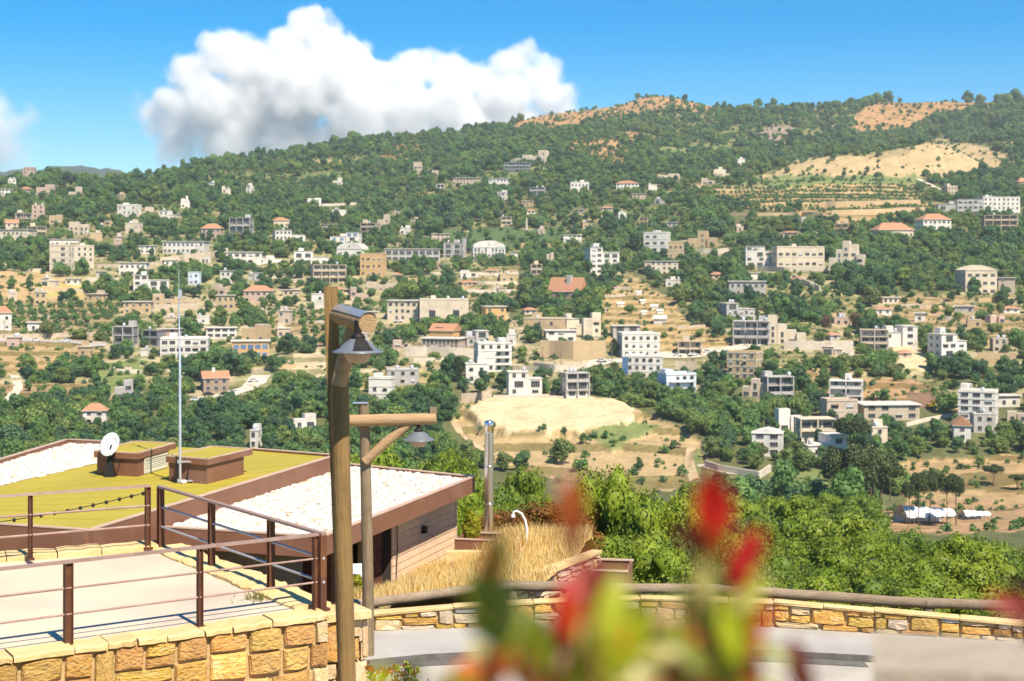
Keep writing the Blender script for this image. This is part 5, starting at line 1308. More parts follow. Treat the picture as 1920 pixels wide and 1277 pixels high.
for j, (x, y, tp) in enumerate(((1706, 985, 905), (1722, 990, 895), (1742, 988, 890), (1776, 992, 898), (1792, 985, 893), (1668, 940, 860))):
    p = on_ground(x, min(y, 984), 330); s_ = (y - tp) * p.y / F / 10.2
    plant(PINE[j % 3], p, s_ * .55, j * 2, 'pine_tree', 'thin bare-stemmed pine standing in front of the white marquee', 'tree', 'thin pines by the marquee', s_)
for j, (x, y, tp) in enumerate(((1582, 975, 838), (1604, 968, 845), (1630, 980, 850), (1652, 985, 858), (1570, 962, 860), (1618, 992, 880), (1640, 965, 846), (1598, 990, 890))):
    p = on_ground(x, min(y, 975), 330); s_ = (y - tp) * p.y / F / 10.2
    plant(PINE[(j + 1) % 3], p, s_ * .8, j * 1.7, 'pine_tree', 'tall dusky pine in the clump left of the white marquee', 'tree', 'pine clump at lower right', s_)
for j, (x, y) in enumerate(((1548, 622), (1604, 618), (1622, 612))):
    p = on_ground(x, y, 300); plant(BROWN, p, .95, j, 'dry_tree', 'brown withered tree above the long pale wall on the right', 'tree', 'withered trees')
# crest trees
for j, (x, s_) in enumerate(((1645, 2.4), (1665, 2.6), (1630, 1.9), (1815, 2.6), (1838, 2.2), (1885, 2.8), (1905, 2.8), (1870, 2.2), (1285, 1.5), (1372, 1.1), (1388, 1.1), (1402, 1.0), (1340, .9), (1355, 1.0), (1480, 1.2), (1520, 1.1), (1570, 1.6), (1212, .8))):
    d0 = float(np.interp(x, COLS, D_ridge)) * .985; px_ = np.array([x]); z = float(zat_np(px_, np.array([d0]))[0])
    plant(FAR[j % 7], ((x - CX) / F * d0, d0, z - 1), s_, j, 'crest_tree', 'dark tree standing against the sky on the summit ridge', 'tree', 'trees on the summit ridge')

# ---- the grove below the wooden rail
row_d = (43, 50, 58, 67, 78, 90, 104, 122, 145, 172, 205, 250, 305)
row_y = (1092, 1072, 1052, 1036, 1022, 1010, 998, 984, 970, 957, 945, 932, 925)
GR = random.Random(4); kk = 0
for D0, yt in zip(row_d, row_y):
    step = (3.6 if D0 < 80 else 4.6 if D0 < 130 else 5.6) * F / D0
    x = 1310 if D0 < 60 else 1250 if D0 < 130 else 1180
    while x < 2040:
        D = D0 * GR.uniform(.95, 1.05); xx = x + GR.uniform(-.3, .3) * step
        y_top = yt + GR.uniform(-13, 13) - (10 if xx < 1450 else 0)
        if D0 > 120 and xx > 1640: x += step; continue
        X = (xx - CX) / F * D; zg = zat(X, D); top = CZ - (y_top - HY) / F * D; h = max(2.5, top - zg)
        pr = NEAR[kk % 6] if D < 125 else MIDG[kk % 4]
        r_ = min(max(h * .42, 2.6), 3.6) if D < 125 else min(h * .42, 4.2)
        plant(pr, (X, D, zg - .2), r_ / 3.4, GR.uniform(0, 6.28), 'grove_tree', 'bright green tree in the dense grove behind the wooden rail' if D < 125 else 'green tree in the middle wood beyond the grove', 'tree', 'trees of the grove behind the rail' if D < 125 else 'middle wood beyond the grove', h / 7.8)
        kk += 1; x += step
# the taller trees left of it, between chimney and rail
for (x, yt, D, rr, pi, lb) in ((1140, 893, 56, 2.3, 2, 'tall pointed green tree right behind the red leaves'), (1243, 905, 54, 2.6, 4, 'tall light green tree with a pointed top left of the big red leaf'),
        (1195, 955, 50, 2.2, 1, 'green tree between the two tall pointed trees'), (1290, 985, 50, 2.2, 0, 'green tree right of the light green pointed tree'),
        (1100, 965, 52, 2.0, 3, 'bushy green tree in front of the tall pointed one'), (1160, 1000, 44, 1.9, 5, 'low green tree behind the brown planter box'), (1230, 1020, 43, 2.0, 2, 'low green tree right of the brown planter box'),
        (1010, 892, 66, 2.6, 1, 'light green tree straight behind the white curved pipe'), (955, 905, 62, 2.4, 0, 'yellow green tree right of the steel chimney'), (890, 885, 68, 2.5, 3, 'green tree left of the steel chimney'),
        (1062, 930, 60, 2.0, 4, 'green tree behind the orange-brown leaf'), (870, 930, 52, 1.8, 2, 'dark green tree behind the corner of the gravel roof'), (930, 945, 54, 1.9, 5, 'green tree just right of the chimney foot'),
        (1300, 945, 74, 2.8, 0, 'round tree behind the big red leaf'), (1355, 968, 72, 2.8, 3, 'round tree right of the big red leaf')):
    X = (x - CX) / F * D; zg = zat(X, D); h = CZ - (yt - HY) / F * D - zg
    plant(NEAR[pi], (X, D, zg - .2), rr / 3.4, x * .37, 'grove_tree', lb, 'tree', None, h / 8.0)
for j, (x, yt, D, rr) in enumerate(((875, 862, 120, 3.6), (930, 884, 130, 3.4), (985, 898, 140, 3.2), (800, 845, 150, 4), (860, 835, 190, 4), (740, 850, 160, 4), (700, 862, 130, 4), (770, 868, 120, 3.6), (660, 855, 150, 4))):
    X = (x - CX) / F * D; zg = zat(X, D); h = CZ - (yt - HY) / F * D - zg
    plant(MIDG[j % 4], (X, D, zg - .2), rr / 3.5, x * .37, 'valley_tree', 'dusky green tree in the hollow behind the chimney and gravel roof', 'tree', 'trees in the hollow behind the gravel roof', h / 7.6)
RED = (crown('crown', 351, 1.5, .2, 3.4, 14, 3000, .075, m_leaf_red, core=.6), trunk('trunk', 1.4, .07, 1.4, 5, 95))
for (x, yt, D, s_, lb) in ((1015, 935, 41, .8, 'reddish brown shrub behind the white curved pipe'), (1050, 945, 42, .75, 'reddish brown shrub right of the white curved pipe'), (938, 950, 42, .6, 'reddish shrub at the foot of the steel chimney')):
    X = (x - CX) / F * D; zg = zat(X, D); h = CZ - (yt - HY) / F * D - zg
    plant(RED, (X, D, zg - .1), s_, x, 'red_shrub', lb, 'shrub', None, h / 3.4)
GOLD = (crown('crown', 352, .62, .0, 1.5, 16, 2600, .045, m_leaf_gold, 'column', .3, .8), trunk('trunk', .5, .05, .4, 3, 96))
p = Vector(P(884, 1012, 37.5)); plant(GOLD, p, .42, 0, 'golden_conifer', 'small rounded golden conifer left of the chimney foot', 'shrub', None, .52)
p = Vector(P(668, 1128, 29.0)); plant(GOLD, p, .42, 1, 'golden_conifer', 'small golden conifer between the two wooden lamp posts', 'shrub', None, .36)
# ------------------------------------------------------------------ the near ground: pavement, plaza, upper terrace
m_conc = pmat('pale_concrete', (.46, .415, .35), (.41, .37, .31), .8, .85, .15, 12, .03, stain=(.27, .235, .20), stain_amt=.5, stain_scale=.7)
m_pave = pmat('grey_paving', (.40, .38, .35), (.35, .33, .30), .7, .85, .15, 14, .03, stain=(.24, .22, .20), stain_amt=.5, stain_scale=.8)
m_kerb = pmat('dark_kerb', (.16, .15, .135), (.11, .10, .09), 3, .9, .3, 9)
m_terr = pmat('terrace_floor', (.62, .505, .375), (.565, .455, .335), .7, .85, .12, 10, .03, stain=(.36, .31, .27), stain_amt=.6, stain_scale=.55)
m_ledge = pmat('cut_pale_stone', (.38, .32, .24), (.31, .255, .19), 3, .85, .3, 18, .03, stain=(.38, .33, .27), stain_amt=.4, stain_scale=2.0)
ARC = [(640,1186),(700,1183),(850,1178),(1000,1173),(1200,1169),(1450,1176),(1640,1188),(1800,1197),(1920,1206),(2080,1222),(2300,1250)]
arc = [G(x, y, .06) for x, y in ARC]
KERB = [(640,1241),(700,1236),(800,1226),(960,1218),(1130,1213),(1300,1214),(1450,1219),(1620,1228),(1800,1240),(2080,1262),(2300,1290)]
kerb = [G(x, y, .06) for x, y in KERB]
b = MB(); n = len(arc)
v = [(p.x, p.y, .06) for p in kerb] + [(p.x, p.y + .2, .06) for p in arc] + [(p.x, p.y, -.04) for p in kerb]
b.poly(v, [(i, i+1, n+i+1, n+i) for i in range(n-1)], m_pave); b.poly(v, [(2*n+i, 2*n+i+1, i+1, i) for i in range(n-1)], m_kerb)
tag(b.build('pavement'), 'grey pavement along the low stone wall', None, None, 'structure')
b = MB(); v = [(-2.2, 11, -.045), (14, 11, -.045)] + [(p.x, p.y, -.045) for p in reversed(kerb)]
b.poly(v, [tuple(range(len(v)))], m_conc); tag(b.build('plaza'), 'pale concrete plaza', None, None, 'structure')
b = MB()                                                      # dark gutter line at the foot of the kerb
v = [(p.x, p.y - .30, -.038) for p in kerb[:-3]] + [(p.x, p.y - .004, -.038) for p in kerb[:-3]]; k = len(kerb) - 3
b.poly(v, [(i, i+1, k+i+1, k+i) for i in range(k-1)], m_kerb); tag(b.build('gutter'), 'dark gutter along the kerb', None, None, 'structure')
m_joint = pmat('dark_joint', (.18, .16, .14), None, 2, .95)
b = MB()
for x_ in (-1.2, 1.4, 4.0, 6.6, 9.2): b.box(x_, x_ + .025, 12, 21.2, -.0449, -.0425, m_joint)
for y_ in (15.2, 18.4): b.box(-2.1, 13.5, y_, y_ + .025, -.0424, -.041, m_joint)
tag(b.build('paving_joints'), 'dark joints between the concrete bays of the plaza', None, None, 'structure')
b = MB(); b.box(-14, 14, -8, 1.2, -1, CZ - 1.62, m_ledge); tag(b.build('upper_terrace'), 'terrace the view is taken from', None, None, 'structure')

# ------------------------------------------------------------------ stones
def stone_mesh(seed, mat, name='stone'):
    """an uneven quarry stone filling x 0..1, z 0..1, its face at y = 0"""
    r = random.Random(seed); b = MB()
    def j(a): return r.uniform(-a, a)
    back = [(.0, 1, .0), (1, 1, 0), (1, 1, 1), (0, 1, 1)]
    mid = [(.01 + abs(j(.05)), .22, .02 + abs(j(.08))), (.99 - abs(j(.05)), .22, .02 + abs(j(.08))), (.99 - abs(j(.05)), .22, .98 - abs(j(.08))), (.01 + abs(j(.05)), .22, .98 - abs(j(.08)))]
    fr = [(.09 + j(.06), 0 + j(.07), .1 + j(.07)), (.5 + j(.12), -.06 + j(.07), .06 + j(.05)), (.91 + j(.06), 0 + j(.07), .1 + j(.07)), (.93 + j(.04), -.04 + j(.07), .5 + j(.15)),
          (.91 + j(.06), 0 + j(.07), .9 + j(.07)), (.5 + j(.12), -.06 + j(.07), .94 + j(.05)), (.09 + j(.06), 0 + j(.07), .9 + j(.07)), (.07 + j(.04), -.04 + j(.07), .5 + j(.15)), (.5 + j(.2), -.05 + j(.09), .5 + j(.2))]
    v = back + mid + fr
    f = [(0,1,5,4),(1,2,6,5),(2,3,7,6),(3,0,4,7)]
    ring = [8, 9, 10, 11, 12, 13, 14, 15]
    f += [(4,5,9),(4,9,8),(5,10,9),(5,6,11),(5,11,10),(6,12,11),(6,7,13),(6,13,12),(7,14,13),(7,4,15),(7,15,14),(4,8,15)]
    f += [(16, ring[i], ring[(i+1) % 8]) for i in range(8)]
    b.poly(v, f, mat); return b.mesh(name)
m_stone = pmat('ochre_sandstone', (.70, .44, .12), (.60, .32, .065), 2.6, .9, 1.0, 7, .28, hue=.014, stain=(.64, .49, .27), stain_amt=.6, stain_scale=2.4)
m_stoned = pmat('brown_sandstone', (.54, .33, .11), (.44, .25, .07), 2.6, .9, .9, 8, .25, hue=.014, stain=(.22, .16, .10), stain_amt=.5, stain_scale=3.5)
m_stonep = pmat('pale_sandstone', (.62, .47, .27), (.54, .38, .19), 2.2, .9, .7, 9, .18, hue=.01, stain=(.60, .53, .42), stain_amt=.6, stain_scale=2.4)
m_stoneb = pmat('grey_fieldstone', (.42, .42, .42), (.32, .31, .30), 3, .9, .6, 9, .2)
m_stonec = pmat('buff_fieldstone', (.60, .50, .36), (.50, .39, .26), 3, .9, .6, 9, .2, hue=.01)
m_mort = pmat('dark_mortar', (.48, .34, .16), (.38, .26, .12), 4, .95, .4, 14)
m_cap = pmat('pale_coping', (.66, .50, .26), (.58, .41, .17), 2.5, .9, .5, 9, .08, stain=(.60, .42, .18), stain_amt=.6, stain_scale=1.6)
ST_O = [stone_mesh(400 + i, m_stone if i % 4 else m_stoned) for i in range(11)]; ST_P = [stone_mesh(420 + i, m_stonep) for i in range(5)]
ST_G = [stone_mesh(430 + i, m_stoneb) for i in range(3)]; ST_B = [stone_mesh(440 + i, m_stonec) for i in range(6)]

def stone_face(parent, a, b_, z0f, z1f, rows, wmin, wmax, pick, depth=.2, jitter=.25, R=None, gap=.012, tall=.27):
    """courses of single stones from a to b_ (plan points, seen from the right-hand side of a->b_), between the heights z0f(t), z1f(t)"""
    d = Vector((b_[0] - a[0], b_[1] - a[1], 0)); Ln = d.length; d.normalize(); ang = math.atan2(d.y, d.x)
    rr = sorted([0] + [(k + R.uniform(-jitter, jitter)) / rows for k in range(1, rows)] + [1])
    taken = [[] for _ in range(rows + 1)]
    for k in range(rows):
        s = -R.uniform(0, wmin) * .5
        while s < Ln - .04:
            w = R.uniform(wmin, wmax) * (1.25 if R.random() < .2 else 1)
            s0 = max(s, 0); s1 = min(s + w, Ln)
            hit = [q for q in taken[k] if q[0] < s1 - .001 and q[1] > s0 + .001]
            if hit:
                q = min(hit)
                if q[0] - s0 < .06: s = q[1]; continue
                s1 = q[0]
            if Ln - s1 < wmin * .45 and not [q for q in taken[k] if q[0] < Ln and q[1] > s0]: s1 = Ln
            t = (s0 + s1) / 2 / Ln; lo, hi = z0f(t), z1f(t)
            za, zb = lo + (hi - lo) * rr[k], lo + (hi - lo) * rr[k+1]
            if k + 1 < rows and R.random() < tall:
                zb = lo + (hi - lo) * rr[k+2]; taken[k+1].append((s0, s1))
            split = [(za, zb)]
            if R.random() < .14 and (zb - za) > .16: m_ = za + (zb - za) * R.uniform(.35, .65); split = [(za, m_), (m_, zb)]
            for (p, q) in split:
                if k and p == za: p += R.uniform(-.022, .012) * (hi - lo)
                o = link('stone', R.choice(pick(R)), parent)
                o.location = (a[0] + d.x * (s0 + gap), a[1] + d.y * (s0 + gap), p + gap)
                o.rotation_euler = (0, R.uniform(-.03, .03), ang); o.scale = (max(.03, s1 - s0 - 2 * gap), depth * R.uniform(.85, 1.15), max(.03, q - p - 2 * gap))
            s = s1
            if s >= Ln - .001: break

# ---- the terrace: walls, floor, coping
ZT = CZ - 4.5
f0, f1 = G(0, 1222, ZT), G(577, 1146, ZT)
fd = (f1 - f0).normalized(); fn = Vector((fd.y, -fd.x, 0))    # fn: outwards, towards the viewer
fL = f0 - fd * 3.2; fR = f1
bk1, bk0 = G(303, 1033, ZT), G(0, 1054, ZT); bd = (bk0 - bk1).normalized(); bL = bk1 + bd * 5.0
floor = [fL, f1, bk1, bL]
b = MB(); b.prism([(p.x, p.y) for p in floor], -1.0, ZT, m_mort, m_terr); tag(b.build('terrace_floor'), 'beige floor of the railed terrace', None, None, 'structure')
SR = random.Random(21)
wallt = empty('terrace_wall', (f1.x, f1.y, 0), 0, 'ochre rubble stone wall with pale coping round the railed terrace', 'wall')
inv = Vector((-f1.x, -f1.y, 0))
def loc(p): return (p[0] + inv.x, p[1] + inv.y)
TH = .40
A = f0 - fd * 2.2 + fn * TH; B = f1 + fd * .12 + fn * TH
E = f1 + fd * .78 + fn * .22                                    # the wall runs on past the corner, a little set back
b = MB()
b.prism([loc(p) for p in (A - fn * .055, B - fn * .055, B - fn * TH, A - fn * TH)], -.6, ZT - .02, m_mort); b.build('mortar_core', wallt)
b = MB(); q0 = f1 + fd * .14; b.prism([loc(p) for p in (q0 + fn * .10, E - fn * .12, E - fn * .45, q0 - fn * .3)], -.6, ZT - .08, m_mort); b.build('mortar_core', wallt)
pickO = lambda R: ST_O if R.random() < .78 else ST_P
stone_face(wallt, loc(A), loc(B), lambda t: .0, lambda t: ZT - .045, 4, .24, .60, pickO, .14, .30, SR, .006)
# the end face of the corner pier and the set-back run
stone_face(wallt, loc(B), loc(B - fn * .28), lambda t: .0, lambda t: ZT - .045, 4, .26, .5, pickO, .12, .12, SR)
stone_face(wallt, loc(q0 + fn * .22), loc(E), lambda t: .0, lambda t: ZT - .12, 4, .22, .42, lambda R: ST_P if R.random() < .6 else ST_O, .14, .16, SR)
stone_face(wallt, loc(E), loc(E - fn * .5), lambda t: .0, lambda t: ZT - .12, 4, .22, .4, lambda R: ST_P, .12, .12, SR)
def coping(parent, a, b_, w0, w1, z, th, R, name='coping_stone', lmin=.5, lmax=.95, n_=None, mat=m_cap):
    """rough slabs along a->b_, reaching w0..w1 to the right of it"""
    d = (b_ - a); Ln = d.length; d.normalize(); nn = n_ or Vector((d.y, -d.x, 0)); s = 0
    while s < Ln - .02:
        e = min(Ln, s + R.uniform(lmin, lmax)); e = Ln if Ln - e < lmin * .5 else e
        nseg = 4; top = []; 
        for k in range(nseg + 1):
            u = s + .008 + (e - s - .016) * k / nseg
            top.append((u, w0 + R.uniform(-.02, .03), w1 + R.uniform(-.05, .03), z + R.uniform(-.018, .018)))
        mb = MB(); v = []
        for (u, p, q, zz) in top:
            for (ww, z_) in ((p, z - th), (p, zz - .015), (p + .03, zz), (q - .03, zz), (q, zz - .02), (q, z - th)):
                pt = a + d * u + nn * ww; v.append((pt.x + inv.x, pt.y + inv.y, z_))
        f = []
        for k in range(nseg):
            for c in range(6): f.append((k*6+c, k*6+(c+1) % 6, (k+1)*6+(c+1) % 6, (k+1)*6+c))
        f += [tuple(range(6)), tuple(reversed(range(nseg*6, nseg*6+6)))]
        mb.poly(v, f, mat); mb.build(name, parent); s = e
coping(wallt, A - fn * TH, B - fn * TH, -.02, TH + .02, ZT + .03, .07, SR, n_=fn, lmin=.28, lmax=.75)
coping(wallt, q0, E - fn * .22, -.2, .30, ZT - .01, .11, SR, n_=fn)
rdir = (bk1 - f1).normalized(); rn = Vector((rdir.y, -rdir.x, 0))            # right-hand wall, away from the terrace
b = MB(); b.prism([loc(p) for p in (f1 + rdir * .1 - rn * .05, bk1 - rn * .05, bk1 + rn * .42, f1 + rdir * .1 + rn * .42)], -2.2, ZT - .06, m_mort); b.build('mortar_core', wallt)
coping(wallt, f1 + rdir * .12, bk1 + rdir * .2, -.14, .46, ZT + .05, .11, SR, n_=rn)
bn = Vector((-bd.y, bd.x, 0)); bn = bn if bn.y > 0 else -bn
b = MB(); b.prism([loc(p) for p in (bk1, bL, bL + bn * .42, bk1 + bn * .42)], -2.2, ZT - .06, m_mort); b.build('mortar_core', wallt)
coping(wallt, bk1 + bd * .05, bL, -.05, .44, ZT + .10, .16, SR, n_=bn)
stone_face(wallt, loc(bk1 + rn * .43 + rdir * .3), loc(f1 + rn * .43), lambda t: -1.6, lambda t: ZT - .06, 7, .28, .5, lambda R: ST_P, .12, .1, SR) if False else None

# ---- railings
m_rust = pmat('rusty_steel', (.115, .045, .022), (.075, .03, .018), 5, .7, .2, 20, .12, spec=.3, stain=(.26, .10, .03), stain_amt=.6, stain_scale=5)
m_railt = pmat('weathered_handrail', (.36, .25, .21), (.28, .18, .14), 5, .6, .15, 22, .08, spec=.35)
m_steel = pmat('galvanised_bar', (.42, .41, .43), (.34, .33, .35), 6, .5, .1, 20, .05, metal=.15)
def railing(label, posts, post_w, zb, h, bar_mat, ext0=0.0, ext1=0.0, bar_r=.017, z_bars=(.36, .68), plate=True):
    o0 = Vector(posts[0]); e = empty('railing', (o0.x, o0.y, zb), 0, label, 'railing', 'rusty railings round the terrace')
    pts = [Vector((p[0] - o0.x, p[1] - o0.y, 0)) for p in posts]
    d = (pts[-1] - pts[0]).normalized(); ang = math.atan2(d.y, d.x)
    for p, w in zip(pts, post_w):
        b = MB(); M = Matrix.Translation(p) @ Matrix.Rotation(ang, 4, 'Z')
        b.box(-w*.5, w*.5, -.008, .008, 0, h - .012, m_rust, M); b.box(-w*.5, -w*.5+.012, -.045, -.0081, 0, h - .012, m_rust, M); b.box(-w*.5, -w*.5+.012, .0081, .045, 0, h - .012, m_rust, M)
        b.box(w*.5-.012, w*.5, -.045, -.0081, 0, h - .012, m_rust, M); b.box(w*.5-.012, w*.5, .0081, .045, 0, h - .012, m_rust, M)
        b.box(-w*.8, w*.8, -.08, .08, -.03, .004, m_rust, M); b.build('post', e)
    a, c = pts[0] - d * ext0, pts[-1] + d * ext1; Ln = (c - a).length
    b = MB(); M = Matrix.Translation(a) @ Matrix.Rotation(ang, 4, 'Z'); b.box(0, Ln, -.04, .04, h - .011, h + .022, m_railt, M); b.build('top_rail', e)
    for zz in z_bars:
        b = MB(); b.tube([a + Vector((0, 0, h * zz)), c + Vector((0, 0, h * zz))], bar_r, 8, bar_mat); b.build('bar', e)
    return e
z3 = ZT + .02
r3 = [G(-260, 1258, z3), G(128, 1207, z3), G(372, 1171, z3), G(592, 1142, z3)]
dd = (r3[3] - r3[1]).normalized(); r3[0] = r3[1] - dd * 2.0; r3[2] = r3[1] + dd * (r3[2] - r3[1]).length
railing('front railing of rusty posts and thin bars above the ochre wall', r3, [.08, .10, .06, .07], z3, .97, m_railt, 1.5, .05, .014)
z1 = ZT + .08
r1 = [G(-160, 1058, z1), G(57, 1046, z1), G(277, 1026, z1)]
d1 = (r1[2] - r1[1]).normalized(); r1[0] = r1[1] - d1 * 1.9
railing('back railing in front of the olive roof', r1, [.06, .06, .08], z1, .96, m_railt, 2.0, .03, .019)
z2 = ZT + .03
r2 = [G(603, 1140, z2), G(513, 1104, z2), G(400, 1063, z2), G(301, 1028, z2)]
d2 = (r2[3] - r2[0]).normalized()
for i in (1, 2): r2[i] = r2[0] + d2 * (r2[i] - r2[0]).dot(d2)
railing('right-hand railing of rusty posts with grey bars running back to the corner', r2, [.11, .08, .08, .10], z2, .97, m_steel, .06, .06, .020)
m_cable = pmat('black_cable', (.02, .02, .022), None, 3, .6)
e = empty('bulb_string', (r1[1].x, r1[1].y, z1), 0, 'drooping black cable with small dark bulbs along the back railing', 'string lights')
pa, pb_ = P(-60, 987, 23.3), P(280, 922, 23.85); pts = [pa.lerp(pb_, k / 16) - Vector((0, 0, .05 * math.sin(math.pi * k / 16))) for k in range(17)]
o_ = Vector((r1[1].x, r1[1].y, z1)); b = MB(); b.tube([p - o_ for p in pts], .008, 6, m_cable); b.build('cable', e)
for x in (25, 75, 100, 125, 149, 173, 198, 223, 246, 268):
    t_ = (x + 60) / 340; p = pa.lerp(pb_, t_) - Vector((0, 0, .05 * math.sin(math.pi * t_))) - o_
    b = MB(); b.lathe([(0, .028), (.026, .022), (.03, 0), (.02, -.03), (0, -.038)], 8, m_cable, Matrix.Translation(p)); b.build('bulb', e)
# weeds in the terrace corner
m_weed = leafmat('weeds', (.16, .20, .04), (.22, .22, .06), None, .3, .6, 5, .3)
b = MB()
for k in range(140):
    p = G(rnd.gauss(482, 14), rnd.gauss(1123, 3), ZT); a_ = rnd.uniform(0, 6.28); h_ = rnd.uniform(.03, .1)
    q = Vector((math.cos(a_), math.sin(a_), 0)); b.poly([p - q * .008, p + q * .008, p + q * .03 + Vector((0, 0, h_))], [(0, 1, 2)], m_weed)
tag(b.build('weeds'), 'small weeds growing in the terrace corner', None, None, 'stuff')

# ------------------------------------------------------------------ the timber-clad house below the terrace
m_fasc = pmat('brown_fascia', (.225, .105, .062), (.19, .085, .05), 1.2, .55, .08, 10, .02, spec=.3, stain=(.36, .24, .19), stain_amt=.25, stain_scale=.8)
m_olive = pmat('olive_membrane', (.41, .33, .04), (.36, .29, .035), .5, .7, .06, 8, .02, spec=.25, stain=(.26, .21, .03), stain_amt=.4, stain_scale=.35)
m_trim = pmat('pale_roof_edge', (.55, .38, .28), None, 2, .6)
m_grav = pmat('white_gravel', (.54, .49, .41), (.46, .41, .33), 2, .9, .4, 14, .1)
m_wood = pmat('grey_timber', (.68, .49, .33), (.55, .385, .25), 1.0, .75, .3, 8, .14, stretch=(.35, 6, 6), spec=.2, hue=.006)
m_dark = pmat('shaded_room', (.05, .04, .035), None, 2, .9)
m_brick = pmat('old_red_brick', (.20, .075, .045), (.14, .05, .03), 4, .9, .5, 14, .3, hue=.01)
m_plinth = pmat('rough_plinth', (.20, .17, .13), (.13, .11, .085), 1.2, .95, .6, 6)
ZG, ZO = CZ - 5.6, CZ - 5.2
T_, F_, A_, B_ = G(311, 992, ZG), G(604, 1011, ZG), G(884, 899, ZG), G(640, 874, ZG)
O1, O2, O3 = G(622, 857, ZO), G(166, 996, ZO), G(-250, 968, ZO)
O4, O5, O6 = G(472, 845, ZO), G(185, 868, ZO), G(-60, 925, ZO)
hb = empty('timber_clad_house', (F_.x, F_.y, CZ - 7.35), 0, 'timber-clad house with olive and white gravel flat roofs below the terrace', 'house')
HO = Vector((F_.x, F_.y, CZ - 7.35))
def hl(p): return Vector(p) - HO
def fascia(pts, zt, h, th, name='fascia', mat=m_fasc, trim=True, closed=False):
    """an upright band along plan points, its top at zt, with a pale capping strip"""
    for i in range(len(pts) - (0 if closed else 1)):
        p, q = pts[i], pts[(i+1) % len(pts)]; d = Vector((q.x-p.x, q.y-p.y, 0)); n_ = Vector((-d.y, d.x, 0)).normalized() * th; dn = d.normalized() * .002
        b = MB(); b.prism([hl(p + dn)[:2], hl(q - dn)[:2], hl(q - dn + n_)[:2], hl(p + dn + n_)[:2]], zt - h - HO.z, zt - HO.z, mat); fo = b.build(name, hb)
        if trim:
            c = MB(); o = -n_ * .12; c.prism([hl(p + dn + o)[:2], hl(q - dn + o)[:2], hl(q - dn + n_ * 1.1)[:2], hl(p + dn + n_ * 1.1)[:2]], zt - HO.z + .001, zt - HO.z + .025, m_trim); c.build('edge_strip', fo)
# olive roof, reaching back and left out of sight
ol = [O3, O2, O1, O4, G(330, 838, ZO), O5, O6]
b = MB(); b.prism([hl(p)[:2] for p in ol], ZO - .3 - HO.z, ZO - HO.z, m_fasc, m_olive); b.build('olive_roof', hb)
fascia([O3, O2], ZO + .03, .62, -.10); fascia([O2, O1], ZO + .03, .62, -.10); fascia([O1, O4], ZO + .05, .5, -.10)
m_seam = pmat('membrane_seam', (.36, .28, .03), None, 3, .7)
for q_ in range(1, 9):                                        # welded seams of the roof membrane
    u0, u1 = O2.lerp(O1, q_ / 9), O3.lerp(O6, q_ / 9); b = MB(); d = (u1 - u0).normalized(); n_ = Vector((-d.y, d.x, 0)) * .05; u0 = u0 + d * .15; u1 = u1 - d * .1
    b.prism([hl(u0)[:2], hl(u1)[:2], hl(u1 + n_)[:2], hl(u0 + n_)[:2]], ZO - HO.z + .0005, ZO - HO.z + .007, m_seam); b.build('roof_seam', hb)
# left white gravel roof
gl = [O6, O5, G(186, 836, ZO), G(128, 833, ZO), G(-60, 890, ZO)]
b = MB(); b.prism([hl(p)[:2] for p in gl], ZO - .28 - HO.z, ZO + .012 - HO.z, m_fasc, m_grav); b.build('gravel_roof', hb)
fascia([gl[2], gl[3], gl[4]], ZO + .13, .4, -.1)
# right white gravel roof
gr = [T_, F_, A_, B_]
b = MB(); b.prism([hl(p)[:2] for p in gr], ZG - .25 - HO.z, ZG - HO.z, m_fasc, m_grav); b.build('gravel_roof', hb)
fascia([T_, F_], ZG + .05, .42, -.10); fascia([F_, A_], ZG + .07, .40, -.10); fascia([A_, B_], ZG + .07, .3, -.10)
# loose white stones lying on the roofs
RR = np.random.default_rng(8)
def gravel(label, poly, z, n):
    xs = [p.x for p in poly]; ys = [p.y for p in poly]
    x = RR.uniform(min(xs), max(xs), n * 3); y = RR.uniform(min(ys), max(ys), n * 3); k = inpoly(x, y, [(p.x, p.y) for p in poly]); x, y = x[k][:n], y[k][:n]; n = len(x)
    s = RR.uniform(.03, .10, n); a = RR.uniform(0, 6.28, n); V = []
    u = np.array([(-1, -.7, 0), (.9, -.8, 0), (1, .7, 0), (-.8, .8, 0), (-.6, -.4, 1), (.6, -.5, 1), (.6, .4, 1), (-.5, .5, 1)])
    pts = np.repeat(u[None], n, 0) * np.stack([s, s * .7, s * .45], -1)[:, None, :] * RR.uniform(.75, 1.25, (n, 8, 1))
    ca, sa = np.cos(a)[:, None], np.sin(a)[:, None]
    X = pts[..., 0] * ca - pts[..., 1] * sa + x[:, None]; Y = pts[..., 0] * sa + pts[..., 1] * ca + y[:, None]; Zz = pts[..., 2] + z + RR.normal(size=(n, 1)) * .005
    V = np.stack([X, Y, Zz], -1).reshape(-1, 3) - np.array(HO)
    q = np.array([(0, 1, 5, 4), (1, 2, 6, 5), (2, 3, 7, 6), (3, 0, 4, 7), (4, 5, 6, 7)])
    FQ = (q[None] + (np.arange(n) * 8)[:, None, None]).reshape(-1, 4)
    tag(link('roof_gravel', np_mesh('roof_gravel', V, FQ, (m_gravs,)), hb), label, None, None, 'stuff')
m_gravs, t, N, L = nodes_of('gravel_stones')
_o = N.new('ShaderNodeOutputMaterial'); _b = N.new('ShaderNodeBsdfPrincipled'); _b.inputs['Roughness'].default_value = .9
_g = N.new('ShaderNodeNewGeometry'); _c = N.new('ShaderNodeValToRGB'); L.new(_g.outputs['Random Per Island'], _c.inputs[0])
_e = _c.color_ramp.elements; _e[0].color = (.36, .26, .16, 1); _e[1].color = (.57, .53, .46, 1); _e[1].position = .45
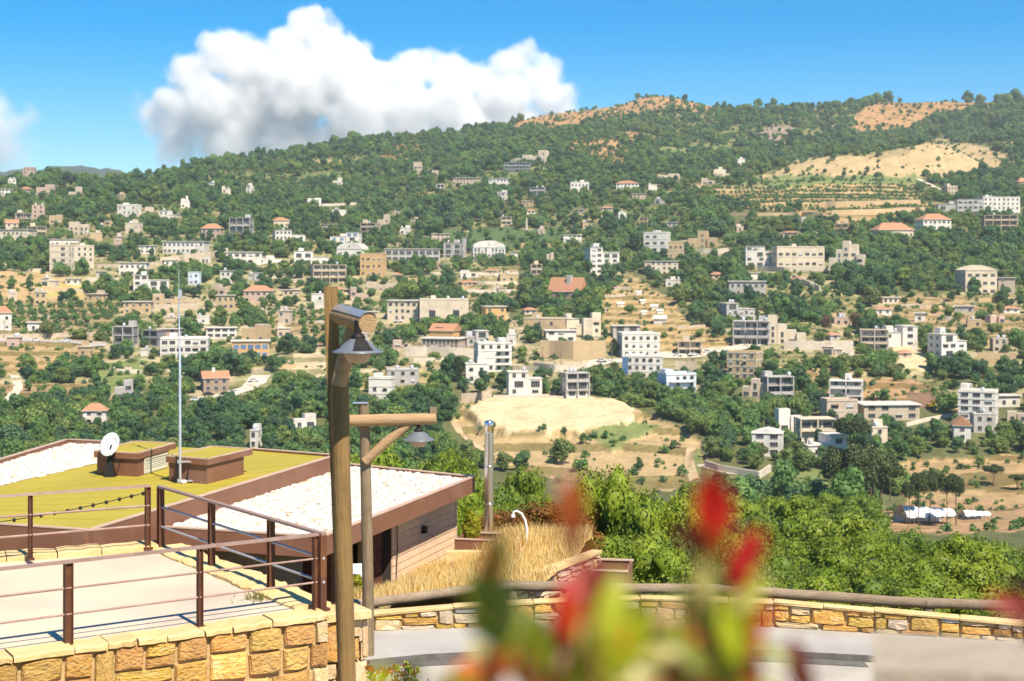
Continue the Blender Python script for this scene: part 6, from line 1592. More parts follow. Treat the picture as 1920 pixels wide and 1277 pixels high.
_n = _e.new(.06); _n.color = (.50, .42, .30, 1); _n = _e.new(.14); _n.color = (.52, .47, .40, 1); _n = _e.new(.75); _n.color = (.64, .60, .54, 1)
L.new(_c.outputs[0], _b.inputs['Base Color']); L.new(_b.outputs[0], _o.inputs['Surface'])
gravel('white stone chippings on the right flat roof', gr, ZG, 7000); gravel('white stone chippings on the left flat roof', gl, ZO + .012, 1800)
# walls: timber boards under the right-hand eave
W0, W1 = P(733, 1000, 33.2), P(851, 1000, 38.0)
# wall line parallel to the eave F_-A_, set back under it
ed = Vector((A_.x - F_.x, A_.y - F_.y, 0)).normalized(); en = Vector((ed.y, -ed.x, 0))     # en: outwards, to the right
wl = lambda s, off: Vector((F_.x, F_.y, 0)) + ed * s - en * off
LE = (Vector((A_.x, A_.y, 0)) - Vector((F_.x, F_.y, 0))).length
def s_at(px, off):                                             # where along the wall a photo column falls
    lo, hi = -2.0, LE + 2
    for _ in range(40):
        m_ = (lo + hi) / 2; p = wl(m_, off); (lo, hi) = (m_, hi) if p.x / p.y * F + CX < px else (lo, m_)
    return lo
OFF = .52
s0, s1 = s_at(733, OFF), s_at(851, OFF)
zb, zt_ = CZ - 7.65, ZG - .3
boards = 10; hbd = (zt_ - zb) / boards
for k in range(boards):
    p, q = wl(s0, OFF), wl(s1, OFF); b = MB(); d = (q - p).normalized(); n_ = Vector((d.y, -d.x, 0))
    lean = .012; z0_, z1_ = zb + hbd * k + .006, zb + hbd * (k + 1) - .006
    v = [hl(p + n_ * (.03 + lean)) , hl(q + n_ * (.03 + lean)), hl(q), hl(p)]
    b.poly([(v[0].x, v[0].y, z0_-HO.z), (v[1].x, v[1].y, z0_-HO.z), (v[2].x, v[2].y, z0_-HO.z), (v[3].x, v[3].y, z0_-HO.z)] +
           [(hl(p + n_ * .03).x, hl(p + n_ * .03).y, z1_-HO.z), (hl(q + n_ * .03).x, hl(q + n_ * .03).y, z1_-HO.z), (v[2].x, v[2].y, z1_-HO.z), (v[3].x, v[3].y, z1_-HO.z)],
           [(0,3,2,1),(4,5,6,7),(0,1,5,4),(1,2,6,5),(2,3,7,6),(3,0,4,7)], m_wood); b.build('plank', hb)
b = MB(); p, q = wl(s0 + .01, OFF + .02), wl(s1 - .01, OFF + .02); iq, ip = wl(s1 - .01, OFF + 6), wl(s0 + .01, OFF + 6)
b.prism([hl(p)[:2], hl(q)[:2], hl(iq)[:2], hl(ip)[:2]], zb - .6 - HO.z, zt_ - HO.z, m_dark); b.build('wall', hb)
p, q = wl(s1, OFF - .05), wl(s1 + .12, OFF - .05); b = MB(); b.prism([hl(p)[:2], hl(q)[:2], hl(q - en * .3)[:2], hl(p - en * .3)[:2]], zb - HO.z, zt_ - HO.z, m_wood); b.build('corner_board', hb)
# the far end wall and the back walls down to the ground
b = MB(); p, q = wl(s1 - .3, OFF + .03), Vector((B_.x, B_.y, 0)); b.prism([hl(p)[:2], hl(wl(s1 - .02, OFF + .03))[:2], hl(wl(s1 - .02, 9))[:2], hl(wl(s1 - .3, 9))[:2]], zb - 5 - HO.z, zt_ - HO.z, m_plinth); b.build('end_wall', hb)
# bricks of the pier at the entrance, its door recess to the left
sa, sb_ = s_at(700, OFF + .25), s_at(733, OFF + .25); p, q = wl(sa, OFF + .25), wl(sb_, OFF + .25)
BRK = MB(); BRK.box(0, 1, -.0, 1, 0, 1, m_brick); brk = BRK.mesh('brick')
ln = (q - p).length; ang = math.atan2(ed.y, ed.x); rows = 26; hh = (zt_ - zb) / rows
pier = MB(); pier.prism([hl(p)[:2], hl(q)[:2], hl(q - en * .4)[:2], hl(p - en * .4)[:2]], zb - .3 - HO.z, zt_ - HO.z, m_mort); pier = pier.build('brick_pier', hb)
nb = max(3, int(ln / .22))
for k in range(rows):
    off_ = .5 if k % 2 else 0
    for c in range(nb + 1):
        u0 = max(0, (c - off_) * ln / nb); u1 = min(ln, (c + 1 - off_) * ln / nb)
        if u1 - u0 < .04: continue
        pt = p + ed * (u0 + .006) + en * .022; o = link('brick', brk, pier, (hl(pt).x, hl(pt).y, zb + hh * k + .006 - HO.z), (0, 0, ang), (u1 - u0 - .012, .05, hh - .012))
sd = s_at(622, OFF + .3); p, q = wl(sd, OFF + 1.6), wl(sa, OFF + 1.6)
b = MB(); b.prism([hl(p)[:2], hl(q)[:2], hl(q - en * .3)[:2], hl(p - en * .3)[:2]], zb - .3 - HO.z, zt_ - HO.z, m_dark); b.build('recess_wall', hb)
p, q = wl(sd - .05, OFF + .3), wl(s_at(640, OFF + .3), OFF + .3)
b = MB(); b.prism([hl(p)[:2], hl(q)[:2], hl(q - en * 1.2)[:2], hl(p - en * 1.2)[:2]], zb - .3 - HO.z, zt_ - HO.z, m_brick); b.build('brick_return', hb)
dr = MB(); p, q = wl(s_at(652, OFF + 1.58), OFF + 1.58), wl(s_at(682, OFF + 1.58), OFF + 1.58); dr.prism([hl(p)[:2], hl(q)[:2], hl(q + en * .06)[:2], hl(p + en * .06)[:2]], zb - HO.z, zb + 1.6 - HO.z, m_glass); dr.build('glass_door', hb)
# walls under the olive roof and the front of the gravel roof
ex = (O1 - O2).normalized(); on = Vector((ex.y, -ex.x, 0))
def wallstrip(p, q, inset_n, z0_, z1_, mat, name='wall', th=.3):
    p = p + inset_n; q = q + inset_n; d = (q - p).normalized(); n_ = Vector((-d.y, d.x, 0)) * th
    b = MB(); b.prism([hl(p)[:2], hl(q)[:2], hl(q + n_)[:2], hl(p + n_)[:2]], z0_ - HO.z, z1_ - HO.z, mat); return b.build(name, hb)
d32 = (O2 - O3).normalized(); n32 = Vector((-d32.y, d32.x, 0))
wallstrip(O3, O2 - d32 * .5, n32 * .7, zb - 1, ZO - .31, m_plinth)
wallstrip(O2 + ex * .6, O1, -on * .5, zb - 1, ZO - .31, m_plinth)
dTF = (F_ - T_).normalized(); nTF = Vector((-dTF.y, dTF.x, 0))
wallstrip(T_ + dTF * .4, F_ - dTF * .9, nTF * .6, zb - 1, ZG - .26, m_plinth)
wallstrip(gl[4] , gl[3], Vector((.3, -.3, 0)), zb - 4, ZO - .3, m_plinth)
# cable and wall lamp on the boards
s_c = s_at(743, OFF - .05); p = wl(s_c, OFF - .06); b = MB(); b.tube([(hl(p).x, hl(p).y, zt_ - HO.z), (hl(p).x + .02, hl(p).y, (zb + zt_) / 2 - HO.z), (hl(p).x - .02, hl(p).y, zb + .1 - HO.z)], .013, 6, m_cable); b.build('cable', hb)
s_c = s_at(793, OFF - .05); p = wl(s_c, OFF - .1); z_ = CZ - (993 - HY) / F * p.y; b = MB(); M = Matrix.Translation((hl(p).x, hl(p).y, z_ - HO.z)) @ Matrix.Rotation(ang, 4, 'Z'); b.box(-.07, .07, -.05, .08, -.09, .09, m_cable, M); b.build('wall_lamp', hb)

# ---- the two brown boxes on the olive roof
m_cream = pmat('cream_metal', (.62, .58, .44), None, 2, .5, spec=.4)
def roof_box(near, left, right, h, ovr, flip):
    n0, l0, r0 = G(*near, ZO), G(*left, ZO), G(*right, ZO); far = l0 + (r0 - n0)
    b = MB(); b.prism([hl(p)[:2] for p in (n0, r0, far, l0)], ZO + .001 - HO.z, ZO + h - HO.z, m_fasc); bx = b.build('roof_box', hb)
    u = (r0 - n0).normalized(); w = (l0 - n0).normalized()
    q = [n0 - u * .06 - w * .06, r0 + u * ovr - w * .06, far + u * ovr + w * .06, l0 - u * .06 + w * .06]
    b = MB(); b.prism([hl(p)[:2] for p in q], ZO + h + .002 - HO.z, ZO + h + .14 - HO.z, m_fasc, m_olive); b.build('box_roof', bx)
    b = MB()
    for i in range(4):
        p, s_ = q[i], q[(i+1) % 4]; d = (s_ - p).normalized() * .002; cen = (q[0] + q[2]) / 2
        n_ = Vector((-(s_-p).y, (s_-p).x, 0)).normalized() * .07
        b.prism([hl(p + d)[:2], hl(s_ - d)[:2], hl(s_ - d + n_)[:2], hl(p + d + n_)[:2]], ZO + h + .142 - HO.z, ZO + h + .165 - HO.z, m_trim)
    tag(b.build('edge_strip', bx), kind='stuff')
    return bx, n0, u, w
bx1, n0, u, w = roof_box((258, 894), (182, 890), (316, 876), .44, .35, 0)
face = Vector((u.y, -u.x, 0)); Lr = (G(316, 876, ZO) - G(258, 894, ZO)).length
a_, c_ = n0 + u * Lr * .18 + face * .012, n0 + u * Lr * .93 + face * .012
b = MB(); tw = .05
def fr(p, q, z0_, z1_, o=.03): b.prism([hl(p)[:2], hl(q)[:2], hl(q + face * o)[:2], hl(p + face * o)[:2]], ZO + z0_ - HO.z, ZO + z1_ - HO.z, m_cream)
fr(a_, c_, .02, .07); fr(a_, c_, .36, .41); fr(a_, a_ + u * .06, .0701, .3599); fr(c_ - u * .06, c_, .0701, .3599); b.build('louvre_frame', bx1)
for k in range(6):
    b = MB(); z_ = .075 + k * .047; p, q = a_ + u * .062, c_ - u * .062
    b.poly([(*hl(p + face * .004)[:2], ZO + z_ + .04 - HO.z), (*hl(q + face * .004)[:2], ZO + z_ + .04 - HO.z), (*hl(q + face * .025)[:2], ZO + z_ - HO.z), (*hl(p + face * .025)[:2], ZO + z_ - HO.z),
            (*hl(p + face * .0)[:2], ZO + z_ + .03 - HO.z), (*hl(q)[:2], ZO + z_ + .03 - HO.z), (*hl(q + face * .02)[:2], ZO + z_ - .008 - HO.z), (*hl(p + face * .02)[:2], ZO + z_ - .008 - HO.z)], [(3,2,1,0),(4,5,6,7),(2,3,7,6),(0,1,5,4)], m_cream); b.build('slat', bx1)
bx2, n2, u2, w2 = roof_box((388, 908), (317, 902), (457, 890), .46, .35, 1)

# ---- satellite dish
m_dish = pmat('white_dish', (.80, .80, .80), None, 2, .4, spec=.4)
m_black = pmat('black_metal', (.018, .016, .015), None, 3, .6)
ds = G(206, 894, ZO); e = empty('satellite_dish', ds, 0, 'white satellite dish on a black foot in front of the brown roof box', 'satellite dish')
b = MB(); b.poly([(-.13,-.10,0),(.13,-.10,0),(.13,.12,0),(-.13,.12,0),(-.03,-.02,.62),(.03,-.02,.62),(.03,.04,.62),(-.03,.04,.62)], [(0,3,2,1),(0,1,5,4),(1,2,6,5),(2,3,7,6),(3,0,4,7),(4,5,6,7)], m_black); b.build('foot', e)
ax = Vector((-.45, -.80, .38)).normalized(); M = Matrix.Translation((0, 0, .80)) @ ax.to_track_quat('Z', 'Y').to_matrix().to_4x4()
b = MB(); prof = [(.0, -.085), (.10, -.075), (.20, -.045), (.30, .01), (.305, .012), (.30, .02), (.2, -.033), (.1, -.063), (0, -.073)]; b.lathe(prof, 28, m_dish, M); b.build('dish', e)
b = MB(); q = M @ Vector((0, 0, -.08)); b.tube([(0, .01, .60), q * .5 + Vector((0, 0, .37)), q], .025, 8, m_black); b.build('bracket', e)
b = MB(); q0_, q1_ = M @ Vector((.16, -.26, 0)), M @ Vector((.05, -.22, .36)); b.tube([q0_, q1_], .012, 6, m_dish); b.tube([q1_, q1_ + ax * -.07], .03, 8, m_dish); b.build('feed_arm', e)
b = MB(); b.tube([(.02, 0, .62), (.25, .0, .30), (.14, .02, 0.02)], .014, 6, m_black); b.build('stay', e)

# ---- antenna mast
m_alu = pmat('aluminium', (.62, .63, .66), None, 4, .35, metal=.6)
ms = G(338, 906, ZO) ; e = empty('antenna_mast', ms, 0, 'tall thin grey antenna mast clamped to the front roof box', 'antenna mast')
k = ms.y / F; H_ = (906 - 503) * k
b = MB(); b.tube([(0,0,0), (-.012, 0, H_*.62), (-.02, 0, H_*.62+.02), (-.03, 0, H_*.86)], [.034, .03, .022, .018], 8, m_alu); b.build('pole', e)
b = MB(); b.tube([(-.03, 0, H_*.86), (-.035, 0, H_)], .009, 6, m_alu); b.build('whip', e)
b = MB(); b.box(-.04, .04, -.04, .04, H_*.86, H_*.9, m_alu); b.build('coupling', e)
for z_ in (.04, .50):
    b = MB(); b.box(-.06, .30, -.03, .03, z_, z_ + .035, m_steel); b.box(-.06, -.035, -.05, .05, z_ - .02, z_ + .06, m_steel); b.build('clamp', e)
b = MB(); b.box(-.11, -.05, -.02, .03, .0, .55, m_black); b.build('back_plate', e)
b = MB(); b.tube([(.24, 0, .50), (.19, 0, .28), (.17, 0, .06)], .012, 6, m_black); b.build('cable', e)
b = MB(); b.lathe([(0, .10), (.06, .09), (.085, .05), (.06, .0), (0, 0)], 12, m_dish, Matrix.Translation((.10, -.10, 0))); b.build('insulator', e)

# ------------------------------------------------------------------ steel chimney, planters, grass bank, second wall, white pipe
m_inox = pmat('brushed_steel', (.76, .74, .73), (.68, .66, .66), 3, .28, .05, 30, .03, metal=1.0, stretch=(1, 1, .1))
ch = P(917, 1012, 38.6); e = empty('steel_chimney', ch, 0, 'tall shiny steel chimney pipe right of the gravel roof', 'chimney')
k = ch.y / F; H_ = (1012 - 812) * k; r_ = 8.6 * k
b = MB(); b.tube([(0,0,-.8), (0,0,H_)], r_, 24, m_inox); b.build('pipe', e)
b = MB(); b.lathe([(r_*.85, H_), (r_*.85, H_ + .06), (r_*1.05, H_+.07), (r_*1.05, H_+.30), (r_*.98, H_+.31), (r_*.5, H_+.325), (0, H_+.33)], 24, m_inox); b.build('cowl', e)
for q_ in (.33, .68):
    b = MB(); b.lathe([(r_+.001, H_*q_), (r_+.008, H_*q_+.01), (r_+.008, H_*q_+.035), (r_+.001, H_*q_+.045)], 24, m_inox); b.build('joint_ring', e)
def planter(label, px0, px1, ytop, ybot, D, dp, rz):
    k = D / F; p = P((px0 + px1)/2, ybot, D); W = (px1 - px0) * k; H_ = (ybot - ytop) * k
    e = empty('planter_box', p, rz, label, 'planter', 'brown planter boxes')
    b = MB(); t_ = .05
    for (x0_, x1_, y0_, y1_) in ((-W/2, W/2, 0, t_), (-W/2, W/2, dp - t_, dp), (-W/2, -W/2 + t_, t_ + .001, dp - t_ - .001), (W/2 - t_, W/2, t_ + .001, dp - t_ - .001)): b.box(x0_, x1_, y0_, y1_, -.8, H_, m_fasc)
    b.build('box', e)
    b = MB(); b.box(-W/2 - .02, W/2 + .02, -.02, t_ + .03, H_ + .001, H_ + .03, m_trim); b.box(-W/2 - .02, W/2 + .02, dp - t_ - .03, dp + .02, H_ + .001, H_ + .03, m_trim); b.build('rim', e)
    b = MB(); b.box(-W/2 + t_ + .002, W/2 - t_ - .002, t_ + .002, dp - t_ - .002, -.7, H_ - .30, m_mort); b.build('soil', e)
planter('brown planter box beside the timber wall under the golden conifer', 851, 926, 1013, 1042, 36.6, 1.0, math.radians(-12))
planter('open brown planter box at the right end of the pale dry-stone wall', 1112, 1176, 1072, 1100, 31.0, 1.25, math.radians(-10))
pp = P(988, 1012, 35.5); e = empty('bent_pipe', pp, 0, 'white hooked pipe standing in the dry grass', 'pipe'); k = pp.y / F
pth = [(0, -.4), (0, 18*k), (-3*k, 36*k), (-10*k, 49*k), (-19*k, 54*k), (-25*k, 52*k), (-26*k, 45*k)]
m_wpipe = pmat('white_plastic_pipe', (.72, .72, .72), None, 3, .4)
b = MB(); b.tube([(x, 0, z) for x, z in pth], .028, 10, m_wpipe); b.build('pipe', e)
b = MB(); b.lathe([(0, .0), (.055, .0), (.05, .07), (.036, .08)], 10, m_wpipe, Matrix.Translation((-26*k, 0, 41*k))); b.build('nozzle', e)

# second stone wall climbing to the right behind the rail
SR2 = random.Random(5)
w2a, w2b = P(945, 1104, 29.6), P(1126, 1070, 32.4)
wl2 = empty('garden_wall', (w2a.x, w2a.y, 0), 0, 'pale dry-stone wall climbing to the right behind the wooden rail', 'wall'); inv = Vector((-w2a.x, -w2a.y, 0))
za_t = lambda t: (CZ - (1102 - HY) / F * 29.6) * (1 - t) + (CZ - (1034 - HY) / F * 32.4) * t
stone_face(wl2, loc(w2a), loc(w2b), lambda t: za_t(t) - .62 + .1 * t, lambda t: za_t(t) - .05, 5, .18, .5, lambda R: ST_B if R.random() < .75 else ST_P, .25, .2, SR2)
b = MB(); d = (w2b - w2a).normalized(); n_ = Vector((-d.y, d.x, 0)); v = []
for p, t_ in ((w2a, 0), (w2b, 1)):
    for o_, z_ in ((.06, -3), (.06, -.06), (.22, -.06), (.22, -3)): q = p + n_ * o_; v.append((q.x + inv.x, q.y + inv.y, za_t(t_) + z_))
b.poly(v, [(0,4,5,1),(1,5,6,2),(2,6,7,3),(0,1,2,3),(4,7,6,5)], m_mort); b.build('mortar_core', wl2)
for k in range(6):
    t0, t1 = k / 6 + .003, (k + 1) / 6 - .003; v = []
    for t_ in (t0, t1):
        for o_, z_ in ((-.05, -.045), (-.05, .03), (.22, .03), (.22, -.045)): q = w2a.lerp(w2b, t_) + n_ * (o_ + SR2.uniform(-.02, .02)); v.append((q.x + inv.x, q.y + inv.y, za_t(t_) + z_ + SR2.uniform(-.008, .008)))
    b = MB(); b.poly(v, [(0,4,5,1),(1,5,6,2),(2,6,7,3),(3,7,4,0),(0,1,2,3),(4,7,6,5)], m_cap); b.build('coping_stone', wl2)
# low pale wall piece beside the planter
b = MB(); p = P(896, 1057, 35.2); b.box(p.x - .75, p.x + .8, p.y, p.y + .3, p.z - 1.2, p.z + .27, m_cap, None); tag(b.build('plastered_wall'), 'short white plastered wall at the corner of the timber house', 'wall')

# dry grass bank between the timber wall and the second wall
def lerp3(a, b_, t): return a + (b_ - a) * t
bank_px = [[(640,1128,27.2),(735,1118,28.2),(850,1112,28.8),(950,1106,29.2),(1010,1100,29.5)],
           [(690,1122,30.0),(760,1108,30.4),(860,1090,31.0),(960,1072,31.3),(1060,1064,31.6)],
           [(735,1114,33.0),(800,1092,33.4),(865,1068,33.8),(985,1040,34.0),(1090,1032,34.0)],
           [(760,1090,35.2),(830,1072,35.8),(880,1046,36.4),(985,1018,36.4),(1100,1012,36.0)],
           [(800,1072,37.8),(850,1056,39.0),(910,1016,39.4),(990,1006,39.2),(1110,1010,38.6)],
           [(830,1064,41),(870,1050,42),(920,1046,43),(1000,1046,43),(1130,1056,42)]]
B_ = MB(); g_ = [[P(*q) for q in row] for row in bank_px]
def bank(u, v_):
    u = min(u, len(g_) - 1.001); v_ = min(v_, 3.999); i, j = int(u), int(v_); a, c = u - i, v_ - j
    return (g_[i][j] * (1-c) + g_[i][j+1] * c) * (1-a) + (g_[i+1][j] * (1-c) + g_[i+1][j+1] * c) * a
NU, NV = 30, 30; vs = [bank(5 * i / NU, 4 * j / NV) + Vector((0, 0, rnd.uniform(-.03, .03))) for i in range(NU + 1) for j in range(NV + 1)]
m_bank = pmat('dry_grass_soil', (.60, .42, .15), (.48, .33, .11), 1.5, .95, .5, 6)
B_.poly(vs, [(i*(NV+1)+j, i*(NV+1)+j+1, (i+1)*(NV+1)+j+1, (i+1)*(NV+1)+j) for i in range(NU) for j in range(NV)], m_bank, True); tag(B_.build('grass_bank'), 'bank of dry golden grass beside the timber house', None, None, 'structure')
m_dry, t, N, L = nodes_of('dry_grass')
_o = N.new('ShaderNodeOutputMaterial'); _b = N.new('ShaderNodeBsdfPrincipled'); _b.inputs['Roughness'].default_value = .8
_g = N.new('ShaderNodeNewGeometry'); _c = N.new('ShaderNodeValToRGB'); L.new(_g.outputs['Random Per Island'], _c.inputs[0])
_e = _c.color_ramp.elements; _e[0].color = (.56, .36, .10, 1); _e[1].color = (.80, .66, .36, 1); _n = _e.new(.5); _n.color = (.72, .52, .19, 1)
L.new(_c.outputs[0], _b.inputs['Base Color']); _t = N.new('ShaderNodeBsdfTranslucent'); L.new(_c.outputs[0], _t.inputs['Color']); _s = N.new('ShaderNodeMixShader'); _s.inputs[0].default_value = .35
L.new(_b.outputs[0], _s.inputs[1]); L.new(_t.outputs[0], _s.inputs[2]); L.new(_s.outputs[0], _o.inputs['Surface'])
gb = MB(); rg = random.Random(3); V = []; FF = []
for k in range(15000):
    u, v_ = rg.uniform(0, 4.7), rg.uniform(0, 4); p = bank(u, v_); sx_ = p.x / p.y * F + CX
    tall = .42 if (u > 2.2 and 900 < sx_ < 1110) else .26
    if rg.random() > (.95 if tall > .3 else .75): continue
    h_ = tall * rg.uniform(.45, 1.15); a = rg.uniform(0, 6.28); w_ = rg.uniform(.006, .013); q = Vector((math.cos(a) * w_, math.sin(a) * w_, 0)); a2 = rg.uniform(0, 6.28); ln_ = Vector((math.cos(a2), math.sin(a2), 0)) * h_ * rg.uniform(.1, .55)
    i0 = len(V); V += [p - q, p + q, p + q * .7 + ln_ * .4 + Vector((0, 0, h_ * .6)), p - q * .7 + ln_ * .4 + Vector((0, 0, h_ * .6)), p + ln_ + Vector((0, 0, h_))]
    FF += [(i0, i0+1, i0+2), (i0, i0+2, i0+3), (i0+3, i0+2, i0+4)]
tag(link('dry_grass', np_mesh('dry_grass', np.array([v[:] for v in V]), np.array(FF), (m_dry,))), 'tall dry golden grass on the bank', None, None, 'stuff')

# ------------------------------------------------------------------ low stone wall and wooden rail along the pavement
SR3 = random.Random(9)
TOP = [(640,1152),(700,1148),(850,1135),(1000,1126),(1200,1119),(1450,1126),(1640,1142),(1800,1156),(1920,1166),(2080,1182),(2300,1210)]
top_z = [CZ - (TOP[i][1] - HY) / F * (arc[i].y + .1) for i in range(len(arc))]
for i, seg in enumerate(zip(arc[:-1], arc[1:])): pass
lw = empty('low_wall', (arc[4].x, arc[4].y, 0), 0, 'low wall of flat ochre and grey stones along the pavement', 'wall'); inv = Vector((-arc[4].x, -arc[4].y, 0))
pickL = lambda R: (ST_O if (q_ := R.random()) < .52 else ST_P if q_ < .70 else ST_B if q_ < .92 else ST_G)
for i in range(len(arc) - 2):
    a, c = arc[i], arc[i+1]; ta, tb = top_z[i], top_z[i+1]
    stone_face(lw, loc(a), loc(c), lambda t: .055, lambda t, ta=ta, tb=tb: ta * (1-t) + tb * t - .03, 3, .18, .62, pickL, .18, .34, SR3, .005)
    d = (c - a).normalized(); n_ = Vector((-d.y, d.x, 0)); v = []
    for p, z_ in ((a, ta), (c, tb)):
        for o_, zz in ((.05, -.2), (.05, z_ - .04), (.17, z_ - .04), (.17, -.6)): q = p + n_ * o_; v.append((q.x + inv.x, q.y + inv.y, zz))
    b = MB(); b.poly(v, [(0,4,5,1),(1,5,6,2),(2,6,7,3)], m_mort); b.build('mortar_core', lw)
    nseg = max(1, int((c - a).length / .7))
    for s_ in range(nseg):
        t0, t1 = s_ / nseg + .004, (s_ + 1) / nseg - .004; v = []
        for t_ in (t0, t1):
            for o_, zz in ((-.03, -.03), (-.03, .0), (-.01, .018), (.17, .018), (.18, -.03)): q = a.lerp(c, t_) + n_ * (o_ + SR3.uniform(-.012, .012)); v.append((q.x + inv.x, q.y + inv.y, ta*(1-t_) + tb*t_ + zz + SR3.uniform(-.006, .006)))
        b = MB(); b.poly(v, [(0,5,6,1),(1,6,7,2),(2,7,8,3),(3,8,9,4),(4,9,5,0),(0,1,2,3,4),(5,9,8,7,6)], m_cap if SR3.random() < .8 else m_stoneb); b.build('coping_stone', lw)
m_log = pmat('weathered_log', (.33, .25, .165), (.22, .16, .105), 2.5, .85, .5, 10, .12, stretch=(1.2, 9, 9), stain=(.36, .29, .21), stain_amt=.5, stain_scale=3)
RAIL = [(640,1136),(700,1130),(850,1110),(960,1098),(1130,1102),(1300,1104),(1450,1111),(1600,1122),(1742,1131),(1920,1136),(2100,1150)]
dR = [24.0,24.3,24.9,25.2,25.3,25.3,25.2,25.0,24.7,24.3,23.8]
rp = [P(x, y, d) for (x, y), d in zip(RAIL, dR)]
rl = empty('log_rail', (rp[4].x, rp[4].y, 0), 0, 'weathered log rail on short posts behind the low stone wall', 'fence'); o_ = Vector((rp[4].x, rp[4].y, 0))
for i in range(len(rp) - 1):
    a, c = rp[i] - o_, rp[i+1] - o_; d = (c - a).normalized(); pts = [a - d * .04] + [a.lerp(c, t_) + Vector((rnd.uniform(-.012, .012), 0, rnd.uniform(-.012, .012))) for t_ in (.25, .5, .75)] + [c + d * .04]
    b = MB(); b.tube(pts, [.088 * rnd.uniform(.93, 1.07) for _ in pts], 12, m_log); b.build('log', rl)
for i in (1, 3, 5, 6, 8, 9):
    p = rp[i] - o_; b = MB(); b.tube([p + Vector((0, .02, -1.5)), p + Vector((0, .02, -.09))], .095, 10, m_log); b.build('post', rl)

# ------------------------------------------------------------------ wooden lamp posts
m_lampw = pmat('honey_brown_log', (.33, .205, .075), (.21, .125, .045), 2.2, .75, .5, 12, .08, stretch=(6, 6, .35), stain=(.13, .085, .04), stain_amt=.55, stain_scale=2.2)
m_lampw2 = pmat('grey_brown_log', (.30, .22, .13), (.20, .145, .085), 2.2, .8, .6, 12, .08, stretch=(7, 7, .3), stain=(.11, .08, .05), stain_amt=.6, stain_scale=3)
m_beam = pmat('pale_log_beam', (.47, .31, .17), (.37, .23, .115), 2.5, .75, .4, 12, .06, stretch=(.6, 7, 7), stain=(.24, .14, .06), stain_amt=.4, stain_scale=2)
m_shade = pmat('grey_enamel', (.23, .245, .27), (.20, .215, .24), 3, .35, .03, 20, .03, metal=.35, spec=.5)
m_zinc = pmat('zinc_capping', (.62, .63, .66), None, 3, .35, metal=.7)
m_globe, t, N, L = nodes_of('frosted_diffuser')
_o = N.new('ShaderNodeOutputMaterial'); _b = N.new('ShaderNodeBsdfPrincipled'); _b.inputs['Base Color'].default_value = (.84, .66, .50, 1); _b.inputs['Roughness'].default_value = .45
_t = N.new('ShaderNodeBsdfTranslucent'); _t.inputs['Color'].default_value = (.90, .72, .56, 1); _s = N.new('ShaderNodeMixShader'); _s.inputs[0].default_value = .6
L.new(_b.outputs[0], _s.inputs[1]); L.new(_t.outputs[0], _s.inputs[2]); L.new(_s.outputs[0], _o.inputs['Surface'])
def shade_parts(e, p, R_, dark):
    M = Matrix.Translation(p)
    b = MB(); b.lathe([(.0, .50*R_), (.30*R_, .50*R_), (.34*R_, .46*R_), (.55*R_, .33*R_), (.70*R_, .14*R_), (.98*R_, .0), (1.0*R_, -.03*R_), (.96*R_, -.05*R_), (.66*R_, .05*R_), (.5*R_, .26*R_), (0, .40*R_)], 40, m_shade, M); sh = b.build('lamp_shade', e)
    b = MB(); b.lathe([(.60*R_, .03*R_), (.55*R_, -.10*R_), (.46*R_, -.30*R_), (.34*R_, -.44*R_), (.0, -.49*R_)], 32, m_globe, M); b.build('diffuser', e)
    b = MB(); b.lathe([(0, .72*R_), (.19*R_, .72*R_), (.27*R_, .60*R_), (.30*R_, .502*R_), (0, .502*R_)], 20, m_black, M); b.build('lamp_neck', e)
    if dark:                                                   # black gear cover over one side of the shade
        b = MB(); v = []; prof = [(.315, .51), (.36, .475), (.565, .345), (.72, .15), (.88, .055)]
        for r_, z_ in prof:
            for t_ in (-1.7, -1.4, -1.05, -.7): v.append(p + Vector((r_*R_*math.cos(t_), r_*R_*math.sin(t_), z_*R_ + .008)))
        b.poly(v, [(i*4+j, (i+1)*4+j, (i+1)*4+j+1, i*4+j+1) for i in range(4) for j in range(3)], m_black, True); b.build('gear_cover', sh)
# first lamp: leaning squared post with a second log against it
D1 = 15.0; k1 = D1 / F
base = P(652, 1600, D1); base.z = -.1; e = empty('lamp_post', base, 0, 'nearer leaning wooden lamp post with a zinc-capped arm and grey shade', 'lamp post', 'wooden lamp posts')
def q1(px, py, dy=0): v_ = P(px, py, D1 + dy); return v_ - base
b = MB(); v = []
for (xl, xr, y) in ((640, 668, 1640), (634, 663, 1277), (622, 648, 950), (613, 640, 720), (609, 634, 600), (607, 633, 537)):
    for (x, dy) in ((xl, -.07), (xr, -.075), (xr, .075), (xl, .07)): v.append(q1(x, y, dy))
n_ = len(v) // 4
b.poly(v, [(i*4+j, i*4+(j+1) % 4, (i+1)*4+(j+1) % 4, (i+1)*4+j) for i in range(n_-1) for j in range(4)] + [(n_*4-4, n_*4-3, n_*4-2, n_*4-1)], m_lampw); b.build('post', e)
b = MB(); b.tube([q1(656, 1640, -.13), q1(651, 1277, -.13), q1(640, 900, -.13), q1(637, 740, -.12), q1(638, 700, -.10)], [.09, .088, .092, .094, .08], 12, m_lampw); b.build('second_log', e)
b = MB(); b.tube([q1(635, 722, -.16), q1(644, 682, -.18), q1(660, 625, -.20), q1(666, 602, -.21)], [.078, .08, .076, .072], 12, m_beam); b.build('brace', e)
arm0, arm1 = q1(630, 588, .02), q1(690, 605, -.62)
b = MB(); b.tube([arm0, arm0.lerp(arm1, .5), arm1], [.095, .098, .098], 16, m_beam); b.build('arm', e)
ad = (arm1 - arm0).normalized(); side = ad.cross(Vector((0, 0, 1))).normalized(); upv = side.cross(ad)
b = MB(); v = []
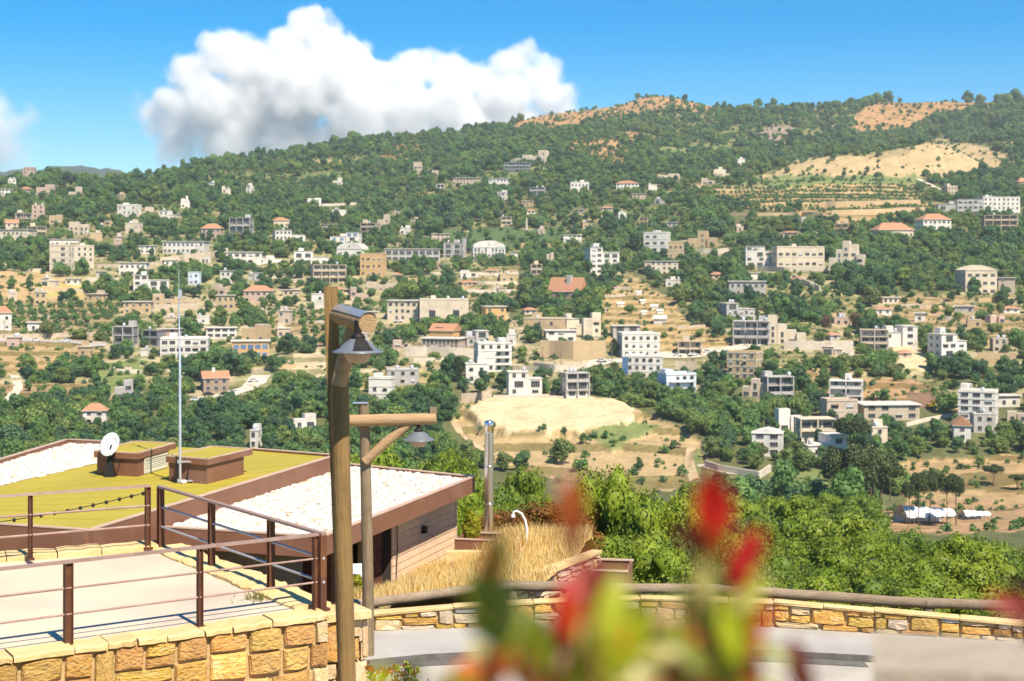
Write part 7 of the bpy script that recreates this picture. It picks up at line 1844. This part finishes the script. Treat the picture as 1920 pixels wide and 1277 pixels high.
for t_ in (.12, 1.02):
    for a_ in (-1.0, -.5, 0, .5, 1.0): v.append(arm0.lerp(arm1, t_) + (side * math.sin(a_) + upv * math.cos(a_)) * .106)
b.poly(v, [(i, i+1, 6+i, 5+i) for i in range(4)], m_zinc, True); b.build('zinc_cap', e)
shp = q1(671, 659, -.62); shade_parts(e, shp, .245, True)
b = MB(); b.tube([shp + Vector((0, 0, .17)), shp + Vector((0, 0, .30))], .035, 10, m_black); b.build('hanger', e)
# second lamp
D2 = 22.0; k2 = D2 / F
base = G(690, 1236, 0); D2 = base.y; k2 = D2 / F; e = empty('lamp_post', base, 0, 'farther slim wooden lamp post with a horizontal log arm and grey shade', 'lamp post', 'wooden lamp posts')
def q2(px, py, dy=0): return P(px, py, D2 + dy) - base
b = MB(); b.tube([q2(691, 1250), q2(690, 1100), q2(686, 900), q2(682, 756)], [.088, .085, .08, .076], 14, m_lampw2); b.build('post', e)
b = MB(); b.box(-.16, .06, -.09, .09, 0, .012, m_zinc, Matrix.Translation(q2(682, 756))); b.build('cap_plate', e)
b = MB(); b.tube([q2(648, 789, -.15), q2(735, 787, -.15), q2(818, 785, -.15)], [.085, .088, .085], 16, m_beam); b.build('arm', e)
b = MB(); b.tube([q2(684, 866, -.10), q2(720, 832, -.11), q2(768, 795, -.12)], [.068, .07, .066], 12, m_beam); b.build('brace', e)
shp = q2(785, 824, -.15); shade_parts(e, shp, .235, False)
b = MB(); b.tube([shp + Vector((0, 0, .14)), q2(785, 790, -.15)], .03, 10, m_black); b.build('hanger', e)
b = MB(); b.box(-.05, .05, -.03, .03, 0, .09, m_lampw2, Matrix.Translation(q2(813, 775, -.15))); b.box(-.085, -.055, -.02, .02, 0, .06, m_black, Matrix.Translation(q2(813, 775, -.15))); b.build('arm_bracket', e)

# ------------------------------------------------------------------ white appliance by the entrance
p = P(664, 1090, 31.2); e = empty('outdoor_unit', p, .2, 'white outdoor unit in the shaded entrance of the timber house', 'air conditioner')
b = MB(); b.box(-.22, .22, -.15, .15, -.25, .34, m_dish); b.build('casing', e)
b = MB(); b.lathe([(0, 0), (.12, 0), (.13, .012), (0, .014)], 16, m_black, Matrix.Translation((0, -.15, .06)) @ Matrix.Rotation(math.pi/2, 4, 'X')); b.build('fan_grille', e)

# ------------------------------------------------------------------ blurred ledge at the lower right
lp = P(1636, 1252, 2.42); le = empty('stone_ledge', (lp.x, lp.y, CZ - 1.62), -math.radians(13.6), 'pale stone ledge close to the viewer at the lower right', 'ledge'); zl = lp.z - CZ + 1.62
b = MB(); b.box(.022, 1.9, .03, .2, 0, zl - .052, m_ledge); b.build('base', le)
xx = 0
for wd in (.58, .62, .7): b = MB(); b.box(xx, xx + wd - .008, 0, .24, zl - .05, zl, m_ledge); b.build('coping_slab', le); xx += wd

# ------------------------------------------------------------------ leafy shrubs in front
def leaf_mesh(name, mat, L_=1.0, W_=.42, fold=.16, curl=.18):
    b = MB(); n_ = 6; v = []
    for i in range(n_ + 1):
        t_ = i / n_; w_ = W_ * .5 * math.sin(math.pi * min(1, t_ * .93 + .05)) ** .8 * (1 if t_ < .98 else .1); z_ = -curl * (t_ - .3) ** 2
        v += [(t_ * L_, -w_, z_ + fold * w_), (t_ * L_, 0, z_), (t_ * L_, w_, z_ + fold * w_)]
    b.poly(v, [(i*3+j, i*3+j+1, (i+1)*3+j+1, (i+1)*3+j) for i in range(n_) for j in range(2)], mat, True); return b.mesh(name)
def lm(name, c, tr=.45): return leafmat(name, c, tuple(x * .8 for x in c), None, tr, .35, 20, .12, spec=.4)
LEAF = dict(red=leaf_mesh('leaf', lm('red_leaf', (.48, .012, .003))), brown=leaf_mesh('leaf', lm('orange_brown_leaf', (.40, .085, .012))), pink=leaf_mesh('leaf', lm('pink_red_leaf', (.62, .07, .075))),
            orange=leaf_mesh('leaf', lm('orange_leaf', (.66, .16, .02))), cream=leaf_mesh('leaf', lm('pale_yellow_leaf', (.62, .55, .16))), lime=leaf_mesh('leaf', lm('lime_leaf', (.46, .50, .012))),
            green=leaf_mesh('leaf', lm('green_leaf', (.22, .26, .01))), dark=leaf_mesh('leaf', lm('dark_green_leaf', (.055, .085, .008))), peach=leaf_mesh('leaf', lm('peach_leaf', (.66, .36, .22))), maroon=leaf_mesh('leaf', lm('maroon_leaf', (.17, .03, .012))))
m_stem = pmat('reddish_stem', (.20, .09, .03), (.14, .10, .03), 8, .7, .2, 40)
def shrub_leaf(root, o, kind, px, py, D, ln_px, ang, r, face=None):
    """a leaf whose middle shows at (px, py); ang is the direction of its tip in the picture plane"""
    ln_ = ln_px * D / F; d = Vector((math.cos(ang), r.uniform(-.35, .35), math.sin(ang))).normalized()
    nrm = Vector((r.uniform(-.5, .5), -1, r.uniform(.0, .9))); nrm = (nrm - d * nrm.dot(d)).normalized(); y_ = nrm.cross(d)
    M = Matrix((d, y_, nrm)).transposed().to_4x4(); c = P(px, py, D) - o - d * ln_ * .5
    ob = link('leaf', LEAF[kind], root); ob.matrix_local = Matrix.Translation(c) @ M @ Matrix.Diagonal((ln_, ln_ * r.uniform(.9, 1.2), ln_, 1)); return c
RS = random.Random(12)
o_ = P(1180, 1640, 1.12); nearp = empty('red_leaf_shrub', o_, 0, 'blurred shrub with red, lime and orange leaves right in front of the viewer', 'shrub')
tips = [(1340, 900, 1.12), (1072, 905, 1.06), (1398, 1030, 1.1), (925, 1040, 1.05), (1100, 1080, 1.14), (1000, 1190, 1.1), (1230, 1130, 1.12), (1420, 1160, 1.1), (1330, 1060, 1.12), (1150, 1180, 1.08), (1260, 1230, 1.1)]
for (x, y, d) in tips:
    a_, c_ = P(1160 + (x - 1160) * .25, 1560, 1.12) - o_, P(x, y + 40, d) - o_; mid = a_.lerp(c_, .55) + Vector((RS.uniform(-.01, .01), RS.uniform(-.01, .01), .0))
    b = MB(); b.tube([a_, mid, c_], [.0035, .0026, .0014], 6, m_stem); b.build('stem', nearp)
UP = math.pi / 2
spec = [('red',1338,925,110,UP+.1,1.12),('red',1352,958,120,UP-.12,1.13),('red',1325,960,105,UP+.3,1.11),('brown',1345,1015,80,UP,1.12),
        ('brown',1072,955,120,UP,1.06),('brown',1068,925,95,UP+.1,1.07),('maroon',1075,1010,80,UP-.1,1.05),
        ('red',1398,1040,110,UP-.45,1.1),('red',1415,1030,85,UP-.3,1.1),('maroon',1300,1010,90,UP+.9,1.12),('maroon',1375,1060,90,UP-.2,1.12),('red',1385,1085,90,UP+.2,1.1),
        ('cream',1322,1090,100,UP+.25,1.12),('cream',1330,1110,80,UP,1.12),
        ('pink',1092,1095,120,UP-.25,1.14),('pink',1075,1125,120,UP+.15,1.13),('red',1060,1145,110,UP,1.12),('orange',1090,1170,90,UP,1.12),('peach',1040,1180,75,UP,1.12),('maroon',1120,1110,110,UP-.4,1.15),
        ('dark',930,1055,130,UP-.1,1.05),('dark',918,1100,120,UP+.2,1.05),('dark',945,1150,120,UP-.2,1.06),('green',900,1130,110,UP+.5,1.06),('dark',905,1180,100,UP+.8,1.06),('green',960,1180,110,.9,1.07),('brown',918,1040,70,UP,1.05),
        ('lime',1150,1140,140,UP-.15,1.08),('lime',1140,1190,130,UP+.1,1.08),('lime',1180,1210,140,1.1,1.09),('green',1205,1170,110,.8,1.1),('green',1010,1200,140,2.1,1.1),('green',985,1165,110,2.4,1.1),
        ('lime',1395,1130,130,UP-.3,1.1),('cream',1410,1110,90,.9,1.1),('lime',1370,1175,130,UP+.15,1.1),('green',1340,1160,120,UP+.4,1.12),('orange',1415,1195,70,UP,1.1),('red',1425,1160,75,.7,1.1),('green',1385,1215,110,UP-.2,1.1),
        ('orange',1000,1245,110,UP+.2,1.12),('orange',1035,1262,110,.4,1.12),('orange',985,1270,90,2.6,1.12),('peach',1075,1235,80,.2,1.11),('cream',1110,1265,70,.5,1.11),
        ('lime',1160,1262,130,.5,1.1),('cream',1200,1268,100,.2,1.1),('lime',1115,1225,120,UP+.5,1.09),('dark',1060,1265,120,.9,1.15),('dark',1190,1235,120,2.3,1.15),('green',1240,1190,120,1.9,1.12),('orange',1165,1185,55,UP,1.08),('peach',1245,1160,60,.5,1.1),
        ('green',1300,1140,110,2.2,1.13),('dark',1310,1200,120,2.0,1.15),('dark',1340,1240,130,1.2,1.14),('green',1370,1260,120,1.8,1.12),('dark',1255,1262,120,1.0,1.15),('green',1290,1265,110,1.5,1.13),('cream',1235,1225,80,.1,1.1),('dark',1000,1225,110,2.2,1.14),('dark',1150,1228,110,1.2,1.15)]
for (kd, x, y, ln_, an, d) in spec: shrub_leaf(nearp, o_, kd, x, y, d, ln_, an + RS.uniform(-.12, .12), RS)
for k in range(110):
    x = RS.gauss(1180, 150); y = RS.uniform(1150 + abs(x - 1180) * .25, 1330)
    shrub_leaf(nearp, o_, RS.choice(('dark', 'green', 'green', 'lime', 'lime', 'orange', 'brown', 'maroon', 'cream')), x, y, RS.uniform(1.1, 1.25), RS.uniform(80, 120), RS.uniform(.3, 2.8), RS)
o2 = P(1990, 1300, 1.1); e = empty('red_leaf_shrub', o2, 0, 'blurred maroon leaf tips cut by the right edge of the picture', 'shrub')
b = MB(); b.tube([P(1990, 1400, 1.1) - o2, P(1960, 1240, 1.1) - o2, P(1905, 1150, 1.1) - o2], [.003, .0025, .0015], 6, m_stem); b.build('stem', e)
for (x, y, an, ln_) in ((1885, 1132, 2.7, 75), (1905, 1130, 2.2, 80), (1925, 1140, 1.8, 90), (1910, 1145, 3.0, 70), (1950, 1180, 1.5, 90)): shrub_leaf(e, o2, 'red' if an > 2.5 else 'maroon', x, y, 1.1, ln_, an, RS)
# small red-tipped bush at the foot of the lamp posts
o3 = P(735, 1320, 16.5); e = empty('red_tipped_bush', o3, 0, 'small red-tipped bush at the foot of the wooden lamp posts', 'shrub')
for k in range(13):
    x = 690 + k * 8 + RS.uniform(-4, 4); y = (1232 if k in (8, 9, 12) else 1243) + RS.uniform(0, 18); b = MB()
    a_, c_ = P(735 + (x - 735) * .5, 1330, 16.5) - o3, P(x, y, 16.5) - o3; b.tube([a_, a_.lerp(c_, .5) + Vector((RS.uniform(-.03, .03), 0, 0)), c_], [.010, .008, .004], 6, m_stem); b.build('stem', e)
    for q_ in range(16):
        t_ = RS.uniform(.35, 1.03); py_ = 1330 + (y - 1330) * t_; px_ = 735 + (x - 735) * (.5 + .5 * t_) + RS.uniform(-5, 5)
        shrub_leaf(e, o3, RS.choice(('red', 'maroon', 'brown')) if t_ > .84 and k < 6 else RS.choice(('maroon', 'dark', 'green', 'brown', 'lime')), px_, py_, 16.5 + RS.uniform(-.12, .12), RS.uniform(8, 13), RS.uniform(.1, 3.0), RS)
